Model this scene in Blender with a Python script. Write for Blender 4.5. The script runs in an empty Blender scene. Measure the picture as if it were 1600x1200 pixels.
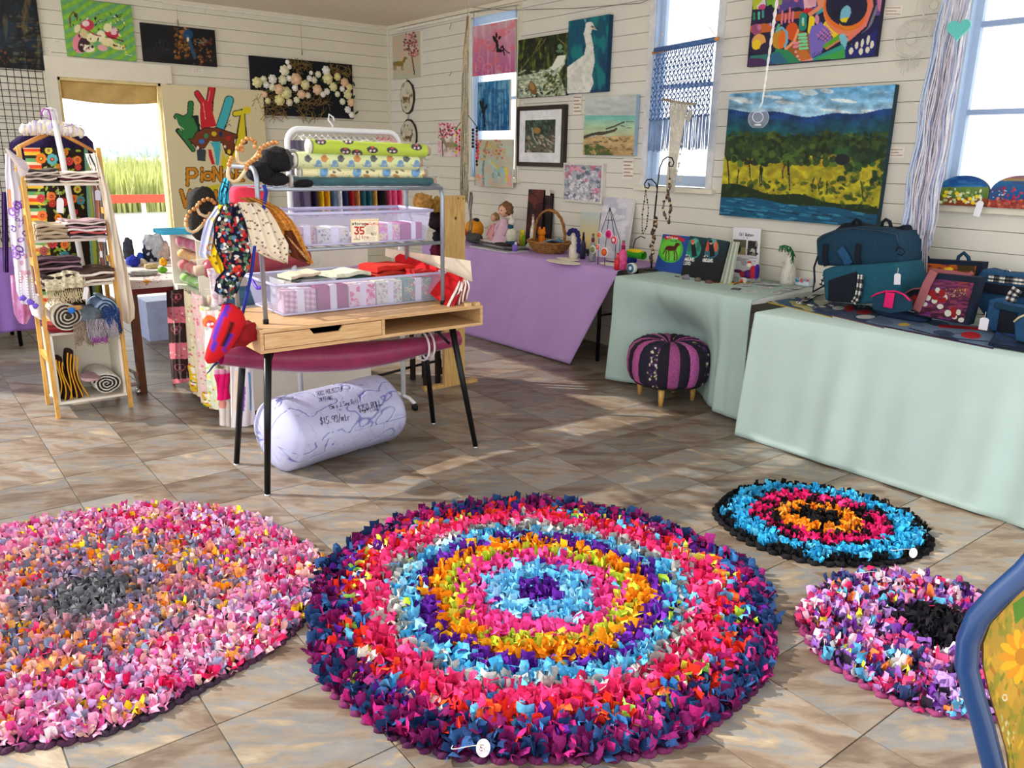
import bpy,bmesh,math,random
import numpy as np
from mathutils import Matrix,Vector,Euler
C=bpy.context.scene.collection
PI=math.pi
rnd=random.Random(7)
# ------------------------------------------------------------------ camera
CF,CYAW,CPIT,CROLL,CH=1265.96,0.9082009,0.2734179,0.0196523,1.58
FWv=np.array([math.cos(CYAW)*math.cos(CPIT),math.sin(CYAW)*math.cos(CPIT),-math.sin(CPIT)])
_r=np.cross(FWv,[0,0,1.0]);_r /= np.linalg.norm(_r);_u=np.cross(_r,FWv)
RTv=_r*math.cos(CROLL)+_u*math.sin(CROLL);UPv=-_r*math.sin(CROLL)+_u*math.cos(CROLL)
C0=np.array([0,0,CH])
cam_d=bpy.data.cameras.new('camera');cam=bpy.data.objects.new('camera',cam_d);C.objects.link(cam)
cam_d.sensor_width=36;cam_d.lens=CF/1600*36;cam_d.clip_start=0.02;cam_d.clip_end=600
cam.matrix_world=Matrix(((RTv[0],UPv[0],-FWv[0],0),(RTv[1],UPv[1],-FWv[1],0),(RTv[2],UPv[2],-FWv[2],CH),(0,0,0,1)))
bpy.context.scene.camera=cam
# ------------------------------------------------------------------ light
sc=bpy.context.scene
sc.view_settings.view_transform='Standard';sc.view_settings.look='None'
sc.view_settings.gamma=1;sc.view_settings.use_curve_mapping=False
sc.view_settings.exposure=0.4
W=bpy.data.worlds.new('sky');sc.world=W;W.use_nodes=True
wn=W.node_tree.nodes;wl=W.node_tree.links
bg=wn['Background'];bg.inputs['Strength'].default_value=1.6
tc=wn.new('ShaderNodeTexCoord');sx=wn.new('ShaderNodeSeparateXYZ');cr=wn.new('ShaderNodeValToRGB')
wl.new(tc.outputs['Generated'],sx.inputs[0]);wl.new(sx.outputs['Z'],cr.inputs[0]);wl.new(cr.outputs[0],bg.inputs['Color'])
cr.color_ramp.elements[0].position=0.4;cr.color_ramp.elements[0].color=(1.0,0.99,0.97,1)
cr.color_ramp.elements[1].position=0.9;cr.color_ramp.elements[1].color=(0.62,0.70,0.82,1)
SUN_EL=math.radians(34)
sd=Vector((0.72*math.cos(SUN_EL),-0.69*math.cos(SUN_EL),-math.sin(SUN_EL)))
sun_d=bpy.data.lights.new('sun','SUN');sun_d.energy=4.2;sun_d.angle=math.radians(0.8);sun_d.color=(1.0,0.95,0.87)
sun=bpy.data.objects.new('sun',sun_d);C.objects.link(sun);sun.rotation_euler=sd.to_track_quat('-Z','Y').to_euler()
# ------------------------------------------------------------------ pixel -> point on a plane of the room
def ray(x,y):return FWv+RTv*(x-800)/CF-UPv*(y-600)/CF
def onZ(x,y,z=0.0):d=ray(x,y);return C0+d*(z-CH)/d[2]
def onX(x,y,X):d=ray(x,y);return C0+d*X/d[0]
def onY(x,y,Y):d=ray(x,y);return C0+d*Y/d[1]
def proj(P):
 q=np.asarray(P,float)-C0;w=q@FWv
 return 800+CF*(q@RTv)/w,600-CF*(q@UPv)/w
# ------------------------------------------------------------------ colour and materials
def lin(c):
 c=np.asarray(c,float)/255.0
 return np.where(c <= 0.04045,c/12.92,((c+0.055)/1.055)**2.4)
def hx(s):return (int(s[0:2],16),int(s[2:4],16),int(s[4:6],16))
MATS={}
def mat(name,col,rough=0.7,metal=0.0,var=0.12,scale=14.0,bump=0.0,bscale=60.0,alpha=1.0,trans=0.0,sheen=0.0,aniso=None,spec=0.35):
 if name in MATS:return MATS[name]
 m=bpy.data.materials.new(name);m.use_nodes=True;n=m.node_tree.nodes;l=m.node_tree.links;p=n['Principled BSDF']
 if isinstance(col,str):col=hx(col)
 base=lin(col)
 p.inputs['Roughness'].default_value=rough;p.inputs['Metallic'].default_value=metal;p.inputs['Specular IOR Level'].default_value=spec
 if sheen:p.inputs['Sheen Weight'].default_value=sheen
 t=n.new('ShaderNodeTexCoord')
 src=t.outputs['Object']
 if aniso:
  mp=n.new('ShaderNodeMapping');mp.inputs['Scale'].default_value=aniso;l.new(src,mp.inputs[0]);src=mp.outputs[0]
 if var > 0:
  nz=n.new('ShaderNodeTexNoise');nz.inputs['Scale'].default_value=scale;nz.inputs['Detail'].default_value=4;l.new(src,nz.inputs['Vector'])
  r=n.new('ShaderNodeValToRGB');l.new(nz.outputs['Fac'],r.inputs[0])
  r.color_ramp.elements[0].position=.3;r.color_ramp.elements[1].position=.7
  r.color_ramp.elements[0].color=(*np.clip(base*(1-var),0,1),1);r.color_ramp.elements[1].color=(*np.clip(base*(1+var),0,1),1)
  l.new(r.outputs[0],p.inputs['Base Color'])
 else:p.inputs['Base Color'].default_value=(*base,1)
 if bump:
  nb=n.new('ShaderNodeTexNoise');nb.inputs['Scale'].default_value=bscale;l.new(src,nb.inputs['Vector'])
  b=n.new('ShaderNodeBump');b.inputs['Strength'].default_value=bump;b.inputs['Distance'].default_value=0.01
  l.new(nb.outputs['Fac'],b.inputs['Height']);l.new(b.outputs[0],p.inputs['Normal'])
 if alpha < 1:p.inputs['Alpha'].default_value=alpha
 if trans:p.inputs['Transmission Weight'].default_value=trans
 MATS[name]=m;return m
def vmat(name='painted',rough=0.6,alpha=1.0,bump=0.15,bscale=250,spec=0.3):
 if name in MATS:return MATS[name]
 m=bpy.data.materials.new(name);m.use_nodes=True;n=m.node_tree.nodes;l=m.node_tree.links;p=n['Principled BSDF']
 a=n.new('ShaderNodeVertexColor');a.layer_name='Col';l.new(a.outputs['Color'],p.inputs['Base Color'])
 p.inputs['Roughness'].default_value=rough;p.inputs['Specular IOR Level'].default_value=spec
 if alpha < 1:p.inputs['Alpha'].default_value=alpha
 if bump:
  nb=n.new('ShaderNodeTexNoise');nb.inputs['Scale'].default_value=bscale
  b=n.new('ShaderNodeBump');b.inputs['Strength'].default_value=bump;b.inputs['Distance'].default_value=0.004
  l.new(nb.outputs['Fac'],b.inputs['Height']);l.new(b.outputs[0],p.inputs['Normal'])
 MATS[name]=m;return m
def wood(name,c1,c2,scale=6,stretch=(1,1,12),rough=0.45):
 if name in MATS:return MATS[name]
 m=bpy.data.materials.new(name);m.use_nodes=True;n=m.node_tree.nodes;l=m.node_tree.links;p=n['Principled BSDF']
 t=n.new('ShaderNodeTexCoord');mp=n.new('ShaderNodeMapping');mp.inputs['Scale'].default_value=[scale*a for a in stretch]
 l.new(t.outputs['Object'],mp.inputs[0]);nz=n.new('ShaderNodeTexNoise');nz.inputs['Scale'].default_value=3;nz.inputs['Detail'].default_value=6;nz.inputs['Distortion'].default_value=.6
 l.new(mp.outputs[0],nz.inputs['Vector']);r=n.new('ShaderNodeValToRGB');l.new(nz.outputs['Fac'],r.inputs[0])
 r.color_ramp.elements[0].position=.32;r.color_ramp.elements[1].position=.68
 r.color_ramp.elements[0].color=(*lin(hx(c1)),1);r.color_ramp.elements[1].color=(*lin(hx(c2)),1)
 l.new(r.outputs[0],p.inputs['Base Color']);p.inputs['Roughness'].default_value=rough
 MATS[name]=m;return m
def clearmat(name,col=(255,255,255),op=0.08,rough=0.08):
 if name in MATS:return MATS[name]
 m=bpy.data.materials.new(name);m.use_nodes=True;n=m.node_tree.nodes;l=m.node_tree.links
 for x in list(n):
  if x.type != 'OUTPUT_MATERIAL':n.remove(x)
 o=[x for x in n if x.type == 'OUTPUT_MATERIAL'][0]
 tr=n.new('ShaderNodeBsdfTransparent');p=n.new('ShaderNodeBsdfPrincipled');mx=n.new('ShaderNodeMixShader')
 p.inputs['Base Color'].default_value=(*lin(col),1);p.inputs['Roughness'].default_value=rough
 lw=n.new('ShaderNodeLayerWeight');lw.inputs['Blend'].default_value=.5
 f=n.new('ShaderNodeMath');f.operation='POWER';f.inputs[1].default_value=5;l.new(lw.outputs['Facing'],f.inputs[0])
 ad=n.new('ShaderNodeMath');ad.operation='ADD';ad.use_clamp=True;ad.inputs[1].default_value=op;l.new(f.outputs[0],ad.inputs[0])
 l.new(ad.outputs[0],mx.inputs[0]);l.new(tr.outputs[0],mx.inputs[1]);l.new(p.outputs[0],mx.inputs[2]);l.new(mx.outputs[0],o.inputs[0])
 MATS[name]=m;return m
# ------------------------------------------------------------------ objects
def tag(o,label=None,cat=None,group=None,kind=None):
 if label:o['label']=label
 if cat:o['category']=cat
 if group:o['group']=group
 if kind:o['kind']=kind
 return o
WL={}
def wloc(o):return WL.get(o.name,(0.0,0.0,0.0))
def thing(name,label,cat,loc,group=None):
 o=bpy.data.objects.new(name,None);C.objects.link(o);o.empty_display_size=.05
 o.location=[float(a) for a in loc];WL[o.name]=tuple(o.location);return tag(o,label,cat,group)
def _link(me,name,parent,V):
 o=bpy.data.objects.new(name,me);C.objects.link(o)
 if parent is not None:o.parent=parent;WL[o.name]=wloc(parent)
 return o
def origin_for(V,parent):
 if parent is not None:return np.array(wloc(parent))
 return np.array([(V[:,0].min()+V[:,0].max())/2,(V[:,1].min()+V[:,1].max())/2,V[:,2].min()])
class MB:
 """collects shapes in room coordinates; build() links them as one mesh object"""
 def __init__(s):s.v=[];s.f=[];s.mi=[];s.T=Matrix.Identity(4);s.m=0;s.sm=[]
 def add(s,vs,fs,smooth=False):
  b=len(s.v)
  for p in vs:
   q=s.T @ Vector((float(p[0]),float(p[1]),float(p[2])));s.v.append((q.x,q.y,q.z))
  for f in fs:s.f.append([b+i for i in f]);s.mi.append(s.m);s.sm.append(smooth)
  return s
 def box(s,a,b,c=0.0):
  x0,y0,z0=[min(a[i],b[i]) for i in range(3)];x1,y1,z1=[max(a[i],b[i]) for i in range(3)]
  if c <= 0:
   return s.add([(x0,y0,z0),(x1,y0,z0),(x1,y1,z0),(x0,y1,z0),(x0,y0,z1),(x1,y0,z1),(x1,y1,z1),(x0,y1,z1)],
      [(0,3,2,1),(4,5,6,7),(0,1,5,4),(1,2,6,5),(2,3,7,6),(3,0,4,7)])
  bm=bmesh.new();bmesh.ops.create_cube(bm,size=1.0)
  for v in bm.verts:v.co=Vector(((x0+x1)/2+v.co.x*(x1-x0),(y0+y1)/2+v.co.y*(y1-y0),(z0+z1)/2+v.co.z*(z1-z0)))
  bmesh.ops.bevel(bm,geom=bm.edges[:],offset=c,segments=2,profile=.6,affect='EDGES')
  bm.verts.ensure_lookup_table();vs=[tuple(v.co) for v in bm.verts];fs=[[v.index for v in f.verts] for f in bm.faces];bm.free()
  return s.add(vs,fs)
 def tube(s,pts,r,n=8,closed=False,cap=True,r2=None):
  P=[Vector([float(c) for c in p]) for p in pts];k=len(P)
  rs=r if isinstance(r,(list,tuple)) else [r if r2 is None else r+(r2-r)*i/(k-1) for i in range(k)]
  vs=[];fs=[];prev=None
  for i in range(k):
   if closed:d=(P[(i+1) % k]-P[i-1])
   else:d=P[min(i+1,k-1)]-P[max(i-1,0)]
   if d.length < 1e-9:d=Vector((0,0,1))
   d.normalize()
   if prev is None:a=d.orthogonal().normalized()
   else:
    a=prev-d*prev.dot(d)
    a=a.normalized() if a.length > 1e-6 else d.orthogonal().normalized()
   prev=a;b=d.cross(a)
   for j in range(n):
    t=2*PI*j/n;vs.append(P[i]+(a*math.cos(t)+b*math.sin(t))*rs[i])
  kk=k if closed else k-1
  for i in range(kk):
   for j in range(n):
    i2=(i+1) % k;fs.append((i*n+j,i*n+(j+1) % n,i2*n+(j+1) % n,i2*n+j))
  if cap and not closed:fs.append(list(range(n))[::-1]);fs.append([(k-1)*n+j for j in range(n)])
  return s.add(vs,fs,True)
 def lathe(s,c,prof,n=24,wob=0.0):
  vs=[];fs=[]
  for (r,z) in prof:
   for j in range(n):
    t=2*PI*j/n;vs.append((c[0]+r*math.cos(t),c[1]+r*math.sin(t),c[2]+z))
  for i in range(len(prof)-1):
   for j in range(n):fs.append((i*n+j,i*n+(j+1) % n,(i+1)*n+(j+1) % n,(i+1)*n+j))
  fs.append(list(range(n))[::-1]);fs.append([(len(prof)-1)*n+j for j in range(n)])
  return s.add(vs,fs,True)
 def blob(s,c,sz,e=1.0,nu=16,nv=10,noise=0.0,seed=0,R=None):
  """superellipsoid: e=1 ball, e<1 boxy"""
  vs=[];fs=[];rr=random.Random(seed)
  def pw(a,e):return math.copysign(abs(a)**e,a)
  ph=[rr.uniform(0,6.28) for _ in range(6)]
  for i in range(nv+1):
   ph_=-PI/2+PI*i/nv
   for j in range(nu):
    t=2*PI*j/nu
    x=pw(math.cos(ph_),e)*pw(math.cos(t),e);y=pw(math.cos(ph_),e)*pw(math.sin(t),e);z=pw(math.sin(ph_),e)
    k=1+noise*(math.sin(5*x+ph[0])*math.sin(6*y+ph[1])+.6*math.sin(11*z+ph[2]+3*x)+.5*math.sin(13*x+7*y+ph[3]))
    q=Vector((x*sz[0]*k,y*sz[1]*k,z*sz[2]*k))
    if R is not None:q=R @ q
    vs.append((c[0]+q.x,c[1]+q.y,c[2]+q.z))
  for i in range(nv):
   for j in range(nu):fs.append((i*nu+j,i*nu+(j+1) % nu,(i+1)*nu+(j+1) % nu,(i+1)*nu+j))
  return s.add(vs,fs,True)
 def prism(s,pts,d,smooth=False):
  """polygon pts (3D) extruded by vector d"""
  n=len(pts);d=Vector([float(a) for a in d]);A=[Vector([float(a) for a in p]) for p in pts]
  fs=[list(range(n)),[n+i for i in range(n)][::-1]]+[(i,n+i,n+(i+1) % n,(i+1) % n) for i in range(n)]
  return s.add(A+[a+d for a in A],fs,smooth)
 def build(s,name,m,parent=None,sub=0):
  V=np.array(s.v,float);o0=origin_for(V,parent)
  me=bpy.data.meshes.new(name);me.from_pydata((V-o0).tolist(),[],s.f)
  ms=m if isinstance(m,(list,tuple)) else [m]
  for q in ms:me.materials.append(q)
  me.polygons.foreach_set('material_index',s.mi);me.polygons.foreach_set('use_smooth',s.sm)
  bm=bmesh.new();bm.from_mesh(me);bmesh.ops.recalc_face_normals(bm,faces=bm.faces[:]);bm.to_mesh(me);bm.free()
  me.update();o=_link(me,name,parent,V)
  if parent is None:o.location=o0.tolist();WL[o.name]=tuple(o.location)
  if sub:md=o.modifiers.new('sub','SUBSURF');md.levels=sub;md.render_levels=sub
  return o
def grid(name,X,m,parent=None,col=None,thick=0.0,closed_u=False,smooth=True,off=0):
 """X[nv,nu,3] room coordinates -> one mesh; col[nv,nu,3] sRGB 0-255 -> colour attribute"""
 X=np.asarray(X,float);nv,nu=X.shape[:2];V=X.reshape(-1,3);o0=origin_for(V,parent)
 i=np.arange(nv*nu).reshape(nv,nu)
 if closed_u:a=i[:-1];b=np.roll(i,-1,1)[:-1];c=np.roll(i,-1,1)[1:];d=i[1:]
 else:a=i[:-1,:-1];b=i[:-1,1:];c=i[1:,1:];d=i[1:,:-1]
 F=np.stack([a,d,c,b],-1).reshape(-1,4)
 me=bpy.data.meshes.new(name);me.vertices.add(len(V));me.vertices.foreach_set('co',(V-o0).astype(np.float32).ravel())
 me.loops.add(F.size);me.loops.foreach_set('vertex_index',F.astype(np.int32).ravel())
 me.polygons.add(len(F));me.polygons.foreach_set('loop_start',np.arange(0,F.size,4,dtype=np.int32));me.polygons.foreach_set('loop_total',np.full(len(F),4,dtype=np.int32))
 me.polygons.foreach_set('use_smooth',[smooth]*len(F))
 me.update(calc_edges=True);me.validate()
 if col is not None:
  ca=me.color_attributes.new('Col','FLOAT_COLOR','POINT');q=np.ones((len(V),4),np.float32);q[:,:3]=lin(np.clip(col,0,255).reshape(-1,3));ca.data.foreach_set('color',q.ravel())
 me.materials.append(m);o=_link(me,name,parent,V)
 if parent is None:o.location=o0.tolist();WL[o.name]=tuple(o.location)
 if thick:md=o.modifiers.new('thick','SOLIDIFY');md.thickness=thick;md.offset=off
 return o
# ------------------------------------------------------------------ flat print
def vn(x,y,seed=0):
 xi=np.floor(x).astype(np.int64);yi=np.floor(y).astype(np.int64);fx=x-xi;fy=y-yi;fx=fx*fx*(3-2*fx);fy=fy*fy*(3-2*fy)
 def h(a,b):
  n=(a*374761393+b*668265263+seed*974711+12345) & 0x7fffffff;n=((n ^ (n >> 13))*1274126177) & 0x7fffffff;return ((n ^ (n >> 16)) & 0xffff)/65535.0
 return (h(xi,yi)*(1-fx)+h(xi+1,yi)*fx)*(1-fy)+(h(xi,yi+1)*(1-fx)+h(xi+1,yi+1)*fx)*fy
def fbm(x,y,seed=0,o=4):
 t=0;a=.5
 for k in range(o):t=t+a*vn(x*2**k,y*2**k,seed+k*17);a *= .5
 return t/(1-.5**o)
GL={'A':'0,6 2,0 4,6;1,4 3,4','B':'0,0 0,6 3,6 4,5 4,4 3,3 0,3;3,3 4,2 4,1 3,0 0,0','C':'4,1 3,0 1,0 0,1 0,5 1,6 3,6 4,5','D':'0,0 0,6 2,6 4,4 4,2 2,0 0,0','E':'4,0 0,0 0,6 4,6;0,3 3,3','F':'4,0 0,0 0,6;0,3 3,3','G':'4,1 3,0 1,0 0,1 0,5 1,6 3,6 4,5 4,3 2,3','H':'0,0 0,6;4,0 4,6;0,3 4,3','I':'2,0 2,6','J':'4,0 4,5 3,6 1,6 0,5','K':'0,0 0,6;4,0 0,3 4,6','L':'0,0 0,6 4,6','M':'0,6 0,0 2,3 4,0 4,6','N':'0,6 0,0 4,6 4,0','O':'1,0 3,0 4,1 4,5 3,6 1,6 0,5 0,1 1,0','P':'0,6 0,0 3,0 4,1 4,2 3,3 0,3','R':'0,6 0,0 3,0 4,1 4,2 3,3 0,3;2,3 4,6','S':'4,1 3,0 1,0 0,1 0,2 4,4 4,5 3,6 1,6 0,5','T':'0,0 4,0;2,0 2,6','U':'0,0 0,5 1,6 3,6 4,5 4,0','V':'0,0 2,6 4,0','W':'0,0 1,6 2,3 3,6 4,0','X':'0,0 4,6;4,0 0,6','Y':'0,0 2,3 4,0;2,3 2,6','Z':'0,0 4,0 0,6 4,6',
 '0':'1,0 3,0 4,1 4,5 3,6 1,6 0,5 0,1 1,0','1':'1,1 2,0 2,6','2':'0,1 1,0 3,0 4,1 4,2 0,6 4,6','3':'0,0 4,0 2,3 3,3 4,4 4,5 3,6 1,6 0,5','4':'3,6 3,0 0,4 4,4','5':'4,0 0,0 0,3 3,3 4,4 4,5 3,6 0,6','9':'4,2 3,3 1,3 0,2 0,1 1,0 3,0 4,1 4,4 3,6 1,6','6':'4,0 1,0 0,3 0,5 1,6 3,6 4,5 4,4 3,3 0,3','.':'2,5.6 2,6','$':'4,1 3,0 1,0 0,1 0,2 4,4 4,5 3,6 1,6 0,5;2,-1 2,7','/':'4,-1 0,7','%':'4,0 0,6;0,0 1,0 1,1 0,1;3,5 4,5 4,6 3,6',"'":'2,0 2,1',
 'a':'4,3 4,6;4,5 3,6 1,6 0,5 0,4 1,3 3,3 4,4','e':'0,4.5 4,4.5 4,4 3,3 1,3 0,4 0,5 1,6 4,6','g':'4,3 4,7 3,8 1,8;4,5 3,6 1,6 0,5 0,4 1,3 4,3','i':'2,3 2,6;2,1 2,1.5','l':'2,0 2,6','m':'0,6 0,3 2,3 2,6;2,3 4,3 4,6','n':'0,6 0,3 3,3 4,4 4,6','o':'1,3 3,3 4,4 4,5 3,6 1,6 0,5 0,4 1,3','r':'1,6 1,3;1,4 2,3 4,3','s':'4,3 1,3 0,4 4,5 3,6 0,6','t':'2,1 2,6 4,6;0,3 4,3','u':'0,3 0,5 1,6 4,6;4,3 4,6','x':'0,3 4,6;4,3 0,6','y':'0,3 2,6;4,3 1,8','p':'0,8 0,3 3,3 4,4 4,5 3,6 0,6','h':'0,0 0,6;0,3 3,3 4,4 4,6','w':'0,3 1,6 2,4 3,6 4,3','b':'0,0 0,6 3,6 4,5 4,4 3,3 0,3','d':'4,0 4,6 1,6 0,5 0,4 1,3 4,3','c':'4,3 1,3 0,4 0,5 1,6 4,6','k':'0,0 0,6;4,3 0,5 4,6','v':'0,3 2,6 4,3',' ':'','-':'1,3 3,3','!':'2,0 2,4;2,5.6 2,6'}
class Paint:
 def __init__(s,X,bgc):s.X=X;s.x,s.y=proj(X);s.c=np.empty(s.x.shape+(3,));s.c[:]=hx(bgc) if isinstance(bgc,str) else bgc;s.o=(0,0,1.0);s._m()
 def _m(s):s.px=(s.x-s.o[0])*s.o[2];s.py=(s.y-s.o[1])*s.o[2]
 def z(s,ox,oy,k):s.o=(ox,oy,k);s._m();return s
 def _c(s,c):return np.array(hx(c) if isinstance(c,str) else c,float)
 def put(s,m,c,a=1.0):
  c=s._c(c);s.c[m]=s.c[m]*(1-a)+c*a;return s
 def ell(s,cx,cy,rx,ry,c,rot=0,a=1.0,ring=None):
  dx=s.px-cx;dy=s.py-cy;t=math.radians(rot);u=dx*math.cos(t)+dy*math.sin(t);v=-dx*math.sin(t)+dy*math.cos(t)
  d=(u/rx)**2+(v/ry)**2;m=d < 1
  if ring:m &= d > ring
  return s.put(m,c,a)
 def poly(s,pts,c,a=1.0):
  m=np.zeros(s.px.shape,bool);n=len(pts)
  for i in range(n):
   x0,y0=pts[i];x1,y1=pts[(i+1) % n]
   if y0 == y1:continue
   k=((s.py < y0) != (s.py < y1));xx=x0+(s.py-y0)*(x1-x0)/(y1-y0);m ^= k & (s.px < xx)
  return s.put(m,c,a)
 def line(s,pts,w,c,a=1.0):
  m=np.zeros(s.px.shape,bool)
  for (x0,y0),(x1,y1) in zip(pts[:-1],pts[1:]):
   dx,dy=x1-x0,y1-y0;L=dx*dx+dy*dy+1e-9;t=np.clip(((s.px-x0)*dx+(s.py-y0)*dy)/L,0,1)
   m |= (s.px-x0-t*dx)**2+(s.py-y0-t*dy)**2 < (w/2)**2
  return s.put(m,c,a)
 def vgrad(s,y0,y1,c0,c1,slope=0.0):
  t=np.clip((s.py-slope*s.px-y0)/(y1-y0),0,1)[...,None];m=(s.py-slope*s.px >= y0-1e9);q=s._c(c0)*(1-t)+s._c(c1)*t;s.c[:]=q;return s
 def band(s,y0,y1,c0,c1,slope=0.0,wob=0.0,ws=0.03,seed=1,a=1.0):
  yy=s.py-slope*s.px+wob*(fbm(s.px*ws,s.px*0+3.3,seed)-.5)*2;t=np.clip((yy-y0)/(y1-y0),0,1)[...,None]
  m=(yy >= y0) & (yy < y1);q=s._c(c0)*(1-t)+s._c(c1)*t;s.c[m]=s.c[m]*(1-a)+q[m]*a;return s
 def noise(s,fx,fy,amt,seed=0,c=None,thr=.5,soft=.1):
  n=fbm(s.px*fx,s.py*fy,seed)
  if c is None:s.c *= (1+amt*(n-.5)*2)[...,None]
  else:
   t=(np.clip((n-thr)/soft,0,1)*amt)[...,None];s.c=s.c*(1-t)+s._c(c)*t
  return s
 def dabs(s,n,box,r,cols,seed=0,asp=1.0,rot=(0,180),a=1.0):
  q=random.Random(seed)
  for _ in range(n):
   rr=q.uniform(*r);s.ell(q.uniform(box[0],box[2]),q.uniform(box[1],box[3]),rr,rr*asp,q.choice(cols),q.uniform(*rot),a)
  return s
 def text(s,t,x,y,h,c,w=None,ang=0,sp=1.45,wob=0,wd=.8):
  k=h/6.0;ca,sa=math.cos(math.radians(ang)),math.sin(math.radians(ang));w=w or h*.13;X=0
  for ch in t:
   g=GL.get(ch) if ch in GL else GL.get(ch.upper(),'')
   for st in (g.split(';') if g else []):
    P=[]
    for p in st.split(' '):
     a,b=[float(v) for v in p.split(',')];u=X+a*k*wd;v=b*k;P.append((x+u*ca-v*sa,y+u*sa+v*ca))
    s.line(P,w,c)
   X += k*4*sp*wd if ch != ' ' else k*2.6
  return s
def rect_grid(c0,du,dv,nu,nv):
 u=np.linspace(0,1,nu)[None,:,None];v=np.linspace(0,1,nv)[:,None,None]
 return np.asarray(c0,float)+np.asarray(du,float)*u+np.asarray(dv,float)*v
PM=vmat('painted_canvas',.55);PF=vmat('printed_fabric',.9,bump=.3,bscale=400);PP=vmat('printed_paper',.6,bump=0)
def panel(name,label,cat,c0,du,dv,th,painter,edge='EDE9DC',group=None,step=.0,px=0.9,m=None,parent=None,bgc='808080',n_hint=None,thr=None):
 """a flat printed thing with thickness: painted face grid (c0 top-left, du across, dv down) and a body behind it"""
 c0=np.asarray(c0,float);du=np.asarray(du,float);dv=np.asarray(dv,float)
 n=np.cross(du,dv);n /= np.linalg.norm(n)
 if n @ (C0-c0) < 0:n=-n
 P=proj(np.array([c0,c0+du,c0+dv,c0+du+dv]));w=max(math.hypot(P[0][1]-P[0][0],P[1][1]-P[1][0]),8);h=max(math.hypot(P[0][2]-P[0][0],P[1][2]-P[1][0]),8)
 G=rect_grid(c0,du,dv,int(w/px)+2,int(h/px)+2);p=Paint(G,bgc);painter(p);p.z(0,0,1)
 b=MB();q=[c0,c0+du,c0+du+dv,c0+dv];e=n*0.0012
 b.prism([a-e for a in q],-n*th)
 if parent is None:
  o=b.build(name,mat('edge_'+edge,edge,.7,var=.05));tag(o,label,cat,group);grid('painted_face',G,m or PM,o,p.c);return o
 o=b.build(name,mat('edge_'+edge,edge,.7,var=.05),parent);
 grid('painted_face',G,m or PM,parent if parent.parent is not None else o,p.c);return o
# ================================================================== SETTING
XE,YN,ZC=4.93,8.72,2.967           # east wall, north wall, ceiling
BD,JZ=.1175,1.231-10*.1175           # board pitch, first joint
# floor -------------------------------------------------------------
def tilemat():
 m=bpy.data.materials.new('stone_vinyl');m.use_nodes=True;n=m.node_tree.nodes;l=m.node_tree.links;p=n['Principled BSDF']
 g=n.new('ShaderNodeNewGeometry');oi=n.new('ShaderNodeTexCoord')
 mp=n.new('ShaderNodeVectorMath');mp.operation='MULTIPLY_ADD';mp.inputs[1].default_value=(1/.366,1/.376,0);mp.inputs[2].default_value=(-.555/.366+20,-.92/.376+20,0)
 l.new(g.outputs['Position'],mp.inputs[0]);fl=n.new('ShaderNodeVectorMath');fl.operation='FLOOR';l.new(mp.outputs[0],fl.inputs[0])
 wh=n.new('ShaderNodeTexWhiteNoise');l.new(fl.outputs[0],wh.inputs['Vector'])
 # streaks: per-tile turn of the grain
 off=n.new('ShaderNodeVectorMath');off.operation='MULTIPLY_ADD';off.inputs[1].default_value=(9,9,9);l.new(wh.outputs['Color'],off.inputs[0]);
 rot=n.new('ShaderNodeVectorRotate');rot.rotation_type='Z_AXIS';l.new(g.outputs['Position'],rot.inputs['Vector'])
 an=n.new('ShaderNodeMapRange');an.inputs['To Min'].default_value=.4;an.inputs['To Max'].default_value=.9;l.new(wh.outputs['Value'],an.inputs['Value']);l.new(an.outputs[0],rot.inputs['Angle'])
 sc_=n.new('ShaderNodeVectorMath');sc_.operation='MULTIPLY';sc_.inputs[1].default_value=(2.2,6.5,1);l.new(rot.outputs[0],sc_.inputs[0])
 l.new(sc_.outputs[0],off.inputs[2])
 nz=n.new('ShaderNodeTexNoise');nz.inputs['Scale'].default_value=1.3;nz.inputs['Detail'].default_value=9;nz.inputs['Roughness'].default_value=.62;nz.inputs['Distortion'].default_value=.35;l.new(off.outputs[0],nz.inputs['Vector'])
 r=n.new('ShaderNodeValToRGB');l.new(nz.outputs['Fac'],r.inputs[0]);e=r.color_ramp.elements
 e[0].position=.30;e[0].color=(*lin(hx('64564B')),1);e[1].position=.72;e[1].color=(*lin(hx('B0A18A')),1)
 for ps,c in ((.42,'776351'),(.5,'8E7E6C'),(.57,'7E7D7B'),(.63,'9A876E')):
  q=e.new(ps);q.color=(*lin(hx(c)),1)
 n2=n.new('ShaderNodeTexNoise');n2.inputs['Scale'].default_value=4;n2.inputs['Detail'].default_value=6;l.new(off.outputs[0],n2.inputs['Vector'])
 mx=n.new('ShaderNodeMix');mx.data_type='RGBA';mx.blend_type='SOFT_LIGHT';mx.inputs['Factor'].default_value=.5;l.new(r.outputs[0],mx.inputs['A']);l.new(n2.outputs['Fac'],mx.inputs['B'])
 hv=n.new('ShaderNodeHueSaturation');vr=n.new('ShaderNodeMapRange');vr.inputs['To Min'].default_value=.72;vr.inputs['To Max'].default_value=1.15
 l.new(wh.outputs['Value'],vr.inputs['Value']);l.new(vr.outputs[0],hv.inputs['Value']);l.new(mx.outputs['Result'],hv.inputs['Color']);hv.inputs['Saturation'].default_value=.95
 l.new(hv.outputs[0],p.inputs['Base Color']);p.inputs['Roughness'].default_value=.42;p.inputs['Specular IOR Level'].default_value=.45
 b=n.new('ShaderNodeBump');b.inputs['Strength'].default_value=.15;b.inputs['Distance'].default_value=.004;l.new(nz.outputs['Fac'],b.inputs['Height']);l.new(b.outputs[0],p.inputs['Normal'])
 return m
TM=tilemat();GROUT=mat('grout','C2B8A6',.8)
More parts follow.
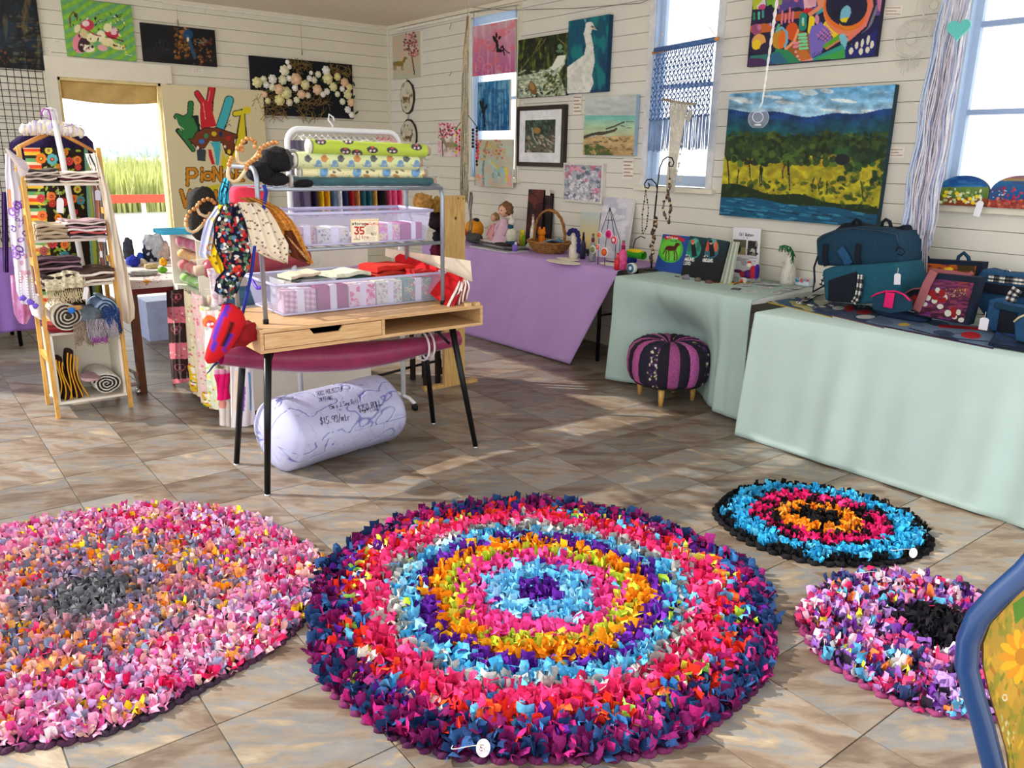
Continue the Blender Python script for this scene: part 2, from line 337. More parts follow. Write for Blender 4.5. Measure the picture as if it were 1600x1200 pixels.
b=MB();b.box((-2.2,-1.0,-.12),(XE+.12,YN+.12,-.0013));floor=b.build('floor',GROUT);tag(floor,kind='structure')
tw,td,g=.366,.376,.0021
b=MB();b.box((-tw/2+g,-td/2+g,-.007),(tw/2-g,td/2-g,0),.0012)
tme=None;cand=[]
for i in range(-8,13):
 for j in range(-5,22):
  x=.555+(i+.5)*tw;y=.92+(j+.5)*td
  if x > XE or y > YN:continue
  w=(np.array([x,y,0])-C0) @ FWv
  vis=False
  if w > .4:
   px,py=proj(np.array([x,y,0]));vis=-160 < px < 1760 and -100 < py < 1330
  cand.append((not vis,math.hypot(x,y),x,y))
cand.sort()
tile0=b.build('tile',TM);tile0.parent=floor;fo=wloc(floor)
rest=MB()
for k,(nv_,d,x,y) in enumerate(cand):
 if k < 290 and not nv_:
  o=tile0 if k == 0 else tile0.copy()
  if k:C.objects.link(o)
  o.parent=floor;o.location=(x-fo[0],y-fo[1],-fo[2])
 else:rest.box((x-tw/2+g,y-td/2+g,-.007),(min(x+tw/2-g,XE),min(y+td/2-g,YN),0))
tag(rest.build('tile_field',TM,floor),kind='stuff')
# walls -------------------------------------------------------------
CREAM=mat('cream_board','E4DECC',.55,var=.035,scale=2.5,spec=.3);CREAME=mat('white_board','E2DFD4',.55,var=.03,scale=2.5,spec=.3);CREAM2=mat('shadow_joint','8E8672',.9);TRIM=mat('cream_trim','E6DFCC',.5,var=.03)
PALE=mat('pale_blue_paint_glare','BCD2EE',.5,var=.04);PALE2=mat('pale_blue_bar','9DB4DC',.5,var=.04)  # pale blue paint, with window glare put into frame and bar colours
WINS=[(6.33,7.07,1.375,2.88),(4.02,4.63,1.375,2.88),(.75,2.30,1.36,2.88)]   # y0, y1, z0, z1 on the east wall
DOOR=(1.50,2.40,-.01,2.20)
def boards(wall,axis,holes,lo,hi,seed):
 q=random.Random(seed);wo=wloc(wall);k=0
 z=JZ-11*BD
 while z < ZC:
  z0=max(z,0.0)+.0016;z1=min(z+BD,ZC)-.0016;z += BD
  if z1-z0 < .01:continue
  cuts=[(a,b_) for a,b_,c,d in holes if z1 > c and z0 < d];segs=[];x=lo
  for a,b_ in sorted(cuts):
   if a-x > .03:segs.append((x,a))
   x=b_
  if hi-x > .03:segs.append((x,hi))
  for a,b_ in segs:
   pcs=[(a,b_)]
   if b_-a > 2.2 and q.random() < .45:
    c=q.uniform(a+.7,b_-.7);pcs=[(a,c-.0008),(c+.0008,b_)]
   for a2,b2 in pcs:
    m_=MB()
    if axis == 'x':m_.box((XE,a2,z0),(XE+.018,b2,z1),.0022)
    else:m_.box((a2,YN,z0),(b2,YN+.018,z1),.0022)
    m_.build('board',CREAM if axis == 'y' else CREAME,wall);k += 1
def backing(name,axis,holes,lo,hi,zt):
 m_=MB();zs=sorted({-.1,zt,*[h[2] for h in holes],*[h[3] for h in holes]});zs=[z for z in zs if -.1 <= z <= zt]
 for z0,z1 in zip(zs[:-1],zs[1:]):
  zm=(z0+z1)/2;x=lo
  for a,b_,c,d in sorted([h for h in holes if h[2] < zm < h[3]]):
   if a > x:(m_.box((XE+.014,x,z0),(XE+.13,a,z1)) if axis == 'x' else m_.box((x,YN+.014,z0),(a,YN+.13,z1)))
   x=b_
  (m_.box((XE+.014,x,z0),(XE+.13,hi,z1)) if axis == 'x' else m_.box((x,YN+.014,z0),(hi,YN+.13,z1)))
 return tag(m_.build(name,CREAM2),kind='structure')
we=backing('wall_east','x',WINS,-.2,YN+.13,ZC+.1);boards(we,'x',WINS,-.2,YN,3)
wnn=backing('wall_north','y',[DOOR],-2.2,XE+.014,ZC+.1);boards(wnn,'y',[DOOR],-2.2,XE,4)
b=MB();b.box((.72,-.2,ZC),(XE+.13,YN+.13,ZC+.06));tag(b.build('ceiling',mat('ceiling_paint','E2D6C2',.7,var=.03)),kind='structure')
b=MB();b.box((XE-.022,YN-.022,0),(XE,YN,ZC));tag(b.build('trim_1',TRIM),kind='structure')
b=MB();b.box((-2.2,YN-.03,ZC-.035),(XE,YN,ZC));b.box((XE-.03,-.2,ZC-.035),(XE,YN-.03,ZC));tag(b.build('trim_2',TRIM),kind='structure')
b=MB();b.box((-2.2,YN-.018,0),(1.42,YN,.11));b.box((2.5,YN-.018,0),(XE-.03,YN,.11));tag(b.build('baseboard_north',TRIM),kind='structure')
b=MB();b.box((XE-.018,-.2,0),(XE,YN-.03,.11));tag(b.build('baseboard_east',TRIM),kind='structure')
# picture hanging rails
for nm,p0,p1,lb in (('picture_rail',onY(255,0,YN-.02),onY(590,47,YN-.02),'white metal hanging rail under the ceiling above the flower canvas'),
     ('picture_rail',onX(620,46,XE-.02),onX(745,22,XE-.02),'white metal hanging rail at the ceiling right of the room corner')):
 b=MB();b.box((p0[0]-.008,p0[1]-.008,(p0[2]+p1[2])/2-.012),(p1[0]+.008,p1[1]+.008,(p0[2]+p1[2])/2+.012));tag(b.build(nm,mat('rail_white','EFEBE0',.4)),lb,'rail')
# door opening -------------------------------------------------------
d=thing('door_1',None,None,(1.95,YN,0));tag(d,kind='structure')
b=MB()
b.box((DOOR[0]-.09,YN-.03,0),(DOOR[0],YN,DOOR[3]+.0));b.box((DOOR[1],YN-.03,0),(DOOR[1]+.045,YN,DOOR[3]));b.box((DOOR[0]-.09,YN-.032,DOOR[3]),(DOOR[1]+.1,YN,DOOR[3]+.17))
b.build('architrave',TRIM,d)
b=MB();b.box((DOOR[0],YN,0),(DOOR[0]+.025,YN+.13,DOOR[3]));b.box((DOOR[1]-.025,YN,0),(DOOR[1],YN+.13,DOOR[3]));b.box((DOOR[0],YN,DOOR[3]-.025),(DOOR[1],YN+.13,DOOR[3]));b.build('jamb',mat('jamb_yellow','E2CF94',.5),d)
b=MB();b.box((DOOR[0],YN+.02,-.01),(DOOR[1],YN+.15,.02));b.build('threshold',mat('threshold','9A8F7E',.6),d)
X=np.zeros((8,30,3))
for i in range(8):
 for j in range(30):
  u=j/29;v=i/7;X[i,j]=(DOOR[0]+.03+u*(DOOR[1]-DOOR[0]-.06),YN+.05+.012*math.sin(u*17+v*3),DOOR[3]-.02-v*(.16+.03*math.sin(u*PI)))
tag(grid('roller_blind',X,mat('tan_blind','C9A869',.8),None,thick=.004),'tan canvas blind rolled up at the top of the open doorway','blind')
# windows ------------------------------------------------------------
GLASS=clearmat('window_glass',(235,245,255),.03,.02)
for k,(y0,y1,z0,z1) in enumerate(WINS):
 w=thing('window_%d' % (k+1),None,None,(XE,(y0+y1)/2,z0));tag(w,kind='structure');f=.055 if k < 2 else .05
 b=MB();b.box((XE-.012,y0-.055,z0-.0),(XE+.0,y0,z1+.05));b.box((XE-.012,y1,z0),(XE,y1+.055,z1+.05));b.box((XE-.012,y0,z1),(XE,y1,z1+.05));b.build('architrave',TRIM if k != 1 else mat('pale_cream_trim','DCDDE0',.5),w)
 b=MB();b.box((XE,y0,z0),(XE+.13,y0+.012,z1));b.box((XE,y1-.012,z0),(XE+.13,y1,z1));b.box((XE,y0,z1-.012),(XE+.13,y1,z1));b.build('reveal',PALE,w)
 b=MB();xx=XE+.05
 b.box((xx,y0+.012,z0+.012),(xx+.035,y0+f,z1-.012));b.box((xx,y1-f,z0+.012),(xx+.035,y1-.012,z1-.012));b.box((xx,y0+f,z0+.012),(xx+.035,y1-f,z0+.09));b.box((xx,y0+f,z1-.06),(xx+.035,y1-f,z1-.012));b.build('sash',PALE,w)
 b=MB();zz=[1.87,2.33] if k == 2 else [2.12]
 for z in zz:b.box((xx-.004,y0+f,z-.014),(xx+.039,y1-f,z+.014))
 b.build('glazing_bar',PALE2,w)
 zz=[z0+.09]+zz+[z1-.06]
 for za,zb in zip(zz[:-1],zz[1:]):b=MB();b.box((xx+.014,y0+f,za),(xx+.018,y1-f,zb));b.build('pane',GLASS,w)
 b=MB();b.box((XE-.05,y0-.09,z0-.035),(XE+.13,y1+.09,z0),.005);b.build('sill',TRIM,w)
# outside ------------------------------------------------------------
b=MB();b.box((-80,YN+.14,-.35),(120,120,-.15));b.box((XE+.14,-60,-.35),(120,YN+.14,-.15));tag(b.build('ground',mat('pale_concrete','D9D6CC',.9,scale=.6)),kind='structure')
ra=thing('guard_rail','long red steel rail outside the open doorway','rail',(6,22,-.15))
RED=mat('red_rail','D9563F',.5)
b=MB();b.box((-2,21.96,.30),(14,22.04,.50));b.build('top_rail',RED,ra)
for x in (2.9,5.4,7.9):b=MB();b.box((x-.05,22.04,-.15),(x+.05,22.1,.45));b.build('post',mat('rail_post','E9E2D8',.6),ra)
n=15000;q=np.random.RandomState(3);bx=q.uniform(0,14,n);by=q.uniform(25,34,n);hh=q.uniform(.5,1.05,n)*(1+.25*fbm(bx*1.3,by,5));an=q.uniform(0,6.28,n);wd=q.uniform(.02,.05,n)
V=np.zeros((n,5,3));ca,sa=np.cos(an),np.sin(an);ln=q.uniform(.05,.3,n)
for k,(s_,t_) in enumerate(((-1,0),(1,0),(-.8,.55),(.8,.55),(0,1))):
 V[:,k,0]=bx+ca*wd*s_+sa*ln*t_**2;V[:,k,1]=by+sa*wd*s_;V[:,k,2]=-.15+hh*t_*1.35
F=(np.arange(n)[:,None,None]*5+np.array([[0,1,3,2],[2,3,4,4]])[None]).reshape(-1,4)
me=bpy.data.meshes.new('reeds');me.from_pydata(V.reshape(-1,3).tolist(),[],[tuple(f) if f[2] != f[3] else tuple(f[:3]) for f in F.tolist()])
me.materials.append(mat('reed_green','C6CC84',.8,var=.4,scale=1.6));o=bpy.data.objects.new('reeds',me);C.objects.link(o);tag(o,'thick bed of tall green reeds beyond the doorway and red rail','reeds',kind='stuff')
for k in range(9):
 b=MB();cx=9+k*3.3;q=random.Random(k)
 for t in range(14):b.blob((cx+q.uniform(-1.2,1.2),70+q.uniform(-1,1),1.3+q.uniform(-.9,1.5)*q.random()),(q.uniform(.3,.5),)*3,1,8,5,.25,t)
 b.m=1;b.tube([(cx,70,-.2),(cx,70,1.0)],.1,6)
 o=b.build('tree',[mat('hazed_foliage','D3E2E6',.9,var=.12),mat('far_trunk','B9B4AC',.9)]);tag(o,'hazy pale tree on the far horizon, seen through the doorway','tree','trees far beyond the doorway')  # distance haze is put into the pale foliage colour
# ================================================================== RAG RUGS
def flap(q,L,w,n=5):
 """one rag end: bent, twisted strip of cloth, 3 x n vertices"""
 bend=q.uniform(-2.3,2.3);tw=q.uniform(-1.4,1.4);cup=q.uniform(.3,1.3);V=[];z=0;x=0;a=q.uniform(-.25,.25)
 for i in range(n):
  t=i/(n-1);ww=w*(.35+.65*min(1,t*1.6))*(1-.12*t)
  ct,st=math.cos(tw*t),math.sin(tw*t)
  for s_ in (-1,0,1):
   lx=s_*ww/2;ly=cup*ww*.35*abs(s_)+(q.uniform(-.12,.12)*w if i == n-1 else 0)
   V.append((x+ly*math.cos(a)*ct-lx*st*.5,lx*ct+ly*st,z+ly*math.sin(-a)))
  a += bend*t*.6/(n-1)*2;x += math.sin(a)*L/(n-1);z += math.cos(a)*L/(n-1)
 F=[(r*3+c,r*3+c+1,(r+1)*3+c+1,(r+1)*3+c) for r in range(n-1) for c in range(2)]
 return np.array(V),F
def tuft_variants(seed,k,L,w,nf=3,spread=.75):
 out=[];q=random.Random(seed)
 for _ in range(k):
  V=[];F=[];a0=q.uniform(0,6.28)
  for f in range(nf):
   v,fc=flap(q,L*q.uniform(.75,1.2),w*q.uniform(.75,1.25));tilt=q.uniform(.25,1)*spread;a=a0+2*PI*f/nf+q.uniform(-.5,.5)
   v=v @ np.array([[math.cos(tilt),0,-math.sin(tilt)],[0,1,0],[math.sin(tilt),0,math.cos(tilt)]])
   v=v @ np.array([[math.cos(a),math.sin(a),0],[-math.sin(a),math.cos(a),0],[0,0,1]])
   b0=sum(len(x) for x in V);V.append(v);F += [tuple(b0+i for i in ff) for ff in fc]
  out.append((np.concatenate(V),F))
 return out
RAGM={}
def ragmat(c):
 if c not in RAGM:RAGM[c]=mat('rag_'+c,c,.85,var=.22,scale=90,bump=.25,bscale=220,spec=.15)
 return RAGM[c]
def rag_rug(name,label,cx,cy,rx,ry,rot,colour,base,L,w,sp,seed,nf=3,parts=300,zb=.014,edge=None,spread=.75,edge_r=.011):
 T=thing(name,label,'rug',(cx,cy,0));q=random.Random(seed);var=tuft_variants(seed,7,L,w,nf,spread)
 ca,sa=math.cos(rot),math.sin(rot);ph=[q.uniform(0,6.28) for _ in range(3)]
 def wob(t):return 1+.018*math.sin(3*t+ph[0])+.014*math.sin(5*t+ph[1])+.01*math.sin(9*t+ph[2])
 b=MB();N=72;ring=[]
 for i in range(N):
  t=2*PI*i/N;k=wob(t)*.985;x=rx*k*math.cos(t);y=ry*k*math.sin(t);ring.append((cx+x*ca-y*sa,cy+x*sa+y*ca,.001))
 b.prism(ring,(0,0,zb-.002));b.build('backing',ragmat(base),T)
 # braided border: a bumpy rope of knots
 eb=MB();ecs=edge or [base];N2=int(2*PI*(rx+ry)/2/.026)
 for i in range(N2):
  t=2*PI*i/N2;k=wob(t)*1.0;x=rx*k*math.cos(t);y=ry*k*math.sin(t);eb.m=(i//14) % len(ecs)
  R=Matrix.Rotation(t+rot+PI/2+(.55 if i % 2 else -.55),3,'Z')
  eb.blob((cx+x*ca-y*sa+(.006 if i % 2 else -.006)*math.cos(t+rot),cy+x*sa+y*ca,edge_r*.95),(edge_r*1.75,edge_r*.95,edge_r),1,7,5,.06,i,R)
 eb.build('braided_edge',[ragmat(c) for c in ecs],T)
 P=[];rr=0.0;k=0
 while rr < min(rx,ry):
  n=max(1,int(2*PI*rr*(rx+ry)/2/min(rx,ry)/sp));
  for i in range(n):
   t=2*PI*(i+q.uniform(-.35,.35))/n+k*.37;f=(rr+q.uniform(-.3,.3)*sp)/min(rx,ry);f=max(0,min(f,.985));kk=wob(t)*f;x=rx*kk*math.cos(t);y=ry*kk*math.sin(t)
   c=colour(f,t,q)
   if c is None:continue
   P.append((cx+x*ca-y*sa,cy+x*sa+y*ca,c,q.randrange(len(var)),q.uniform(0,6.28),q.uniform(.8,1.2),f))
  rr += sp*.92;k += 1
 for i in range(int(2*PI*(rx+ry)/2/sp*.8)):
  t=q.uniform(0,2*PI);kk=wob(t)*q.uniform(.97,1.0);x=rx*kk*math.cos(t);y=ry*kk*math.sin(t);c=colour(.99,t,q)
  if q.random() < .5 and c:P.append((cx+x*ca-y*sa,cy+x*sa+y*ca,c,q.randrange(len(var)),q.uniform(0,6.28),q.uniform(.7,1.1),1))
 def vis(p):
  w_=(np.array([p[0],p[1],0])-C0) @ FWv
  if w_ < .3:return 1e9
  px,py=proj(np.array([p[0],p[1],.02]));return w_ if (-5 < px < 1605 and py < 1205) else 1e6+w_
 P.sort(key=vis);mesh={};allc=sorted({p[2] for p in P});VV=[];FF=[];MI=[];nb=0
 for i,(x,y,c,v,a,s_,f) in enumerate(P):
  if i < parts and vis((x,y)) < 1e6:
   if (c,v) not in mesh:
    me=bpy.data.meshes.new('rag_tuft');me.from_pydata(var[v][0].tolist(),[],var[v][1]);me.materials.append(ragmat(c));me.polygons.foreach_set('use_smooth',[True]*len(me.polygons));mesh[(c,v)]=me
   o=bpy.data.objects.new('rag_tuft',mesh[(c,v)]);C.objects.link(o);o.parent=T;o.location=(x-cx,y-cy,zb-.004);o.rotation_euler=(0,0,a);o.scale=(s_,s_,s_)
  else:
   vv,ff=var[v];R=np.array([[math.cos(a),math.sin(a),0],[-math.sin(a),math.cos(a),0],[0,0,1]]);z=vv*s_ @ R+np.array([x-cx,y-cy,zb-.004])
   VV.append(z);FF += [[nb+k_ for k_ in f_] for f_ in ff];MI += [allc.index(c)]*len(ff);nb += len(vv)
 if VV:
  me=bpy.data.meshes.new('rag_pile');me.from_pydata(np.concatenate(VV).tolist(),[],FF)
  for c in allc:me.materials.append(ragmat(c))
  me.polygons.foreach_set('material_index',MI);me.polygons.foreach_set('use_smooth',[True]*len(MI));o=bpy.data.objects.new('rag_pile',me);C.objects.link(o);o.parent=T;tag(o,kind='stuff')
 return T
def pick(q,*pairs):
 t=sum(p[1] for p in pairs);r=q.uniform(0,t)
 for c,w_ in pairs:
  r -= w_
  if r <= 0:return c
 return pairs[-1][0]
PUR,LBL,PNK,LIM,ORG,GRY,HOT,RED_,NVY,PLM,MAG='5A1D8E','62B6DE','E23E8C','B4CE3A','F98A12','A7A6A2','E8316F','E0301F','1E3560','6B1450','B52272'
def col_big(f,t,q):
 f += q.uniform(-.018,.018)
 if f < .10:return pick(q,(PUR,9),(LBL,.6))
 if f < .25:return pick(q,(LBL,6),('8FCBEA',4),(PUR,.4))
 if f < .355:return pick(q,(PNK,6),('EE4F9C',4),(LBL,.2))
 if f < .41:return pick(q,(LIM,7),('D3D64A',3),(PNK,.3))
 if f < .485:return pick(q,(ORG,7),('F7A31E',3))
 if f < .55:return pick(q,(PUR,6),('7A2FB4',3),('4A1A7A',2),(LBL,.5))
 if f < .62:return pick(q,(LBL,6),('3E9CCB',3),('9BD0E6',2),(LIM,.25))
 if f < .67:return pick(q,(GRY,6),('C6C4BE',3),('7E7E80',2),(LBL,.8))
 if f < .775:return pick(q,(HOT,6),('F0508A',4),('C22050',2),(GRY,.3))
 if f < .86:return pick(q,(RED_,5),('F2602E',2),(HOT,2),(LBL,1.2),('D9D34A',.8),(PUR,1),('9ADB5A',.6),(MAG,1.2),('2F6FB0',1),('EADFD0',.6))
 if f < .93:return pick(q,(MAG,3),(NVY,3),(PUR,1.5),(PLM,2),('3A72B0',1.6),(RED_,.7),(LIM,.3),('C03A86',1.5))
 return pick(q,(NVY,4),(PLM,4),('2C4F80',2.4),('8A1F68',2),(MAG,1))
rag_rug('rag_rug','largest rag rug, round, purple centre inside blue, pink, orange and plum rings',1.73,2.035,.845,.845,0,col_big,PLM,.055,.041,.032,11,edge=['5E2048','6E2A54','4A1C40'],spread=.85)
def col_pastel(f,t,q):
 if f < .17:return pick(q,('77777A',6),('5F5F63',4))
 if f < .3:return pick(q,('9A7F8A',3),('B9889A',2),('77727E',3),('C58A5A',1),('8E86A8',2),('D8A0A8',1.5))
 if f < .62:return pick(q,('C9869C',3),('D98FA0',2),('8D8CA8',2.4),('77839C',1.6),('E5A07A',1.6),('F0B060',.9),('E23A6E',1.2),('E9C4B4',2),('F2C21E',.55),('F0851A',.9),('9C7FB0',1.3),('7A5A66',1))
 return pick(q,('DE7FA8',4),('E8A0C0',3.5),('D2488E',2.4),('C9A0CC',2.2),('E8B8B0',1.6),('8E90B0',1.2),('F0A24A',.9),('F3CA24',.6),('D81E58',1.4),('F0DCE0',1.2),('A8528A',1))
rag_rug('rag_rug','pastel pink round rag rug with a grey centre, cut by the picture edge',.415,2.985,.80,.80,0,col_pastel,'2E2430',.040,.034,.030,12,edge=['3A2A38','4A2A40'],spread=.95)
def col_blue(f,t,q):
 if f < .22:return pick(q,('141316',9),('241E22',2))
 if f < .40:return pick(q,('F08A1C',6),('F5A03A',2),('171518',2.0))
 if f < .50:return pick(q,('18161A',6),('D81E66',3))
 if f < .66:return pick(q,('D81E66',7),('E53A7C',2),('18161A',2.2))
 if f < .72:return pick(q,('18161A',6),('2FA5D6',2))
 if f < .93:return pick(q,('35A9DA',7),('58BBE2',3),('18161A',.7))
 return pick(q,('141316',9),('35A9DA',.4))
rag_rug('rag_rug','small oval black rag rug with sky blue, magenta and orange rings',3.18,1.80,.45,.41,math.radians(-50),col_blue,'121114',.040,.030,.028,13,edge=['141316','1C1A1E'],edge_r=.014)
def col_mix(f,t,q):
 if math.hypot(f*math.cos(t)-.14,f*math.sin(t)+.05) < .33:return pick(q,('17151A',9),('242028',2))
 return pick(q,('8A5AB0',2.4),('B48CD0',2),('C8245A',1.6),('E04A7C',1.6),('DE8AB4',2),('F0C8D4',1.2),('27202E',2.2),('5AAAD0',1),('D8D6DC',1.3),('6A2E90',1.5),('E8763A',.6),('D8C83A',.35),('3A4A7A',1.2),('A8346E',1.2))
rag_rug('rag_rug','mixed purple and pink rag rug with an off-centre black patch, beside the blue chair',2.665,1.045,.44,.42,0.3,col_mix,'7A2A5A',.046,.034,.029,14,edge=['84375F','73386C','7A2F58'],edge_r=.012)
TAGM=mat('tag_card','CDC4CA',.6,var=.02)
def swing_tag(c,R,label,ry=.026,string=True,shape='oval',parent=None,txt=None):
 T=thing('price_tag',label,'tag',c)
 b=MB();pts=[]
 for i in range(20):
  a=2*PI*i/20;p=R @ Vector((ry*math.cos(a),ry*.72*math.sin(a),0));pts.append(np.array(c)+np.array(p))
 nrm=R @ Vector((0,0,1));b.prism(pts,nrm*.0015);b.build('card',TAGM,T)
 if txt:
  G=rect_grid(np.array(c)+np.array(R @ Vector((-ry*.6,ry*.4,.0022))),R @ Vector((ry*1.2,0,0)),R @ Vector((0,-ry*.8,0)),30,20);p=Paint(G,'CDC4CA');txt(p);grid('handwriting',G,PP,T,p.c)
 if string:
  b=MB();s0=R @ Vector((-ry*.9,0,.002));P=[]
  for i in range(14):t=i/13;P.append((c[0]+s0.x-.10*t*.6+.02*math.sin(t*7),c[1]+s0.y+.07*t,c[2]+.004+.012*math.sin(t*PI)))
  b.tube(P,.0011,5);b.build('string',mat('string','E8E2DA',.8),T)
 return T
p=onZ(755,1169,.085);swing_tag(tuple(p),Matrix.Rotation(.9,3,'Z') @ Matrix.Rotation(-.35,3,'Y'),'white oval price tag on a string lying on the largest rug',.026,txt=lambda p:p.text('35',744,1164,9,'5A2028',1.7))
p=onZ(1427,864,.05);swing_tag(tuple(p),Matrix.Rotation(.3,3,'Z') @ Matrix.Rotation(-1.0,3,'Y'),'white round price tag at the edge of the black and blue rug',.021)
p=onZ(1372,900,.06);swing_tag(tuple(p),Matrix.Rotation(.9,3,'Z') @ Matrix.Rotation(-1.2,3,'Y'),'grey-pink price tag standing in the tufts of the mixed purple rug',.017)
# ================================================================== DESK, RACK AND WHAT STANDS ON THEM
OAK=wood('desk_oak','B98E5C','D8B483',3,(1,14,14),.45);OAKD=wood('desk_oak_front','C09560','DDBB8A',3,(1,10,18),.45)
BLK=mat('black_steel','121316',.35,.3,var=.05);CHR=mat('chrome','C8CACC',.2,1.0,var=0);GRYS=mat('silver_steel','9AA2AE',.35,.5,var=.04)
T=thing('writing_desk','oak veneer desk with one drawer, an open cubby and splayed black legs','desk',(1.89,3.75,0))
dx0,dx1,dy0,dy1,dz0,dz1=1.28,2.50,3.47,4.02,.707,.815;t=.016
b=MB();b.box((dx0,dy0,dz1-t),(dx1,dy1,dz1),.0015);b.build('top',OAK,T)
b=MB();b.box((dx0,dy0,dz0),(dx1,dy1,dz0+t),.0015);b.build('bottom_panel',OAK,T)
for x in (dx0,1.892,dx1-t):b=MB();b.box((x,dy0,dz0+t),(x+t,dy1,dz1-t));b.build('side_panel',OAK,T)
b=MB();b.box((dx0,dy1-t,dz0+t),(dx1,dy1,dz1-t));b.build('back_panel',OAK,T)
b=MB();z0,z1=dz0+t+.003,dz1-t-.003;x0,x1=dx0+t+.003,1.889;xm=1.60
b.prism([(x0,dy0-.001,z0),(x1,dy0-.001,z0),(x1,dy0-.001,z1),(xm+.085,dy0-.001,z1),(xm+.065,dy0-.001,z1-.026),(xm-.065,dy0-.001,z1-.026),(xm-.085,dy0-.001,z1),(x0,dy0-.001,z1)],(0,.014,0))
dr=b.build('drawer',OAKD,T)
b=MB();b.box((x0+.01,dy0+.014,z0),(x1-.01,dy1-.05,z0+.008));b.box((x0+.01,dy0+.02,z0),(x0+.02,dy1-.05,z1-.03));b.build('drawer_box',mat('drawer_inner','2A2521',.8),dr)
for (xt,yt,xb,yb) in ((1.345,3.56,1.286,3.526),(2.36,3.56,2.481,3.502),(1.37,3.93,1.306,3.999),(2.40,3.93,2.51,3.989)):
 b=MB();b.tube([(xt,yt,dz0),(xb,yb,.012)],.0185,12,r2=.0145);lg=b.build('leg',BLK,T)
 b=MB();b.lathe((xb,yb,0),[(.012,0),(.016,.003),(.014,.012)],12);b.build('foot',CHR,lg)
for x0,x1 in ((1.345,1.42),(2.29,2.36)):b=MB();b.tube([(x0 if x0 < 1.4 else x1,3.58,.60),(x1 if x0 < 1.4 else x0,3.66,.70)],.008,6);b.build('brace',BLK,T)
# long magenta roll slung under the desk
def sweep(P,R,n=28,e=1.0,flat=1.0,nz=0.0,seed=0):
 P=np.array(P,float);k=len(P);X=np.zeros((k,n,3))
 for i in range(k):
  d=P[min(i+1,k-1)]-P[max(i-1,0)];d /= np.linalg.norm(d);a=np.cross(d,[0,0,1.0]);a /= np.linalg.norm(a);c=np.cross(a,d)
  for j in range(n):
   t=2*PI*j/n;r=(R[i] if hasattr(R,'__len__') else R)*(1+nz*(math.sin(i*.9+3*t+seed)*.6+math.sin(i*.37+5*t+seed*2)*.4))
   X[i,j]=P[i]+a*r*math.cos(t)+c*r*flat*math.sin(t)
 return X
T=thing('fabric_roll','long magenta fabric roll in clear plastic hanging below the desk','roll',(1.9,3.7,.6))
q0=onY(345,555,3.78);q1=onY(715,528,3.78);P=[]
for i in range(40):u=i/39;P.append((q0[0]+(q1[0]-q0[0])*u,3.78,q0[2]+(q1[2]-q0[2])*u-.055*math.sin(PI*u)))
R=[.045+.03*math.sin(PI*min(1,i/39*1.15)) for i in range(40)]
grid('fabric',sweep(P,R,24,nz=.02),mat('magenta_satin','8E1450',.35,var=.2,scale=20,bump=.2,bscale=30),T,closed_u=True)
grid('plastic_wrap',sweep(P,[r+.005 for r in R],24,nz=.035,seed=2),clearmat('plastic_wrap',(245,240,250),.035,.12),T,closed_u=True)
b=MB();i=32;b.tube([tuple(np.array(P[i])+np.array([0,.082*math.cos(a),.082*math.sin(a)])) for a in [2*PI*k/20 for k in range(20)]],.006,6,closed=True);b.tube([tuple(np.array(P[i+1])+np.array([0,.082*math.cos(a),.082*math.sin(a)])) for a in [2*PI*k/20 for k in range(20)]],.006,6,closed=True);b.build('white_tape',mat('white_tape','E9E0E4',.5),T)
# white batting roll on the floor
T=thing('batting_roll','large white plastic-wrapped roll of batting with handwritten prices on the floor','roll',(1.83,3.9,0))
A0=np.array([1.40,3.79,.19]);A1=np.array([2.18,3.93,.19]);nvv,nuu=260,300;X=np.zeros((nvv,nuu,3))
ax=A1-A0;L=np.linalg.norm(ax);ax /= L;sd2=np.cross(ax,[0,0,1.0]);sd2 /= np.linalg.norm(sd2)
U=np.linspace(0,1,nuu)[None,:];V=np.linspace(0,2*PI,nvv)[:,None]
ends=np.minimum(1,np.sqrt(np.clip(1-(np.clip(np.abs(U-.5)-.40,0,1)/.104)**2,0,1)));lx=.5+(U-.5)*1.0
rad=.203*(.02+.98*np.clip((ends-.27)/.73,0,1)**.8)*(1+.05*(fbm(U*5+V*.0,V*1.2,3)-.5))
sq=1+.05*np.cos(2*V+.3)+.03*np.cos(4*V)
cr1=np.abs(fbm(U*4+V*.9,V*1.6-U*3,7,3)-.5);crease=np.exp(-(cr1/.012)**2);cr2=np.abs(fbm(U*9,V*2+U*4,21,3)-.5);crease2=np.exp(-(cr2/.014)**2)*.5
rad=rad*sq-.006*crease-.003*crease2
Z_=np.maximum(.192+rad*np.sin(V)*.96,.002)
for k in range(3):X[...,k]=A0[k]+ax[k]*L*lx+sd2[k]*rad*np.cos(V)
X[...,2]=Z_
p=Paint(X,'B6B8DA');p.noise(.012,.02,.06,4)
p.c -= (crease*np.array(1.0))[...,None]*np.array([78,74,46]);p.c -= (crease2)[...,None]*np.array([35,35,22])  # crease shade darkened into the skin colour
INK='1E2440'
for tx,x,y,h,a in (('100% POLYESTER',494,612,6.5,-11),('BATTING',498,621.5,6.5,-9),('15m x 2.5mw Roll',513,633,6.5,-13),("$15.99/mtr",500,653,10,-9),('$250 ROLL',559,635,9,-16),('SPECIAL!',567,640,5.5,-12)):p.text(tx,x,y,h,INK,max(.85,h*.12),a,1.4,wd=.5 if h > 6 else .7)
grid('plastic_skin',X,vmat('white_plastic_skin',.3,bump=.1,bscale=60,spec=.5),T,p.c)
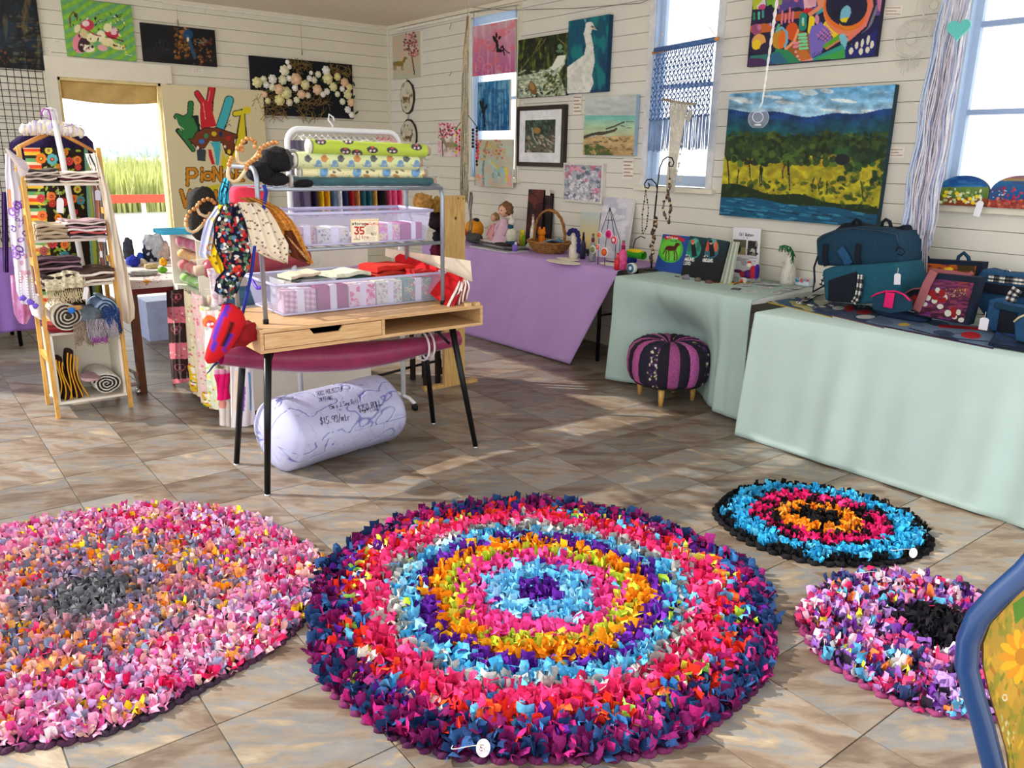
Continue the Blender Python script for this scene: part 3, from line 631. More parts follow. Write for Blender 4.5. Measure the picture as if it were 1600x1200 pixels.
# ---- metal stacking rack on the desk
T=thing('wire_rack','two-tier grey metal rack with arched ends standing on the desk','rack',(1.85,3.78,.815))
xa,xb,ya,yb,zt=1.36,2.33,3.60,3.965,1.512;r=.011
for x,top in ((xa,1.512),(xb,1.43)):
 pts=[(x,ya,.83)]+[(x,ya,top-.06)]+[(x,ya+.06-.06*math.cos(a),top-.06+.06*math.sin(a)) for a in [PI/2*k/5 for k in range(1,6)]]+[(x,yb-.06+.06*math.sin(a),top-.06+.06*math.cos(a)) for a in [PI/2*k/5 for k in range(6)]]+[(x,yb,.83)]
 b=MB();b.tube(pts,r,10);e_=b.build('end_frame',GRYS,T)
 for y in (ya,yb):b=MB();b.lathe((x,y,.815),[(.0135,0),(.0135,.02),(.0115,.022)],12);b.build('rubber_foot',BLK,e_)
for z in (1.418,1.142):
 for y in (ya,yb):b=MB();b.tube([(xa,y,z),(xb,y,z)],.0085,8);b.build('shelf_rail',GRYS,T)
 for i in range(12):x=xa+.06+i*(xb-xa-.12)/11;b=MB();b.tube([(x,ya,z),(x,yb,z)],.0035,6);b.build('shelf_wire',GRYS,T)
# ---- clear tubs
TUB=mat('lilac_clear_plastic','C9C9EE',.3,var=.02,alpha=.2,spec=.5);TUBR=mat('lilac_plastic_rim','CFCDF0',.35,var=.02,alpha=.8)
def tub(name,label,x0,x1,y0,y1,z0,h,fl=.03,handle=None):
 T=thing(name,label,'storage tub',((x0+x1)/2,(y0+y1)/2,z0));b=MB()
 def ringp(f,z,ins=0):return [(x0-f+ins,y0-f+ins,z),(x1+f-ins,y0-f+ins,z),(x1+f-ins,y1+f-ins,z),(x0-f+ins,y1+f-ins,z)]
 lv=[ringp(0,z0+.004),ringp(fl,z0+h),ringp(fl,z0+h,.003),ringp(0,z0+.008,.003)]
 vs=[v for r_ in lv for v in r_];fs=[(3,2,1,0)]+[(i*4+j,i*4+(j+1) % 4,(i+1)*4+(j+1) % 4,(i+1)*4+j) for i in range(3) for j in range(4)]+[(12,13,14,15)]
 b.add(vs,fs);b.build('tub_wall',TUB,T)
 b=MB();pts=ringp(fl+.006,z0+h);
 for i in range(4):b.tube([pts[i],pts[(i+1) % 4]],.008,6)
 b.build('rim',TUBR,T)
 b=MB();pts=ringp(-.004,z0+.006)
 for i in range(4):b.tube([pts[i],pts[(i+1) % 4]],.005,6)
 b.build('base_ridge',TUBR,T)
 if handle:
  b=MB();P=[(x0-fl-.016,y0+(y1-y0)*(.3+.4*u),z0+h-.005-.035*math.sin(PI*u)) for u in [k/10 for k in range(11)]];b.tube(P,.008,6);b.build('purple_handle',mat('purple_handle','5B2FC0',.4),T)
 return T
tub('plastic_tub','low clear lilac tub with a purple handle on the desk top',1.49,2.36,3.71,4.08,.817,.155,.03,True)
tub('plastic_tub','clear lilac tub with a 35 litre label on the rack shelf',1.50,2.25,3.635,3.93,1.152,.155,.02)
def bundle(name,label,x0,x1,y0,y1,z0,z1,painter,bgc,tape=(0.4,0.62),group=None):
 """folded fabric bundle with a white paper band round it"""
 T=thing(name,label,'fabric bundle',((x0+x1)/2,(y0+y1)/2,z0),group)
 b=MB();b.box((x0,y0,z0),(x1,y1,z1),.008);b.build('folded_cloth',mat('cloth_'+bgc,bgc,.9,var=.05),T)
 G=rect_grid((x0+.006,y0-.0015,z1-.006),(x1-x0-.012,0,0),(0,0,-(z1-z0-.012)),int((x1-x0)*330)+2,int((z1-z0)*330)+2);p=Paint(G,bgc);painter(p);grid('printed_front',G,PF,T,p.c)
 b=MB();w=x1-x0;b.box((x0+w*tape[0],y0-.004,z0-.0005),(x0+w*tape[1],y1+.002,z1+.003));b.build('paper_band',mat('paper_band','E6E4F2',.7),T);return T
def gingham(c1,c2,c3,k=4.2):
 def f(p):a=((p.px/k).astype(int) % 2)+(((p.py-.1*p.px)/k).astype(int) % 2);p.c[:]=p._c(c1);p.put(a == 1,c2);p.put(a == 2,c3)
 return f
def rings(cols,n,r,seed,bgc=None):
 def f(p):
  q=random.Random(seed);x0,x1,y0,y1=p.px.min(),p.px.max(),p.py.min(),p.py.max()
  for _ in range(n):cx,cy,rr=q.uniform(x0,x1),q.uniform(y0,y1),q.uniform(*r);p.ell(cx,cy,rr,rr,q.choice(cols));p.ell(cx,cy,rr*.62,rr*.62,q.choice(cols));p.ell(cx,cy,rr*.3,rr*.3,q.choice(cols))
 return f
fz=.822;y0=3.735
for lab,xx,x1_,z1_,pf,bgc in (('pink gingham fabric bundle at the drawer end of the lower tub',1.505,1.675,.935,gingham('E6CFD8','C79FB4','A87A98'),'D3B4C4'),
       ('plain plum fabric bundle in the lower tub beside the gingham',1.682,1.845,.945,lambda p:p.noise(.3,.3,.1,2),'96205F'),
       ('white fabric bundle with pink ring print in the lower tub',1.852,2.005,.94,rings(['D8307A','F5DDE6','E27AA4'],22,(2,5),5),'F1D7E0'),
       ('pale green fabric bundle with tiny ring print in the lower tub',2.012,2.165,.94,rings(['8FA8A0','EAF0DC','B98CA0'],70,(1,2.6),6),'DDE4CC'),
       ('green floral fabric bundle at the far end of the lower tub',2.172,2.345,.945,rings(['3E8A76','E8DDA0','9AB86A','C84A5A','2E6E7A'],90,(1,3.5),8),'5E9A80')):
 bundle('fabric_bundle',lab,xx,x1_,y0,y0+.10,fz,z1_,pf,bgc)
for lab,xx,x1_,z1_,pf,bgc,tp in (('brown and pink print fabric bundle in the upper tub',1.555,1.655,1.245,rings(['A77A70','D9B6B4','8A5A5A'],40,(1,3),15),'CDAAA8',(.35,.7)),
       ('white fabric bundle with blue print in the upper tub',1.66,1.83,1.235,rings(['4A6A9A','E6E4DC','C9B890'],50,(1,2.6),16),'DDD9D2',(.4,.65)),
       ('pink flower print fabric bundle in the upper tub',1.985,2.115,1.245,rings(['E07AB8','F3C8DE','D2A08A','EADF9A'],30,(2,5),17),'DB86BC',(.42,.62)),
       ('plain magenta fabric bundle at the end of the upper tub',2.12,2.245,1.245,lambda p:p.noise(.3,.3,.08,2),'A62878',(.45,.66))):
 bundle('fabric_bundle',lab,xx,x1_,3.66,3.78,1.158,z1_,pf,bgc,tp)
# things lying in the lower tub, higher up
BSK=mat('clear_basket','C8CCD4',.3,alpha=.5)
T=thing('plastic_basket','small clear basket of folded red and white cloths inside the lower tub','basket',(1.70,3.93,.83))
b=MB();b.box((1.56,3.85,.85),(1.84,3.853,.965));b.box((1.56,4.04,.85),(1.84,4.043,.965));b.box((1.56,3.85,.85),(1.563,4.043,.965));b.box((1.837,3.85,.85),(1.84,4.043,.965));b.box((1.56,3.85,.825),(1.84,4.043,.85));b.build('basket_wall',BSK,T)
def folded(name,label,cat,c,size,cols,n=4,rot=0,group=None,seed=0,printer=None,parts=True):
 """stack of folds; each fold a rounded slab, front edge curled"""
 T=thing(name,label,cat,c,group);q=random.Random(seed);h=size[2]/n;R=Matrix.Translation(Vector(c)) @ Matrix.Rotation(rot,4,'Z')
 b=MB();b.T=R
 for i in range(n):
  w=size[0]*q.uniform(.93,1);d_=size[1]*q.uniform(.93,1);b.m=i % len(cols);ox=q.uniform(-.01,.01);k=7;prof=[]
  for s_ in range(k+1):a=-PI/2+PI*s_/k;prof.append((-d_/2-h*.48*math.cos(a)*-1*-1,h*(i+.5)+h*.48*math.sin(a)))
  prof += [(d_/2,h*(i+.97)),(d_/2,h*(i+.03))]
  nn=len(prof);nx=9;vs=[]
  for t in range(nx):
   u=t/(nx-1);wob=.004*math.sin(u*9+i*2+seed)+.25*h*math.sin(u*PI*1.3+seed+i*.3)
   for (y,z) in prof:vs.append((ox-w/2+w*u,y,z+wob+.0))
  fs=[(t*nn+j,t*nn+(j+1) % nn,(t+1)*nn+(j+1) % nn,(t+1)*nn+j) for t in range(nx-1) for j in range(nn)]+[list(range(nn)),[(nx-1)*nn+j for j in range(nn)][::-1]]
  b.add(vs,fs,False)
 mn=min(v[2] for v in b.v)-c[2];b.v=[(x,y,z-mn) for x,y,z in b.v]
 b.build('folded_cloth',[mat('fold_'+c_,c_,.9,var=.12,scale=30,bump=.2) for c_ in cols],T);return T
folded('folded_fabric','cream and red folded quarters in the small basket','folded fabric',(1.67,3.93,.90),(.17,.14,.085),['D9C9B0','B93A48','EADCC8','5A5F58'],5,.1,seed=3)
folded('folded_fabric','dark green and cream folded fabric in the tub middle','folded fabric',(1.93,3.95,.83),(.22,.16,.14),['2B4A44','D9DDC4','22302E','B9C48A'],6,.15,seed=4)
folded('folded_fabric','orange-red folded felt in the lower tub, back end','folded fabric',(2.20,3.97,.83),(.26,.18,.155),['B9341E','C9281C','A82A22'],5,.1,seed=5)
folded('folded_fabric','bright red folded fabric beside the orange felt in the tub','folded fabric',(2.31,3.80,.945),(.13,.13,.03),['D01818','B01418'],2,-.1,seed=6)
# label on the upper tub
def lab35(p):
 p.z(420,160,5);p.poly([(630,905),(870,905),(870,1110),(630,1110)],'F2E6CC');
 for q0_,q1_ in (((645,920),(857,920)),((857,920),(857,1097)),((857,1097),(645,1097)),((645,1097),(645,920))):p.line([q0_,q1_],5,'E5B45A')
 p.text('storage',652,932,24,'23252C',5,1);p.text('solutions',750,934,24,'C8462E',4.5,0,1.3)
 p.text('35',672,975,52,'B8281E',12,0,1.5);p.text('Litre',682,1035,26,'B8281E',4,1,1.5)
 for k in range(7):p.line([(760,972+k*9),(835-(k*17 % 30),972+k*9)],3,'A89E8C')
 for k in range(9):p.line([(800+k*5,1015),(800+k*5,1038)],2.2,'33302C')
 p.line([(665,1070),(712,1071)],5,'4A3A2C')
 for k in range(4):p.line([(740,1052+k*9),(830,1052+k*9)],2.5,'B5AA96')
c0=onY(548.5,343,3.608);c1=onY(592,342.5,3.608);c2=onY(549.5,379.5,3.608)
c0[1]=c1[1]=c2[1]=3.611
panel('tub_label','cream label reading storage solutions 35 litre on the upper tub','label',c0,(c1[0]-c0[0],0,0),(0,0,c2[2]-c0[2]),.0015,lab35,'F2E6CC',px=.33,m=PP)
# red dotted fabric folded over card at the desk end
T=thing('fabric_bolt','red dotted fabric folded over a cream board at the end of the desk','fabric bolt',(2.40,3.80,.816))
def red_dots(p):
 p.noise(.2,.2,.15,3);p.dabs(90,(p.px.min(),p.py.min(),p.px.max(),p.py.max()),(.7,1.3),['5A0A10','7A1018'],4)
A=np.array([onY(612,388,4.05),onY(727,434,3.62)]);nu_,nv2=120,90
P00=onY(617,393,4.05);P10=onY(724,434,3.58);P01=onY(617,418,4.03);P11=onY(705,484,3.52)
U=np.linspace(0,1,nu_)[None,:,None];V=np.linspace(0,1,nv2)[:,None,None]
X=(P00*(1-U)+P10*U)*(1-V)+(P01*(1-U)+P11*U)*V;X=X+np.array([0,-.02,0])*np.sin(PI*V)*np.sin(PI*U*.9)
p=Paint(X,'C4121C');red_dots(p);grid('red_fabric',X,PF,T,p.c,thick=.012,off=-1)
b=MB();e0=onY(602,388,4.10);e1=onY(735,408,3.60);e2=onY(738,440,3.60);e3=onY(602,400,4.10);b.prism([e0,e1,e2,e3],(.012,.016,0));b.build('cream_board',mat('cream_card','E8DCC6',.8),T)
for k in range(9):      # bundled edge of folds
 b=MB();t_=k/8;s0=onY(724+t_*9-4,436+t_*2,3.60-.005*k);s1=onY(704+t_*24-(6 if k < 3 else 0),484-t_*16,3.53+.004*k);mid=(s0+s1)/2+np.array([.008*math.sin(k),-.012,.012])
 b.tube([tuple(s0),tuple((s0+mid)/2+np.array([0,-.006,.0])),tuple(mid),tuple((s1+mid)/2+np.array([0,.004,0])),tuple(s1)],.0075,6);b.build('fold_edge',mat('fold_cream' if k % 2 == 0 else 'fold_dark','EDE4DA' if k % 2 == 0 else '7A3038',.9),T)
b=MB();c_=onZ(730,480,.815);b.box((2.40,3.475,.815),(2.43,3.50,.832));b.box((2.455,3.475,.815),(2.485,3.50,.832));tag(b.build('wooden_block',wood('block','C6A06A','DDBB86'),None),'two small wooden stops at the desk front edge','block')
# ---- fabric bolts in plastic on the rack top
def bolt(label,pxl,pxr,Y0,r,paintf,bgc,wrap=True,zc=None,flat=.9,name='fabric_bolt'):
 a=onY(*pxl,Y0);c=onY(*pxr,Y0);T=thing(name,label,'fabric bolt',((a[0]+c[0])/2,Y0,min(a[2],c[2])-r))
 P=[a+(c-a)*i/160 for i in range(161)];X=sweep(P,r,100,flat=flat,nz=.012,seed=len(label));p=Paint(X,bgc);paintf(p);grid('printed_cloth',X,PF,T,p.c,closed_u=True)
 b=MB();d=(c-a)/np.linalg.norm(c-a);b.tube([tuple(c-d*.002),tuple(c+d*.03)],r*.55,14);b.build('cardboard_core',mat('core_card','B59C84',.9),T)
 b=MB();b.tube([tuple(a+d*.002),tuple(a-d*.012)],r*.8,14);b.build('bolt_end',mat('bolt_end','D5D2C6',.9),T)
 if wrap:
  P2=[a+(c-a)*(i/60*1.14-.07)+np.array([0,0,.004*math.sin(i*.7)]) for i in range(61)];Rr=[(r+.005)*(1.0 if 3 < i < 55 else 1.08+.12*math.sin(i*2.1)) for i in range(61)]
  grid('plastic_sleeve',sweep(P2,Rr,20,flat=flat+.03,nz=.035,seed=3),clearmat('plastic_sleeve',(240,244,240),.05,.15),T,closed_u=True)
 return T
def pr_green(p):
 p.noise(.1,.1,.12,2,'C8DA5A',.5,.2);p.z(420,160,5)
 for x,y in ((405,305),(810,370),(965,375),(1155,348),(600,380),(690,395),(620,300)):p.ell(x,y,44,26,'2A2030',10);p.ell(x-15,y+8,9,9,'E8C8C8');p.ell(x+15,y+8,9,9,'E8C8C8');p.ell(x,y-16,14,8,'B83A3A')
def pr_leaf(seed,a,b_):
 def f(p):
  p.z(420,160,5);q=random.Random(seed)
  for i in range(7):
   x=280+i*128+a
   p.poly([(x,425+b_),(x+25,405+b_),(x+60,440+b_),(x+35,470+b_),(x+5,460+b_)],('5A5F62','C98A4A')[i % 2]);p.ell(x+30,425+b_,14,14,('3A3F44','B8763A')[i % 2])
   p.poly([(x+75,505+b_),(x+95,455+b_),(x+130,462+b_),(x+140,505+b_)],'7FA6C8');p.ell(x+108,465+b_,18,15,'6A94BC')
   p.ell(x+70,490+b_,10,6,'A9C07A',30);p.ell(x-10,490+b_,10,5,'B8CC86',-30)
 return f
def pr_blue(p):
 p.z(420,160,5)
 for i,x in enumerate((430,690,920,1148)):
  p.ell(x,545,34,40,'6FA6D8',15);p.ell(x+12,530,16,18,'4F86C0');p.ell(x+80,545,14,10,'3A3A3A',30,.8);p.ell(x+120,530,22,8,'55524A',30,.7);p.ell(x+75,575,28,14,'C9964A',20);p.ell(x-60,580,10,6,'A9C07A')
 p.dabs(60,(380,500,1200,600),(2,5),['8A9A5A','C9B45A'],5)
rY=3.70
bolt('dark teal fabric bolt in plastic at the bottom of the rack stack',(455,283),(672,284),rY+.02,.036,lambda p:p.noise(.08,.12,.35,3),'0E5560',flat=.62)
bolt('cream fabric bolt with blue flower print, second from the bottom',(468,269),(658,270.5),rY+.02,.036,pr_blue,'EDE7B4',flat=.72)
bolt('pale green fabric bolt with woodland animal print, second from the top',(461,250),(650,254),rY,.039,pr_leaf(2,0,0),'D9E2A8',flat=.95)
bolt('lime green fabric bolt with dark round bird print on top of the stack',(484,229),(662,236),rY-.005,.043,pr_green,'B3CB2E',flat=.78)
# ================================================================== WHITE SHELF UNIT BEHIND THE DESK
WHT=mat('white_laminate','EFE9DA',.45,var=.03);BAM=wood('bamboo','C98F35','E3B45E',4,(6,6,1),.4);BEAD=wood('wooden_bead','A8652C','D79A55',30,(1,1,1),.35)
ux0,ux1,uy0,uy1,uz0,uz1=1.50,2.43,4.62,5.585,.075,1.065
T=thing('shelf_unit','white laminate shelf unit on castors behind the desk, stuffed with fabric rolls','shelf',(1.96,5.17,0))
t=.02
b=MB();b.box((ux0-.01,uy0-.01,uz1),(ux1+.01,uy1+.01,uz1+.022),.002);b.build('top',WHT,T)
b=MB();b.box((ux0,uy0,uz0),(ux1,uy1,uz0+t));b.build('bottom_panel',WHT,T)
b=MB();b.box((ux0,uy0,uz0+t),(ux1,uy0+t,uz1));b.build('end_panel',WHT,T)
b=MB();b.box((ux0,uy1-t,uz0+t),(ux1,uy1,uz1));b.build('end_panel',WHT,T)
b=MB();b.box((ux1-t,uy0+t,uz0+t),(ux1,uy1-t,uz1));b.build('back_panel',WHT,T)
zs=.715
b=MB();b.box((ux0,uy0+t,zs),(ux1-t,uy1-t,zs+t));b.build('shelf_board',WHT,T)
b=MB();b.box((ux0,uy0+t,uz0+t),(ux0+t,uy1-t,zs));b.build('front_panel',WHT,T)
b=MB();b.box((ux0,5.02,zs+t),(ux1-t,5.04,uz1));b.build('divider',WHT,T)
for x,y in ((ux0+.06,uy0+.06),(ux0+.06,uy1-.06),(ux1-.06,uy0+.06),(ux1-.06,uy1-.06)):
 b=MB();b.tube([(x,y-.012,.032),(x,y+.012,.032)],.03,14);b.box((x-.014,y-.016,.035),(x+.014,y+.016,.076));b.build('castor',BLK,T)
def roll_y(name,label,x,y0,y1,z,r,m,group=None,wrap=True,flat=1.0,seed=0,cat='fabric roll',lump=.03):
 T=thing(name,label,cat,(x,(y0+y1)/2,z-r),group);P=[(x+.004*math.sin(i),y0+(y1-y0)*i/20,z+.003*math.sin(i*1.7)) for i in range(21)]
 X=sweep(P,[r*(.55 if i in (0,20) else 1) for i in range(21)],22,flat=flat,nz=lump,seed=seed);grid('cloth',X,m,T,closed_u=True)
 b=MB();b.blob((x,y0+.004,z),(r*.55,.004,r*.55*flat),1,12,6);b.build('roll_end',m,T)
 if wrap:grid('plastic_sleeve',sweep(P,r+.004,16,flat=flat,nz=.05,seed=seed+3),MATS['plastic_sleeve'],T,closed_u=True)
 return T
def satin(n,c,**k):return mat('satin_'+n,c,.4,var=.18,scale=25,bump=.35,bscale=45,**k)
for lab,z,r,c,fl in (('hot pink fabric roll, topmost in the cubby of the white unit',1.01,.04,'D01F78',.9),('yellow fabric roll under the hot pink one in the white unit',.93,.038,'EBA92C',.8),
      ('red fabric roll under the yellow one in the white unit',.855,.04,'CE2430',.9),('lime green fabric folded at the bottom of the cubby',.775,.035,'76C21A',.8)):
 roll_y('fabric_roll',lab,ux0+.065,5.06,5.54,z,r,satin(c,c),flat=fl,seed=int(z*100))
# two rolls sticking out at the near end, seen beside the drapes
def roll_x(name,label,cat,p0,p1,r,m,wrap=True,flat=1.0,group=None,core=True,seed=0,lump=.03):
 p0=np.array(p0,float);p1=np.array(p1,float);T=thing(name,label,cat,((p0[0]+p1[0])/2,(p0[1]+p1[1])/2,min(p0[2],p1[2])-r*flat),group);P=[p0+(p1-p0)*i/24 for i in range(25)]
 grid('cloth',sweep(P,r,24,flat=flat,nz=lump,seed=seed),m,T,closed_u=True);d=(p1-p0)/np.linalg.norm(p1-p0)
 b=MB();b.blob(tuple(p0),(r*.98,r*.98,r*.98*flat),1,14,8,.04);b.blob(tuple(p1),(r*.98,r*.98,r*.98*flat),1,14,8,.04) if False else None;b.build('roll_end',m,T)
 if core:b=MB();b.tube([tuple(p0-d*.035-d*r),tuple(p0)],r*.5,14);b.build('cardboard_core',mat('core_card','B59C84',.9),T)
 if wrap:grid('plastic_sleeve',sweep([p0-d*(.05+r)]+P+[p1+d*.05],r+.005,18,flat=flat,nz=.06,seed=seed+1),MATS['plastic_sleeve'],T,closed_u=True)
 return T
a=onY(332,420,4.45);c_=onY(480,400,4.45);roll_x('fabric_roll','dark red fabric roll in plastic with a cardboard core, left of the desk','fabric roll',a,c_,.058,satin('wine','9C1A34'),seed=4)
a=onY(352,466,4.42);c_=onY(480,452,4.42);roll_x('fabric_roll','teal blue fabric roll in plastic under the dark red one','fabric roll',a,c_,.055,satin('teal','14587C'),seed=5)
a=onY(300,372,4.5);
# hanging / leaning bagged fabrics on the west face of the unit
def ywall(pxs,X,bgc,painter,name,label,cat='fabric',th=.012,group=None,m=None,bulge=.015,wrap=False):
 P=[onX(x_,y_,X) for x_,y_ in pxs]    # tl tr br bl
 w=abs(pxs[1][0]-pxs[0][0]);h=abs(pxs[3][1]-pxs[0][1]);nu_,nv2=max(12,int(w*1.25)),max(12,int(h*1.1));U=np.linspace(0,1,nu_)[None,:,None];V=np.linspace(0,1,nv2)[:,None,None]
 G=(P[0]*(1-U)+P[1]*U)*(1-V)+(P[3]*(1-U)+P[2]*U)*V;G=G-np.array([bulge,0,0])*np.sin(PI*U)*(1+.3*np.sin(9*V+2*U))-np.array([.004,0,0])*np.sin(22*U+3*V)
 p=Paint(G,bgc);painter(p);T=thing(name,label,cat,tuple(G.reshape(-1,3).mean(0)*np.array([1,1,0])+np.array([0,0,G[...,2].min()])),group);grid('cloth',G,m or PF,T,p.c,thick=th,off=1)
 if wrap:G2=G-np.array([.008,0,0])*(1+.5*np.sin(13*U+7*V));grid('plastic_sleeve',G2[::6,::6],MATS['plastic_sleeve'],T)
 return T
def hearts(p):
 p.z(240,340,4);
 for i,y in enumerate((455,560,655,785,880,1010)):
  if i % 2:p.poly([(80,y),(240,y+-8),(240,y+95),(80,y+98)],'D8707E');p.dabs(12,(95,y+20,225,y+80),(3,6),['5A2A30','A8303C','F3C9C4'],i)
 for x,y in ((150,500),(152,700),(175,940)):
  p.ell(x-12,y-8,20,20,'A8525C',ring=.6);p.ell(x+14,y-8,20,20,'A8525C',ring=.6);p.line([(x-28,y),(x,y+32),(x+30,y)],4,'A8525C');p.ell(x,y-2,7,7,'D87A80')
ywall([(263,455),(288,451),(297,596),(272,600)],1.488,'2E1512',hearts,'fabric_length','dark brown and pink striped heart print fabric in a clear bag on the unit side',wrap=True)
def floral_small(seed,cols,n=90,r=(1,2.6)):
 return lambda p:p.dabs(n,(p.x.min(),p.y.min(),p.x.max(),p.y.max()),r,cols,seed,.8)
ywall([(291,450),(305,462),(318,622),(300,606)],1.486,'E7D7B4',floral_small(4,['C8A078','D8707A','9AAA6A','F4ECD8']),'fabric_length','cream floral fabric length hanging on the side of the white unit')
ywall([(303,455),(318,462),(330,630),(318,628)],1.470,'F0C9C4',floral_small(5,['D84A5A','F5E0DC','C8E0C0','E87A8A']),'fabric_length','pale pink floral fabric length beside the cream floral one')
ywall([(316,475),(330,480),(346,640),(330,636)],1.455,'DCE2C2',floral_small(6,['E87A6A','F2D24A','8AB06A','F6F2E6']),'fabric_length','pale green floral fabric length hanging on the white unit')
def funny(p):
 p.z(240,340,4);p.poly([(310,600),(400,600),(400,740),(320,740)],'E8C9C0');p.ell(362,650,45,42,'E8702E');p.ell(365,665,32,26,'C83A3A');p.ell(355,665,9,10,'F5EEE8');p.ell(378,662,9,10,'F5EEE8');p.ell(348,690,20,12,'A8A8AC')
ywall([(316,487),(345,484),(352,560),(324,562)],1.43,'EBD3CE',funny,'fabric_length','white fabric with a round orange bird face in plastic, near end of the unit')
def yell(p):p.dabs(40,(p.x.min(),p.y.min(),p.x.max(),p.y.max()),(1.5,4),['E8B81E','C8401E','3A7A4A','F2E8D0'],9)
ywall([(299,568),(306,572),(310,612),(301,606)],1.468,'EBC01E',yell,'fabric_length','narrow yellow and red print fabric at the foot of the unit')
ywall([(320,612),(329,616),(333,634),(322,634)],1.44,'E8C82A',yell,'fabric_length','small bright yellow print fabric piece low on the unit side')
# packaged fabrics between unit and desk (south face)
def ysouth(pxs,Y,bgc,painter,name,label,cat='fabric',group=None,m=None,bulge=.012,th=.01,n=1.1):
 P=[onY(x_,y_,Y) for x_,y_ in pxs];w=max(abs(pxs[1][0]-pxs[0][0]),6);h=abs(pxs[3][1]-pxs[0][1]);U=np.linspace(0,1,max(8,int(w*n)))[None,:,None];V=np.linspace(0,1,max(8,int(h*n)))[:,None,None]
 G=(P[0]*(1-U)+P[1]*U)*(1-V)+(P[3]*(1-U)+P[2]*U)*V;G=G-np.array([0,bulge,0])*np.sin(PI*U)-np.array([0,.004,0])*np.sin(16*U+5*V)
 p=Paint(G,bgc);painter(p);T=thing(name,label,cat,(G[...,0].mean(),Y,G[...,2].min()),group);grid('cloth',G,m or PF,T,p.c,thick=th,off=1);return T
ysouth([(335,575),(358,576),(364,666),(345,664)],4.52,'E8DDD4',lambda p:p.z(240,340,4).ell(430,1165,30,25,'E89A8A').ell(420,985,60,40,'E8A8C8'),'fabric_pack','white and pink wrapped fabric pack at the floor left of the desk leg')
ysouth([(336,585),(357,583),(358,622),(341,625)],4.50,'E0106A',lambda p:p.noise(.1,.1,.15,2),'fabric_pack','hot pink fabric pack in plastic behind the desk leg')
def irid(p):
 p.z(240,340,4);p.line([(480,960),(500,1200)],22,'F4E8D8');p.line([(545,965),(545,1200)],18,'58B8E0');p.line([(568,1060),(560,1200)],16,'9A5AC8');p.line([(520,960),(522,1200)],14,'F6D8B8');p.line([(590,970),(600,1200)],12,'6AA8D8');p.line([(495,765),(505,800)],30,'F08A3A');p.line([(520,765),(528,800)],10,'7A3AC0');p.line([(548,770),(556,800)],24,'30A8E0')
ysouth([(358,530),(392,534),(398,662),(362,668)],4.42,'F2EAEC',irid,'gift_wrap','shiny white, blue and violet gift wrap rolls behind the desk leg','gift wrap')
ysouth([(325,420),(342,416),(352,470),(332,480)],4.38,'E8D8DC',floral_small(14,['D8A8B8','F4F0F0','C8C8D8']),'fabric_pack','bagged pale cloth hanging beside the dark red roll')
# top of unit: clutter
def pil(name,label,cat,c,sz,m,e=.6,noise=.08,seed=0,R=None,group=None):
 T_=MB();T_.blob(c,sz,e,22,14,noise,seed,R);return tag(T_.build(name,m),label,cat,group)
c_=onY(268,352,5.3);b=MB();b.box((c_[0]-.10,5.15,1.088),(c_[0]+.28,5.35,1.115),.008);tag(b.build('folded_cloth',mat('sky_cloth','3FA8CC',.9,var=.1)),'sky blue folded cloth on the corner of the white unit','cloth')
# clothes garment rack (white) behind
GW=mat('white_enamel','E9ECF0',.35,var=.02)
def rail_rack(name,label,xl,xr,y,zt,dy=.0,r=.016,cast=True):
 T=thing(name,label,'clothes rail',((xl+xr)/2,y,0));rr=.07
 pts=[(xl,y,.06),(xl,y,zt-rr)]+[(xl+rr-rr*math.cos(a),y,zt-rr+rr*math.sin(a)) for a in [PI/2*k/6 for k in range(1,7)]]+[(xr-rr+rr*math.sin(a),y,zt-rr+rr*math.cos(a)) for a in [PI/2*k/6 for k in range(7)]]+[(xr,y,.06)]
 b=MB();b.tube(pts,r,10);b.build('top_frame',GW,T)
 for x in (xl,xr):
  b=MB();b.tube([(x,y-.14,.05),(x,y-.07,.07),(x,y+.07,.07),(x,y+.14,.05)],.012,8);f=b.build('base_bar',GW,T)
  for yy in (y-.14,y+.14):b=MB();b.tube([(x-.01,yy,.025),(x+.01,yy,.025)],.025,12);b.build('castor',BLK,f)
 return T
zr=1.70;ry_=4.42
rail_rack('clothes_rail','white tube clothes rail behind the fabric bolts, hung with small clothes',1.855,2.555,ry_,1.705)
cols_h=['2A1E3A','2E2440','E8B81E','D9A018','5A7AA0','E8E8EC','1E2A5A','B01E28','C98A4A','2E6A7A','1A6A7A','D2A050','141820','F05A8A','F06A9A','E84A80']
for i,c in enumerate(cols_h):
 x=1.915+i*.037+(.02 if i > 11 else 0);T=thing('hanging_garment','%s garment on a hanger, number-like slot %d on the white rail' % ('small',i),'garment',(x,ry_,1.3),'small clothes on the white rail')
 T['label']=['dark violet','dark plum','bright yellow','mustard yellow','dusty blue','white','navy','crimson','tan','teal grey','teal','sand','black','pale rose pink','rose pink','deep pink'][i]+' small garment on a hanger on the white rail'
 hm=mat('hanger_pink','F0809A',.4) if i > 12 else mat('hanger_clear','D8DCE2',.3)
 b=MB();b.tube([(x,ry_,1.70+.016),(x+.004,ry_+.018,1.715),(x,ry_+.02,1.695),(x,ry_,1.675)],.002,5);b.tube([(x,ry_-.13,1.62),(x,ry_,1.675),(x,ry_+.13,1.62),(x,ry_-.13,1.62)],.004,5);b.build('hanger',hm,T)
 q=random.Random(i);X=np.zeros((14,16,3))
 for v in range(14):
  for u in range(16):a=2*PI*u/16;w=.13+.015*v/13;X[v,u]=(x+(.012+.006*math.sin(3*a+v*.5))*math.cos(a),ry_+w*math.sin(a)*(.75 if v == 0 else 1),1.63-v*.03-(0 if v else -.015))
 grid('cloth',X,mat('garment_'+c,c,.9,var=.25,scale=40),T,closed_u=True)
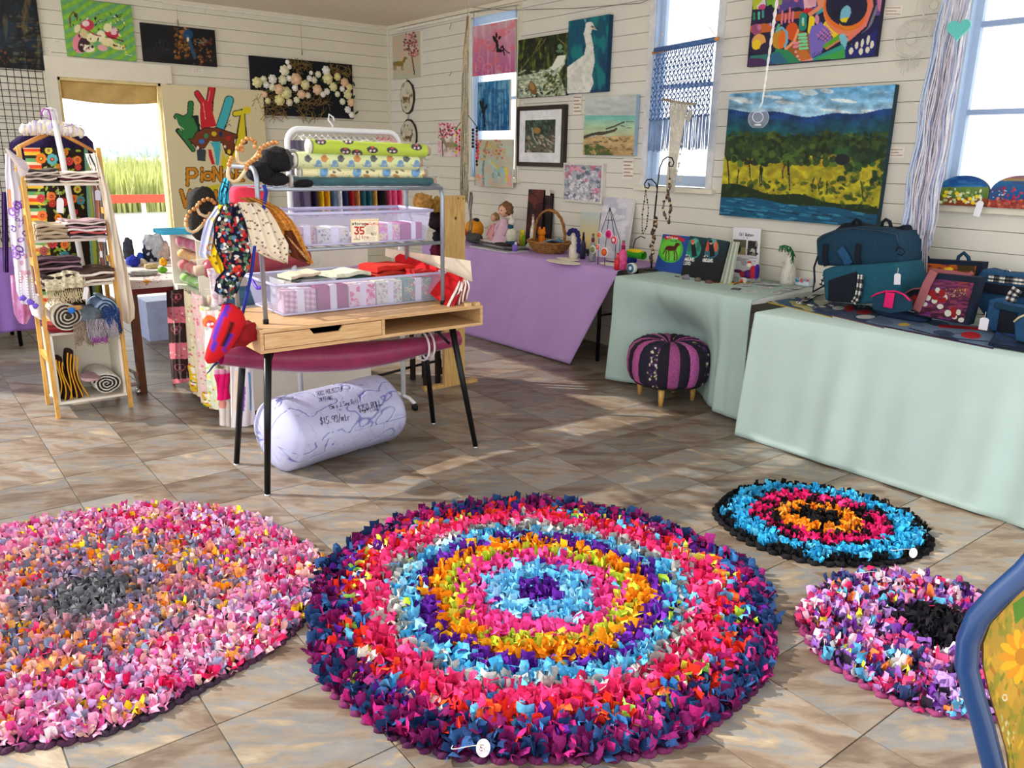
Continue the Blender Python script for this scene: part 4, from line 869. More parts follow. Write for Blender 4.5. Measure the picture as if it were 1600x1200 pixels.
b=MB();h0=onY(517,186,ry_);b.tube([(h0[0],ry_,1.69),(h0[0]+.01,ry_,1.73),(h0[0]-.015,ry_,1.76),(h0[0]-.01,ry_,1.79),(h0[0]+.015,ry_,1.775),(h0[0]+.02,ry_,1.755)],.005,6);tag(b.build('coat_hanger',GW),'bare white hanger hook sticking up above the rail','hanger')
# black pile on the left end of rack: big black knitted hat/scarf + beaded bags
KN=mat('black_knit','17161A',.95,var=.3,scale=80,bump=.8,bscale=120)
T=thing('knitted_bag','large black knitted bag slumped over the left end of the rack','bag',(1.5,3.72,1.42))
for k,(px,py,rr,rz) in enumerate(((432,250,.075,.055),(405,268,.06,.045),(470,286,.055,.022),(430,280,.06,.03))):
 c_=onY(px,py,3.72);b=MB();b.blob(tuple(c_),(rr,.06,rz),.85,22,14,.08,k);b.build('knit_body',KN,T)
RING=mat('cream_ring','DCC49A',.35,var=.05)
def beaded_handle(parent,P,r=.0105,cane=True):
 n=len(P)
 for i,p in enumerate(P):b=MB();b.blob(tuple(p),(r,r,r),1,10,8);b.build('wooden_bead',BEAD,parent)
def arc(px,Y):return [onY(x,y,Y) for x,y in px]
T=thing('beaded_handle','wooden bead and cane ring handle on the black knitted bag','handle',tuple(onY(400,290,3.60)))
for px in ([(378,234),(377,228),(380,221),(386,217),(393,218),(398,222),(399,229)],[(432,223),(426,223),(420,225),(414,228),(408,232),(405,237),(406,243),(401,246),(396,250),(391,253),(387,257),(385,262)],[(360,252),(362,247),(358,257),(371,232)]):beaded_handle(T,arc(px,3.585))
for px in ([(371,233),(370,243),(372,253),(380,256),(389,254),(398,246),(404,238)],[(358,258),(356,270),(358,280),(364,284),(372,282),(380,272),(386,262)]):b=MB();b.tube([tuple(p) for p in arc(px,3.60)],.0075,8);b.build('cane_ring',RING,T)
T=thing('raffia_bag','small black raffia bag with bead handles on top of the white unit','bag',(1.50,4.9,1.09))
c_=onY(318,335,4.72);b=MB();b.blob(tuple(c_),(.085,.05,c_[2]-1.086),.75,20,12,.04,3);b.build('body',mat('black_raffia','25211E',.8,var=.4,scale=60,bump=.5),T)
for px in ([(292,352),(291,345),(293,338),(297,331),(303,327),(308,323),(312,317),(318,313),(325,311),(331,313),(335,317)],[(318,350),(321,345),(325,340),(328,334)]):beaded_handle(T,arc(px,4.64),.012)
for px in ([(291,340),(290,352),(294,360),(301,363),(308,360),(316,352)],[(309,318),(308,326),(312,334),(320,338),(330,336)]):b=MB();b.tube([tuple(p) for p in arc(px,4.64)],.009,8);b.build('cane_ring',RING,T)
# cloth bags hanging from the left arch of the rack
def hang_cloth(name,label,cat,outline,Y,bgc,painter,bulge=.03,th=.006,n=1.1,folds=6,amp=.010,m=None,seed=0,group=None):
 """outline: list of (y, xl, xr) pixel rows from top to bottom"""
 ys=np.array([o[0] for o in outline],float);xl=np.array([o[1] for o in outline],float);xr=np.array([o[2] for o in outline],float)
 nv2=int((ys[-1]-ys[0])*n)+2;nu_=int(max(xr-xl)*n)+6;G=np.zeros((nv2,nu_,3))
 for i,y in enumerate(np.linspace(ys[0],ys[-1],nv2)):
  a,c=np.interp(y,ys,xl),np.interp(y,ys,xr)
  for j in range(nu_):
   u=j/(nu_-1);G[i,j]=onY(a+(c-a)*u,y,Y)
   G[i,j,1] -= bulge*math.sin(PI*u)+amp*math.sin(folds*PI*u+seed+i*.03)
 p=Paint(G,bgc);painter(p);T=thing(name,label,cat,(G[...,0].mean(),Y,G[...,2].min()),group);grid('cloth',G,m or PF,T,p.c)
 G2=G.copy();G2[...,1]=Y+(Y-G[...,1])*.6+th;grid('cloth_back',G2[::3,::3],mat('back_'+bgc,bgc,.9),T);return T
def leaves(p):
 p.z(280,280,6);q=random.Random(5)
 for _ in range(320):
  p.ell(q.uniform(300,700),q.uniform(190,1120),q.uniform(9,30),q.uniform(8,20),q.choice(['C01E24','E8E2D4','5E86AC','3E5A3E','8A7A66','E8E2D4','1A2040','6E9070','D8452A']),q.uniform(0,180))
hang_cloth('patterned_bag','navy bag with red, white and green leaf print hanging at the rack end','bag',[(318,350,370),(330,345,376),(350,336,384),(380,335,388),(400,343,392),(420,352,390),(437,338,378),(455,336,372),(466,350,366)],3.575,'10142C',leaves)
def rainbow(p):
 p.dabs(60,(p.x.min(),p.y.min(),p.x.max(),p.y.max()),(1,2.5),['F0A8C0','A8C8F0','F2E08A','F8F8FF'],3);p.z(280,280,6)
 for k,c in enumerate(('D84A6A','F0A030','F2E05A','5AB86A','4A7AD0')):p.ell(345,380,34-k*5,30-k*5,c,ring=.7);p.ell(310,640,60-k*8,34-k*5,c,ring=.75)
hang_cloth('patterned_bag','pale blue bag with rainbow print hanging left of the leaf print bag','bag',[(322,338,348),(345,322,340),(370,316,336),(395,312,332),(402,314,336)],3.66,'C8CEEA',rainbow)
hang_cloth('patterned_bag','bright yellow bag hanging behind the leaf print bag','bag',[(320,342,352),(335,340,350),(385,332,348),(400,324,354),(425,338,352),(428,342,348)],3.63,'E8C41A',lambda p:p.dabs(26,(320,320,356,430),(1,2.6),['B89410','6A5A1A','F6E46A'],2))
hang_cloth('patterned_bag','turquoise bag with black swirl print hanging on the rack post','bag',[(278,350,357),(295,344,358),(312,342,356),(322,346,354)],3.64,'30A0BC',lambda p:p.line([(346,300),(352,290),(356,296),(350,306),(346,314)],2.4,'10202A').line([(348,284),(355,288)],2,'10202A'))
def birds(p):
 q=random.Random(8)
 for _ in range(95):
  x,y=q.uniform(368,452),q.uniform(318,412);p.ell(x,y,1.7,.9,'3A2A2A',q.uniform(-40,60));p.ell(x+1.2,y-1,.8,.8,'A83A2A')
hang_cloth('patterned_bag','cream cloth with tiny black bird print hanging over the rack','bag',[(316,372,402),(326,374,418),(345,382,430),(365,388,440),(382,393,450),(395,404,450),(403,418,450),(411,442,448)],3.575,'E8DCC4',birds,bulge=.025)
def weave(p):p.noise(.5,.5,.35,3);p.z(280,280,6);p.poly([(985,480),(1060,480),(1200,740),(1200,800),(1040,720),(985,560)],'5E2A12');[p.line([(1000+k*14,520+k*18),(1200,730+k*9)],3,'D8A86A') for k in range(5)]
hang_cloth('raffia_bag','mustard woven raffia bag with brown band hanging on the rack front','bag',[(309,372,404),(316,390,420),(326,412,438),(345,428,456),(365,440,468),(385,446,476),(400,452,484),(411,478,489)],3.60,'C98A3A',weave,bulge=.03)
b=MB();P=arc([(412,289),(416,300),(411,330),(403,352)],3.575);b.tube([tuple(p) for p in P],.008,6);P=arc([(398,384),(394,420),(386,460),(378,495)],3.57);b.tube([tuple(p) for p in P],.007,6);tag(b.build('blue_strap',mat('royal_blue_strap','1E2E90',.8)),'royal blue fabric strap trailing down the front of the rack','strap')
pil('folded_felt','coral pink folded felt under the rack top shelf, left end','felt',tuple(onY(388,305,3.9)),(.085,.05,.042),mat('coral_felt','F0405A',.9),.5,.03,2)
# red & blue knitted slipper hanging
T=thing('felt_slipper','red and violet felt slipper hanging off the left desk edge','slipper',tuple(onY(350,565,3.5)))
SP=[(355,475,8),(362,488,17),(360,505,24),(352,525,22),(342,545,19),(333,560,13),(330,567,6)]
X=np.zeros((len(SP)*4-3,22,3));yy=[s_[1] for s_ in SP]
for i in range(X.shape[0]):
 y=yy[0]+(yy[-1]-yy[0])*i/(X.shape[0]-1);cx=np.interp(y,yy,[s_[0] for s_ in SP]);r=np.interp(y,yy,[s_[2] for s_ in SP])*.0026;c_=onY(cx,y,3.50)
 for j in range(22):a=2*PI*j/22;X[i,j]=c_+np.array([r*math.cos(a)*1.1,r*.75*math.sin(a),0])
from itertools import chain
p=Paint(np.concatenate([X[:,:1]*1,X[:,1:]],1),'C8141E');p.z(240,340,4);p.line([(460,560),(420,640),(385,740),(370,820)],36,'5A2AA8');p.line([(495,740),(450,800),(440,830)],22,'5A2AA8');p.line([(500,650),(480,720),(430,800)],22,'14080C')
grid('felt',X,PF,T,p.c,closed_u=True)
b=MB();P=arc([(340,566),(333,572),(327,580),(323,584)],3.5);b.tube([tuple(a_) for a_ in P],.006,6,r2=.002);P=arc([(355,476),(357,462),(358,450)],3.5);b.tube([tuple(a_) for a_ in P],.002,5);b.build('tie_cord',mat('navy_cord','1E2860',.8),T)
pil('cloth_pouch','dark red cloth pouch draped over the desk corner','pouch',tuple(onY(372,520,3.55)),(.075,.06,.055),mat('dark_red_felt','8E1018',.9),.8,.15,5)
# ================================================================== BAMBOO LADDER SHELF AND CLOTHES AT THE LEFT
lx0,lx1,ly0,ly1=.70,1.11,5.33,5.68
T=thing('ladder_shelf','bamboo and white ladder shelf with four tiers of folded textiles','shelf',((lx0+lx1)/2,5.5,0))
for x in (lx0,lx1):
 b=MB();b.prism([(x-.011,ly0,0),(x+.011,ly0,0),(x+.011,ly0+.028,0),(x-.011,ly0+.028,0)],(0,.10,1.585));b.build('leg',BAM,T)
 b=MB();b.prism([(x-.011,ly1,0),(x+.011,ly1,0),(x+.011,ly1+.028,0),(x-.011,ly1+.028,0)],(0,-.10,1.52));b.build('leg',BAM,T)
 for z in (.36,.66,.93,1.22):b=MB();dy=.10*z/1.585;b.box((x-.009,ly0+.03+dy,z-.018),(x+.009,ly1-dy,z+.018));b.build('side_rung',BAM,T)
SH=[]
for z in (1.385,1.065,.80):
 dy=.10*z/1.585;b=MB();b.box((lx0+.012,ly0+.005+dy,z-.016),(lx1-.012,ly1-dy,z),.001);b.build('shelf_board',WHT,T);SH.append((z,ly0+.005+dy,ly1-dy))
bz0,bz1=.085,.52
b=MB();b.box((lx0+.013,ly0+.02,bz0),(lx1-.013,ly1-.02,bz0+.015));b.build('shelf_board',WHT,T)
b=MB();b.box((lx0+.013,ly0+.045,bz1-.015),(lx1-.013,ly1-.02,bz1));b.build('shelf_board',WHT,T)
for x in (lx0+.013,lx1-.028):b=MB();b.box((x,ly0+.035,bz0+.015),(x+.015,ly1-.02,bz1-.015));b.build('box_side',WHT,T)
b=MB();b.box((lx0+.013,ly1-.03,bz0),(lx1-.013,ly1-.015,bz1));b.build('box_back',WHT,T)
def spiral_roll(name,label,cat,c,r,length,cols,turns=4.5,axis='y',seed=0,flat=.85,tag_cat=None,band=None):
 """rolled textile, coil visible at the front"""
 T=thing(name,label,cat,(c[0],c[1],c[2]-r*flat));n=90;th=r/(turns*1.25)
 for s_,m_ in enumerate(cols[:2]):
  X=np.zeros((2+8,n,3))
  for i in range(n):
   t=i/(n-1);a=2*PI*turns*t+seed+s_*.0;rr=r*(.16+.84*t)-s_*th*.45;k=1+.05*math.sin(3*a+seed)
   for j in range(10):X[j,i]=(c[0]+rr*k*math.cos(a),c[1]+length*j/9+.004*math.sin(5*a),c[2]+rr*k*flat*math.sin(a))
  grid('rolled_cloth' if s_ == 0 else 'rolled_lining',X,mat('roll_'+m_,m_,.95,var=.15,scale=60,bump=.4,bscale=150),T,thick=th*.42)
 if len(cols) > 2:b=MB();b.blob((c[0],c[1]+length*.5,c[2]),(r*.85,length*.48,r*.85*flat),.7,16,8);b.build('roll_core',mat('roll_'+cols[2],cols[2],.95),T)
 return T
spiral_roll('rolled_rug','grey-white rolled throw with black lining in the bottom box','rug roll',(.985,5.33,.182),.083,.30,['D9D4CA','1C1B1C','D2CCC0'],3.3,seed=1,flat=.78)
T=thing('appliqued_patch','pink-grey bird patch on top of the rolled throw','patch',tuple(onY(139,588,5.36)))
G=[]
for i in range(18):a=2*PI*i/18;px=139+14*math.cos(a)+(5 if i < 3 else 0);py=589+8*math.sin(a);q_=onZ(px,py,.262);G.append(tuple(q_))
b=MB();b.prism(G,(0,0,.004));b.build('patch_cloth',mat('patch_mauve','8A6A6C',.9,var=.3,scale=80),T)
T=thing('folded_rug','brown throws with mustard edging stood folded in the bottom box','rug')if False else None
for k,lab in enumerate(('black and gold edged folded throw against the left side of the box','brown and gold edged folded throw beside the rolled one')):
 T=thing('folded_throw',lab,'throw',(.765+.055*k,5.42,.101))
 for i in range(4 if k else 3):
  x=.745+.058*k+i*.013;P=[]
  for t in np.linspace(0,1,14):P.append((x+.012*math.sin(t*5+k+i*.4)+(.02*(1-t)**2)*(i-1.5)*1.1,5.37+.002*i,.105+t*(.255+.035*k-.01*i)))
  b=MB();b.tube(P,.0042,6);b.build('gold_edge',mat('mustard_braid','D79A1E',.7),T)
 X=np.zeros((12,2*6,3))
 for v in range(12):
  t=v/11
  for u in range(12):a=2*PI*u/12;X[v,u]=(.765+.058*k+.012*math.sin(t*5+k)+.028*math.cos(a)*(1-.2*t),5.47+.09*math.sin(a),.102+t*(.25+.035*k))
 grid('folded_cloth',X,mat('brown_throw','33211A',.95,var=.3,bump=.4),T,closed_u=True);b=MB();b.blob((.765+.058*k+.012*math.sin(5+k),5.47,.352+.035*k),(.022,.075,.008),1,12,6);b.build('cloth_top',MATS['brown_throw'],T)
def fringe(parent,pts,L,m,n=3,r=.0022,seed=0,spread=.006,name='tassel'):
 q=random.Random(seed);b=MB()
 for p in pts:
  for _ in range(n):
   x,y,z=p;P=[(x,y,z)];l=L*q.uniform(.8,1.15)
   for i in range(1,6):t=i/5;P.append((x+q.uniform(-1,1)*spread*t*1.5,y-.012*math.sin(t*2)+q.uniform(-.5,.5)*spread,z-l*t))
   b.tube(P,r,4)
 o=b.build(name,m,parent);tag(o,kind='stuff');return o
# rolled scarves tier (on top of the box)
T=spiral_roll('rolled_scarf','brown and cream rolled scarf with long fringe above the bottom box','scarf',(.815,5.31,.625),.088,.28,['CFC6B4','3A322C','5A4E44'],3.6,seed=2,flat=.95)
fringe(T,[(.835+i*.007,5.29,.60-.003*abs(i-6)) for i in range(14)],.13,mat('taupe_yarn','8A7A6C',.95,var=.2),3,seed=1)
T=spiral_roll('rolled_scarf','blue and white rolled scarf with navy fringe, right of the brown one','scarf',(1.03,5.33,.645),.070,.26,['9AB2CC','2A4468','6A86A8'],2.8,seed=3)
fringe(T,[(1.00+i*.0065,5.285,.68-.004*abs(i-7)) for i in range(15)],.15,mat('navy_yarn','1C3A74',.95,var=.25),3,seed=2)
T=thing('rolled_scarf','grey and purple tasselled scarf bundled between the two rolls','scarf',(.94,5.36,.56));b=MB();b.blob((.94,5.40,.61),(.08,.12,.06),.9,20,12,.1,2);b.build('bundled_cloth',mat('slate_cloth','5E6872',.95,var=.35,scale=30,bump=.4),T)
fringe(T,[(.905+i*.0078,5.28,.60) for i in range(22)],.12,mat('grey_yarn','A29CA6',.95,var=.25),3,seed=3);fringe(T,[(.925+i*.01,5.275,.505) for i in range(9)],.05,mat('purple_yarn','8A3A8E',.95),3,seed=4)
folded('folded_rug','dark red folded rug lying flat on top of the box','rug',(.87,5.46,.521),(.32,.24,.035),['7A1420','9A2A30'],2,seed=8)
pil('paper_tube','brown paper tag roll poking out between the scarves','tag',tuple(onY(117,481,5.29)),(.04,.012,.014),mat('kraft','B58A54',.8),.6,.02,1,Matrix.Rotation(-.5,3,'Y').to_3x3() if False else None)
pil('blue_pompom','small bright blue yarn flower on the scarves','yarn flower',tuple(onY(112,485,5.27)),(.018,.014,.018),mat('bright_blue_yarn','2C78D2',.95,var=.2,bump=.6),1,.15,2)
# tier 3 (z=.80)
z,y0_,y1_=SH[2]
T=folded('folded_shawl','cream crocheted shawl with knotted fringe over the third tier','shawl',(.80,5.47,z+.001),(.17,.24,.055),['4A3A38','E2D8C4','3A2E2C'],3,seed=9)
X=np.zeros((14,24,3));
for v in range(14):
 for u in range(24):X[v,u]=(.725+.215*u/23,5.375-.02*math.sin(v*.2)-.008*math.sin(u*1.3)-.02*(v/13),z+.055+.02*math.sin(PI*u/23)*(1-v/13)+(.01 if u > 10 else 0)-v*.0062)
grid('crochet_panel',X,mat('cream_crochet','DCCFAE',.95,var=.45,scale=55,bump=.8,bscale=120),T,thick=.006)
fringe(T,[(.73+.0105*i,5.355,z-.02) for i in range(19)],.075,mat('cream_yarn','DDCDA4',.95,var=.15),3,seed=5,spread=.009)
T=folded('folded_scarf','white folded scarf with brown grid lines on the third tier','scarf',(1.0,5.47,z+.001),(.20,.24,.075),['E9E2D2','5A4236','EDE6D8','4E3A30'],4,seed=10)
folded('folded_scarf','dark floral folded scarf piled at the back of the third tier','scarf',(.83,5.53,z+.06),(.24,.16,.08),['4A3440','B89AA4','33262E','8A6A78'],5,seed=11)
# tier 2
z,y0_,y1_=SH[1]
folded('folded_scarf','tan folded scarf at the left of the second tier','scarf',(.80,5.47,z+.001),(.17,.22,.085),['A99478','BFAE94'],4,seed=12)
folded('folded_scarf','red, black and white print folded scarf on the second tier','scarf',(.985,5.46,z+.001),(.21,.22,.055),['B8A8A8','2A2228','C85A5A','E4DCD8'],4,seed=13)
folded('folded_scarf','pink and black striped folded scarf on top of the print scarf','scarf',(.975,5.46,z+.058),(.22,.2,.045),['C89AA0','2E2A2E','E2D4CE','BCA0A8'],4,.1,seed=14)
# tier 1
z,y0_,y1_=SH[0]
folded('folded_scarf','grey and cream striped folded scarf at the left of the top tier','scarf',(.795,5.49,z+.001),(.17,.2,.07),['4A4240','D8CCBC','6A5A54','C2B4A4','E6DCCE'],6,seed=15)
folded('folded_scarf','cream folded scarf with maroon stripes at the right of the top tier','scarf',(.985,5.49,z+.001),(.22,.2,.055),['E6DACA','5E2630','EADFD2','D9C4B8'],5,seed=16)
def card_tag(px,py,Y,w,h,label,rot=0,col='F1EEF2',lines=True,parent=None):
 c=onY(px,py,Y);T=thing('price_tag',label,'tag',tuple(c-np.array([0,0,h/2])));b=MB();R=Matrix.Rotation(rot,3,'Y');P=[]
 for x,z_ in ((-w/2,-h/2),(w/2,-h/2),(w/2,h*.35),(w*.25,h/2),(-w*.25,h/2),(-w/2,h*.35)):
  q_=R @ Vector((x,0,z_));P.append((c[0]+q_.x,c[1],c[2]+q_.z))
 b.prism(P,(0,.0012,0));b.build('card',mat('card_'+col,col,.7,var=.02),T)
 t0=R @ Vector((0,0,h/2));b=MB();b.tube([(c[0]+t0.x,c[1],c[2]+t0.z-.004),(c[0]+t0.x-.004,c[1]+.01,c[2]+t0.z+.03),(c[0]+t0.x,c[1]+.03,c[2]+t0.z+.06)],.0012,4);b.build('string',mat('string','E8E2DA',.8),T);return T
card_tag(94,321,5.36,.036,.085,'long white card tag hanging from the top tier',.12)
card_tag(159,372,5.36,.045,.045,'square white tag hanging at the end of the second tier',.1)
card_tag(153,305,5.38,.030,.058,'grey oval tag hanging inside the right leg of the shelf',.05,'C9C6D6')
card_tag(134,458,5.30,.026,.075,'slim white tag hanging over the third tier',.25)
card_tag(158,397,5.38,.014,.04,'thin white tag below the square one',.0)
# garment clothes on white rail behind
T=thing('clothes_rail','white pole of a clothes rail standing behind the ladder shelf','clothes rail',(.97,5.62,0))
p0=onY(82,176,5.72);b=MB();b.tube([(1.03,5.74,0.04),tuple(onY(134,445,5.72)),tuple(onY(97,245,5.72)),tuple(p0)],.017,12);b.build('pole',GW,T)
P=[onY(82,176,5.72),onY(79,171,5.72),onY(73,172,5.73),onY(70,180,5.74)];b=MB();b.tube([tuple(a) for a in P],.015,10);b.build('bent_top',GW,T)
b=MB();b.tube([(.72,5.76,.04),(1.25,5.76,.04)],.014,8);b.build('base_bar',GW,T)
b=MB();b.tube([tuple(onY(199,577,5.62)),tuple(onY(210,582,5.62)),tuple(onY(216,598,5.62)),tuple(onY(216,606,5.62))],.010,8);b.build('castor_arm',mat('grey_tube','9A9A98',.3,.6),T)
b=MB();c_=onY(216,608,5.62);b.tube([(c_[0]-.012,c_[1],.025),(c_[0]+.012,c_[1],.025)],.025,12);b.build('castor',CHR,T)
T=thing('wooden_hanger','large wooden hanger holding the floral dress','hanger',tuple(onY(88,220,5.78)))
HG=wood('hanger_wood','C07A34','DFA05A',6,(1,1,1),.4)
for a_,c_ in (((22,235),(78,207)),((92,208),(150,238))):b=MB();P0,P1=onY(*a_,5.78),onY(*c_,5.78);b.tube([tuple(P0),tuple(P0+(P1-P0)*.15+np.array([0,0,.005])),tuple(P1)],[.009,.013,.015] if a_[0] < 50 else [.015,.013,.009],8);b.build('hanger_arm',HG,T)
b=MB();b.tube([tuple(onY(x,y,5.78)) for x,y in ((80,208),(85,203),(92,208))],.013,8);b.tube([tuple(onY(x,y,5.78)) for x,y in ((85,203),(84,190),(76,186),(72,176),(80,170),(88,176))],.003,6);b.build('hook',CHR,T)
def dress(p):
 p.c[:]=hx('241A10');p.z(0,180,5);q=random.Random(12)
 # left stripes
 sx0=lambda y:190+y*.085
 m=p.px < 285+p.py*.10;k=(p.py/26).astype(int) % 5;cols=['E8502E','F2C03A','2E2A1E','6AA86A','F0E0B8']
 for i,c in enumerate(cols):p.put(m & (k == i),c)
 fl=[(320,340,42,'F0822A'),(408,345,44,'5AA6A8'),(540,360,34,'D0404A'),(505,290,30,'F0822A'),(605,350,32,'EE7A3A'),(610,405,26,'D0404A'),(470,405,28,'F0822A'),(380,275,30,'C9C24A'),(320,650,34,'D0404A'),(402,635,36,'EE7A3A'),(410,690,30,'C03A2A'),(495,680,34,'C8322A'),(605,580,30,'D8D04A'),(570,655,34,'EE6A2A'),(630,665,34,'4A9AA0'),(330,785,40,'EE7A3A'),(455,800,30,'F0922A'),(580,760,30,'C8323A'),(505,1010,34,'E87A2E'),(410,1000,40,'C8404A'),(505,1100,40,'3A8A90'),(585,1140,32,'E8902A'),(340,1060,36,'B85A5A'),(430,960,24,'3A8A90')]
 for _ in range(120):
  x,y=q.uniform(290,650),q.uniform(250,1250);p.ell(x,y,20,9,q.choice(['7E9A2E','9AB040','A8B85A']),q.uniform(0,180))
 for x,y,r,c in fl:
  for a in range(8):p.ell(x+r*.62*math.cos(a*PI/4),y+r*.62*math.sin(a*PI/4),r*.4,r*.4,c)
  p.ell(x,y,r*.6,r*.6,c);p.ell(x,y,r*.38,r*.38,'2A1E14');p.ell(x,y,r*.25,r*.25,'E86A4A' if c != 'F0822A' else 'F2D04A')
 for x0,x1,c in ((640,662,'78B0A0'),(662,690,'A8B84A'),(690,708,'6A7A2A')):m=(p.px > x0+p.py*.06) & (p.px < x1+p.py*.06);p.put(m,c)
hang_cloth('floral_dress','black dress with orange and teal flowers on the wooden hanger','dress',[(231,36,136),(260,42,143),(330,44,147),(400,50,155),(450,58,160),(520,66,170)],5.84,'241A10',dress,bulge=.06,folds=5,amp=.008,n=1.25)
hang_cloth('purple_blouse','dark purple lace blouse hanging behind the wooden hanger','blouse',[(212,30,135),(222,16,145),(235,14,147),(250,22,140)],5.95,'2C1E4A',lambda p:p.noise(.5,.5,.5,3),bulge=.05)
T=thing('padded_hanger','white and lilac crocheted padded hanger above the dress','hanger',tuple(onY(80,205,5.5)))
b=MB();q=random.Random(3)
for i in range(34):u=i/33;c_=onY(36+90*u,203-6*math.sin(PI*u)+4*u,5.76);b.m=i % 3;b.blob(tuple(c_),(.022,.026,.028+.01*math.sin(PI*u)),1,8,6,.25,i)
b.build('crochet_pad',[mat('pale_yarn','ECE6DA',.95,bump=.7),mat('lilac_yarn','D6C9E6',.95,bump=.7),mat('butter_yarn','EDE3BE',.95,bump=.7)],T)
b=MB();b.tube([tuple(onY(x,y,5.5)) for x,y in ((82,200),(80,188),(70,184),(68,176),(75,170),(84,173))],.004,6);b.build('hook',mat('lilac_cord','B49ACC',.7),T)
for k,(dx,c) in enumerate(((0,'A04AA0'),(4,'E8E6EC'),(8,'C8C8CE'),(11,'F0F0F0'))):
 b=MB();b.tube([tuple(onY(x+dx,y,5.46+.015*k)) for x,y in ((66,182),(65,175),(69,170),(75,171),(78,178),(80,188))],.005,6);tag(b.build('hanger_hook',mat('hook_'+c,c,.4)),['violet','white','grey','bright white'][k]+' hanger hook on the bent end of the white pole','hanger')
b=MB();b.tube([tuple(onY(x,y,5.47)) for x,y in ((100,198),(115,195),(130,197),(133,202),(128,205))],.002,5);tag(b.build('wire_hanger',mat('violet_wire','8A6AA0',.4)),'thin violet wire hanger arm beside the padded hanger','hanger')
def purp(p):
 q=random.Random(5)
 for _ in range(26):p.ell(q.uniform(14,40),q.uniform(300,420),q.uniform(2,6),q.uniform(3,8),q.choice(['8A4AC0','A878D0','6A3AA0']),q.uniform(0,180),ring=.35)
 for _ in range(10):p.ell(q.uniform(26,50),q.uniform(400,440),3,4,q.choice(['E8CFA0','D8A8B8']))
hang_cloth('lace_shawl','white shawl with purple scroll print at the left of the ladder shelf','shawl',[(240,8,18),(270,8,22),(300,10,32),(350,14,38),(400,20,46),(455,26,54),(475,34,56)],5.26,'E6E0EA',purp,bulge=.02,folds=4)
hang_cloth('pink_scarf','mauve and pink tie-dye scarf trailing behind the lace shawl','scarf',[(430,16,34),(460,18,46),(490,22,50),(505,30,42)],5.5,'C98AB8',lambda p:p.noise(.15,.08,.8,2,'B45A9A',.45,.2).noise(.1,.1,.5,7,'D8DCE8',.55,.2),folds=4)
hang_cloth('black_lace','dark purple lace scarf hanging beside the purple cloth','scarf',[(300,2,10),(380,4,13),(425,5,14)],5.9,'3A1E5A',lambda p:p.noise(.8,.8,.5,2))
hang_cloth('striped_towel','white towel with black stripes folded over the right leg top','towel',[(240,133,150),(255,138,153),(275,147,156),(292,150,157)],5.48,'F1EEEA',lambda p:p.line([(140,242),(150,262),(153,292)],2.5,'2E3A50').line([(137,243),(145,268),(149,292)],1.2,'5A5A60'),folds=3)
hang_cloth('grey_garment','grey striped garment hanging inside the right side of the shelf','garment',[(290,142,160),(340,148,163),(372,152,166),(440,160,172)],5.56,'8A8682',lambda p:p.line([(150,290),(162,440)],3,'B85A3A').line([(155,290),(167,440)],2,'D8D4CC'),folds=5)
hang_cloth('white_curtain','long cream white cloth hanging on the right of the ladder shelf','cloth',[(242,146,152),(300,158,171),(370,170,186),(430,178,201),(480,186,210),(497,190,210),(505,196,202)],5.40,'E8DDCB',lambda p:p.noise(.2,.02,.1,3),bulge=.02,folds=4)
T=thing('crochet_drops','string of white and violet crochet drops hanging from the shawl','trimming',tuple(onY(48,470,5.2)))
for k,(xa_,xb_) in enumerate(((32,34),(42,45),(50,53))):
 for i in range(9):b=MB();b.blob(tuple(onY(xa_+(xb_-xa_)*i/8,427+(k*4)+i*4.2,5.2)),(.0055,)*3,1,7,5);b.build('bead',mat('white_bead','F0ECEC',.4),T)
 b=MB();b.blob(tuple(onY(xb_+2,466+k*6,5.2)),(.016,.010,.014),1,10,6,.3,k);b.build('violet_flower',mat('violet_yarn','8060D8',.95,bump=.5),T)
def note(p):
 for k in range(7):p.line([(14+k*3,236+k*4.2),(36+k*2.4,249+k*4)],.8,'9A8A9C')
hang_cloth('handwritten_note','tilted handwritten paper note pinned at the top left of the shelf','note',[(232,8,12),(240,12,22),(252,20,40),(262,26,47),(275,30,40),(276,32,36)],5.22,'D8CCC8',note,bulge=.004,folds=1,amp=.002)
hang_cloth('white_towel','white rolled towel at the left side of the top tier','towel',[(268,16,30),(280,15,33),(290,16,32),(292,18,28)],5.32,'EEF0F0',lambda p:None,folds=1)
hang_cloth('orange_tag','salmon paper tag at the left side of the second tier','tag',[(296,12,20),(325,14,21)],5.25,'EFA070',lambda p:None,folds=1,amp=.001,bulge=.002)
hang_cloth('white_cushion','white cushion pressed against the left leg of the shelf','cushion',[(460,48,62),(480,46,68),(492,50,68),(497,58,66)],5.28,'F4EEE6',lambda p:None,folds=1,bulge=.05)
# ================================================================== SMALL TABLE IN THE DOORWAY
T=thing('side_table','small dark wood table with a printed white cloth near the doorway','table',(1.75,6.2,0));DW=wood('dark_wood','4E2A14','74431F',5,(8,8,1),.45)
tz=.755;q0=(1.22,5.605);q1=(2.0,6.75)
b=MB();b.box((q0[0],q0[1],tz-.03),(q1[0],q1[1],tz-.004));b.build('tabletop',DW,T)
b=MB();b.box((q0[0]+.02,q0[1]+.01,tz-.085),(q1[0]-.02,q0[1]+.03,tz-.03));b.build('apron',mat('dark_red_rail','6E1016',.4),T)
for x,y in ((q0[0]+.035,q0[1]+.035),(q1[0]-.035,q0[1]+.035),(q0[0]+.035,q1[1]-.035),(q1[0]-.035,q1[1]-.035)):
 b=MB();b.prism([(x-.024,y-.024,0),(x+.024,y-.024,0),(x+.024,y+.024,0),(x-.024,y+.024,0)],(0,0,tz-.03));b.build('leg',DW,T)
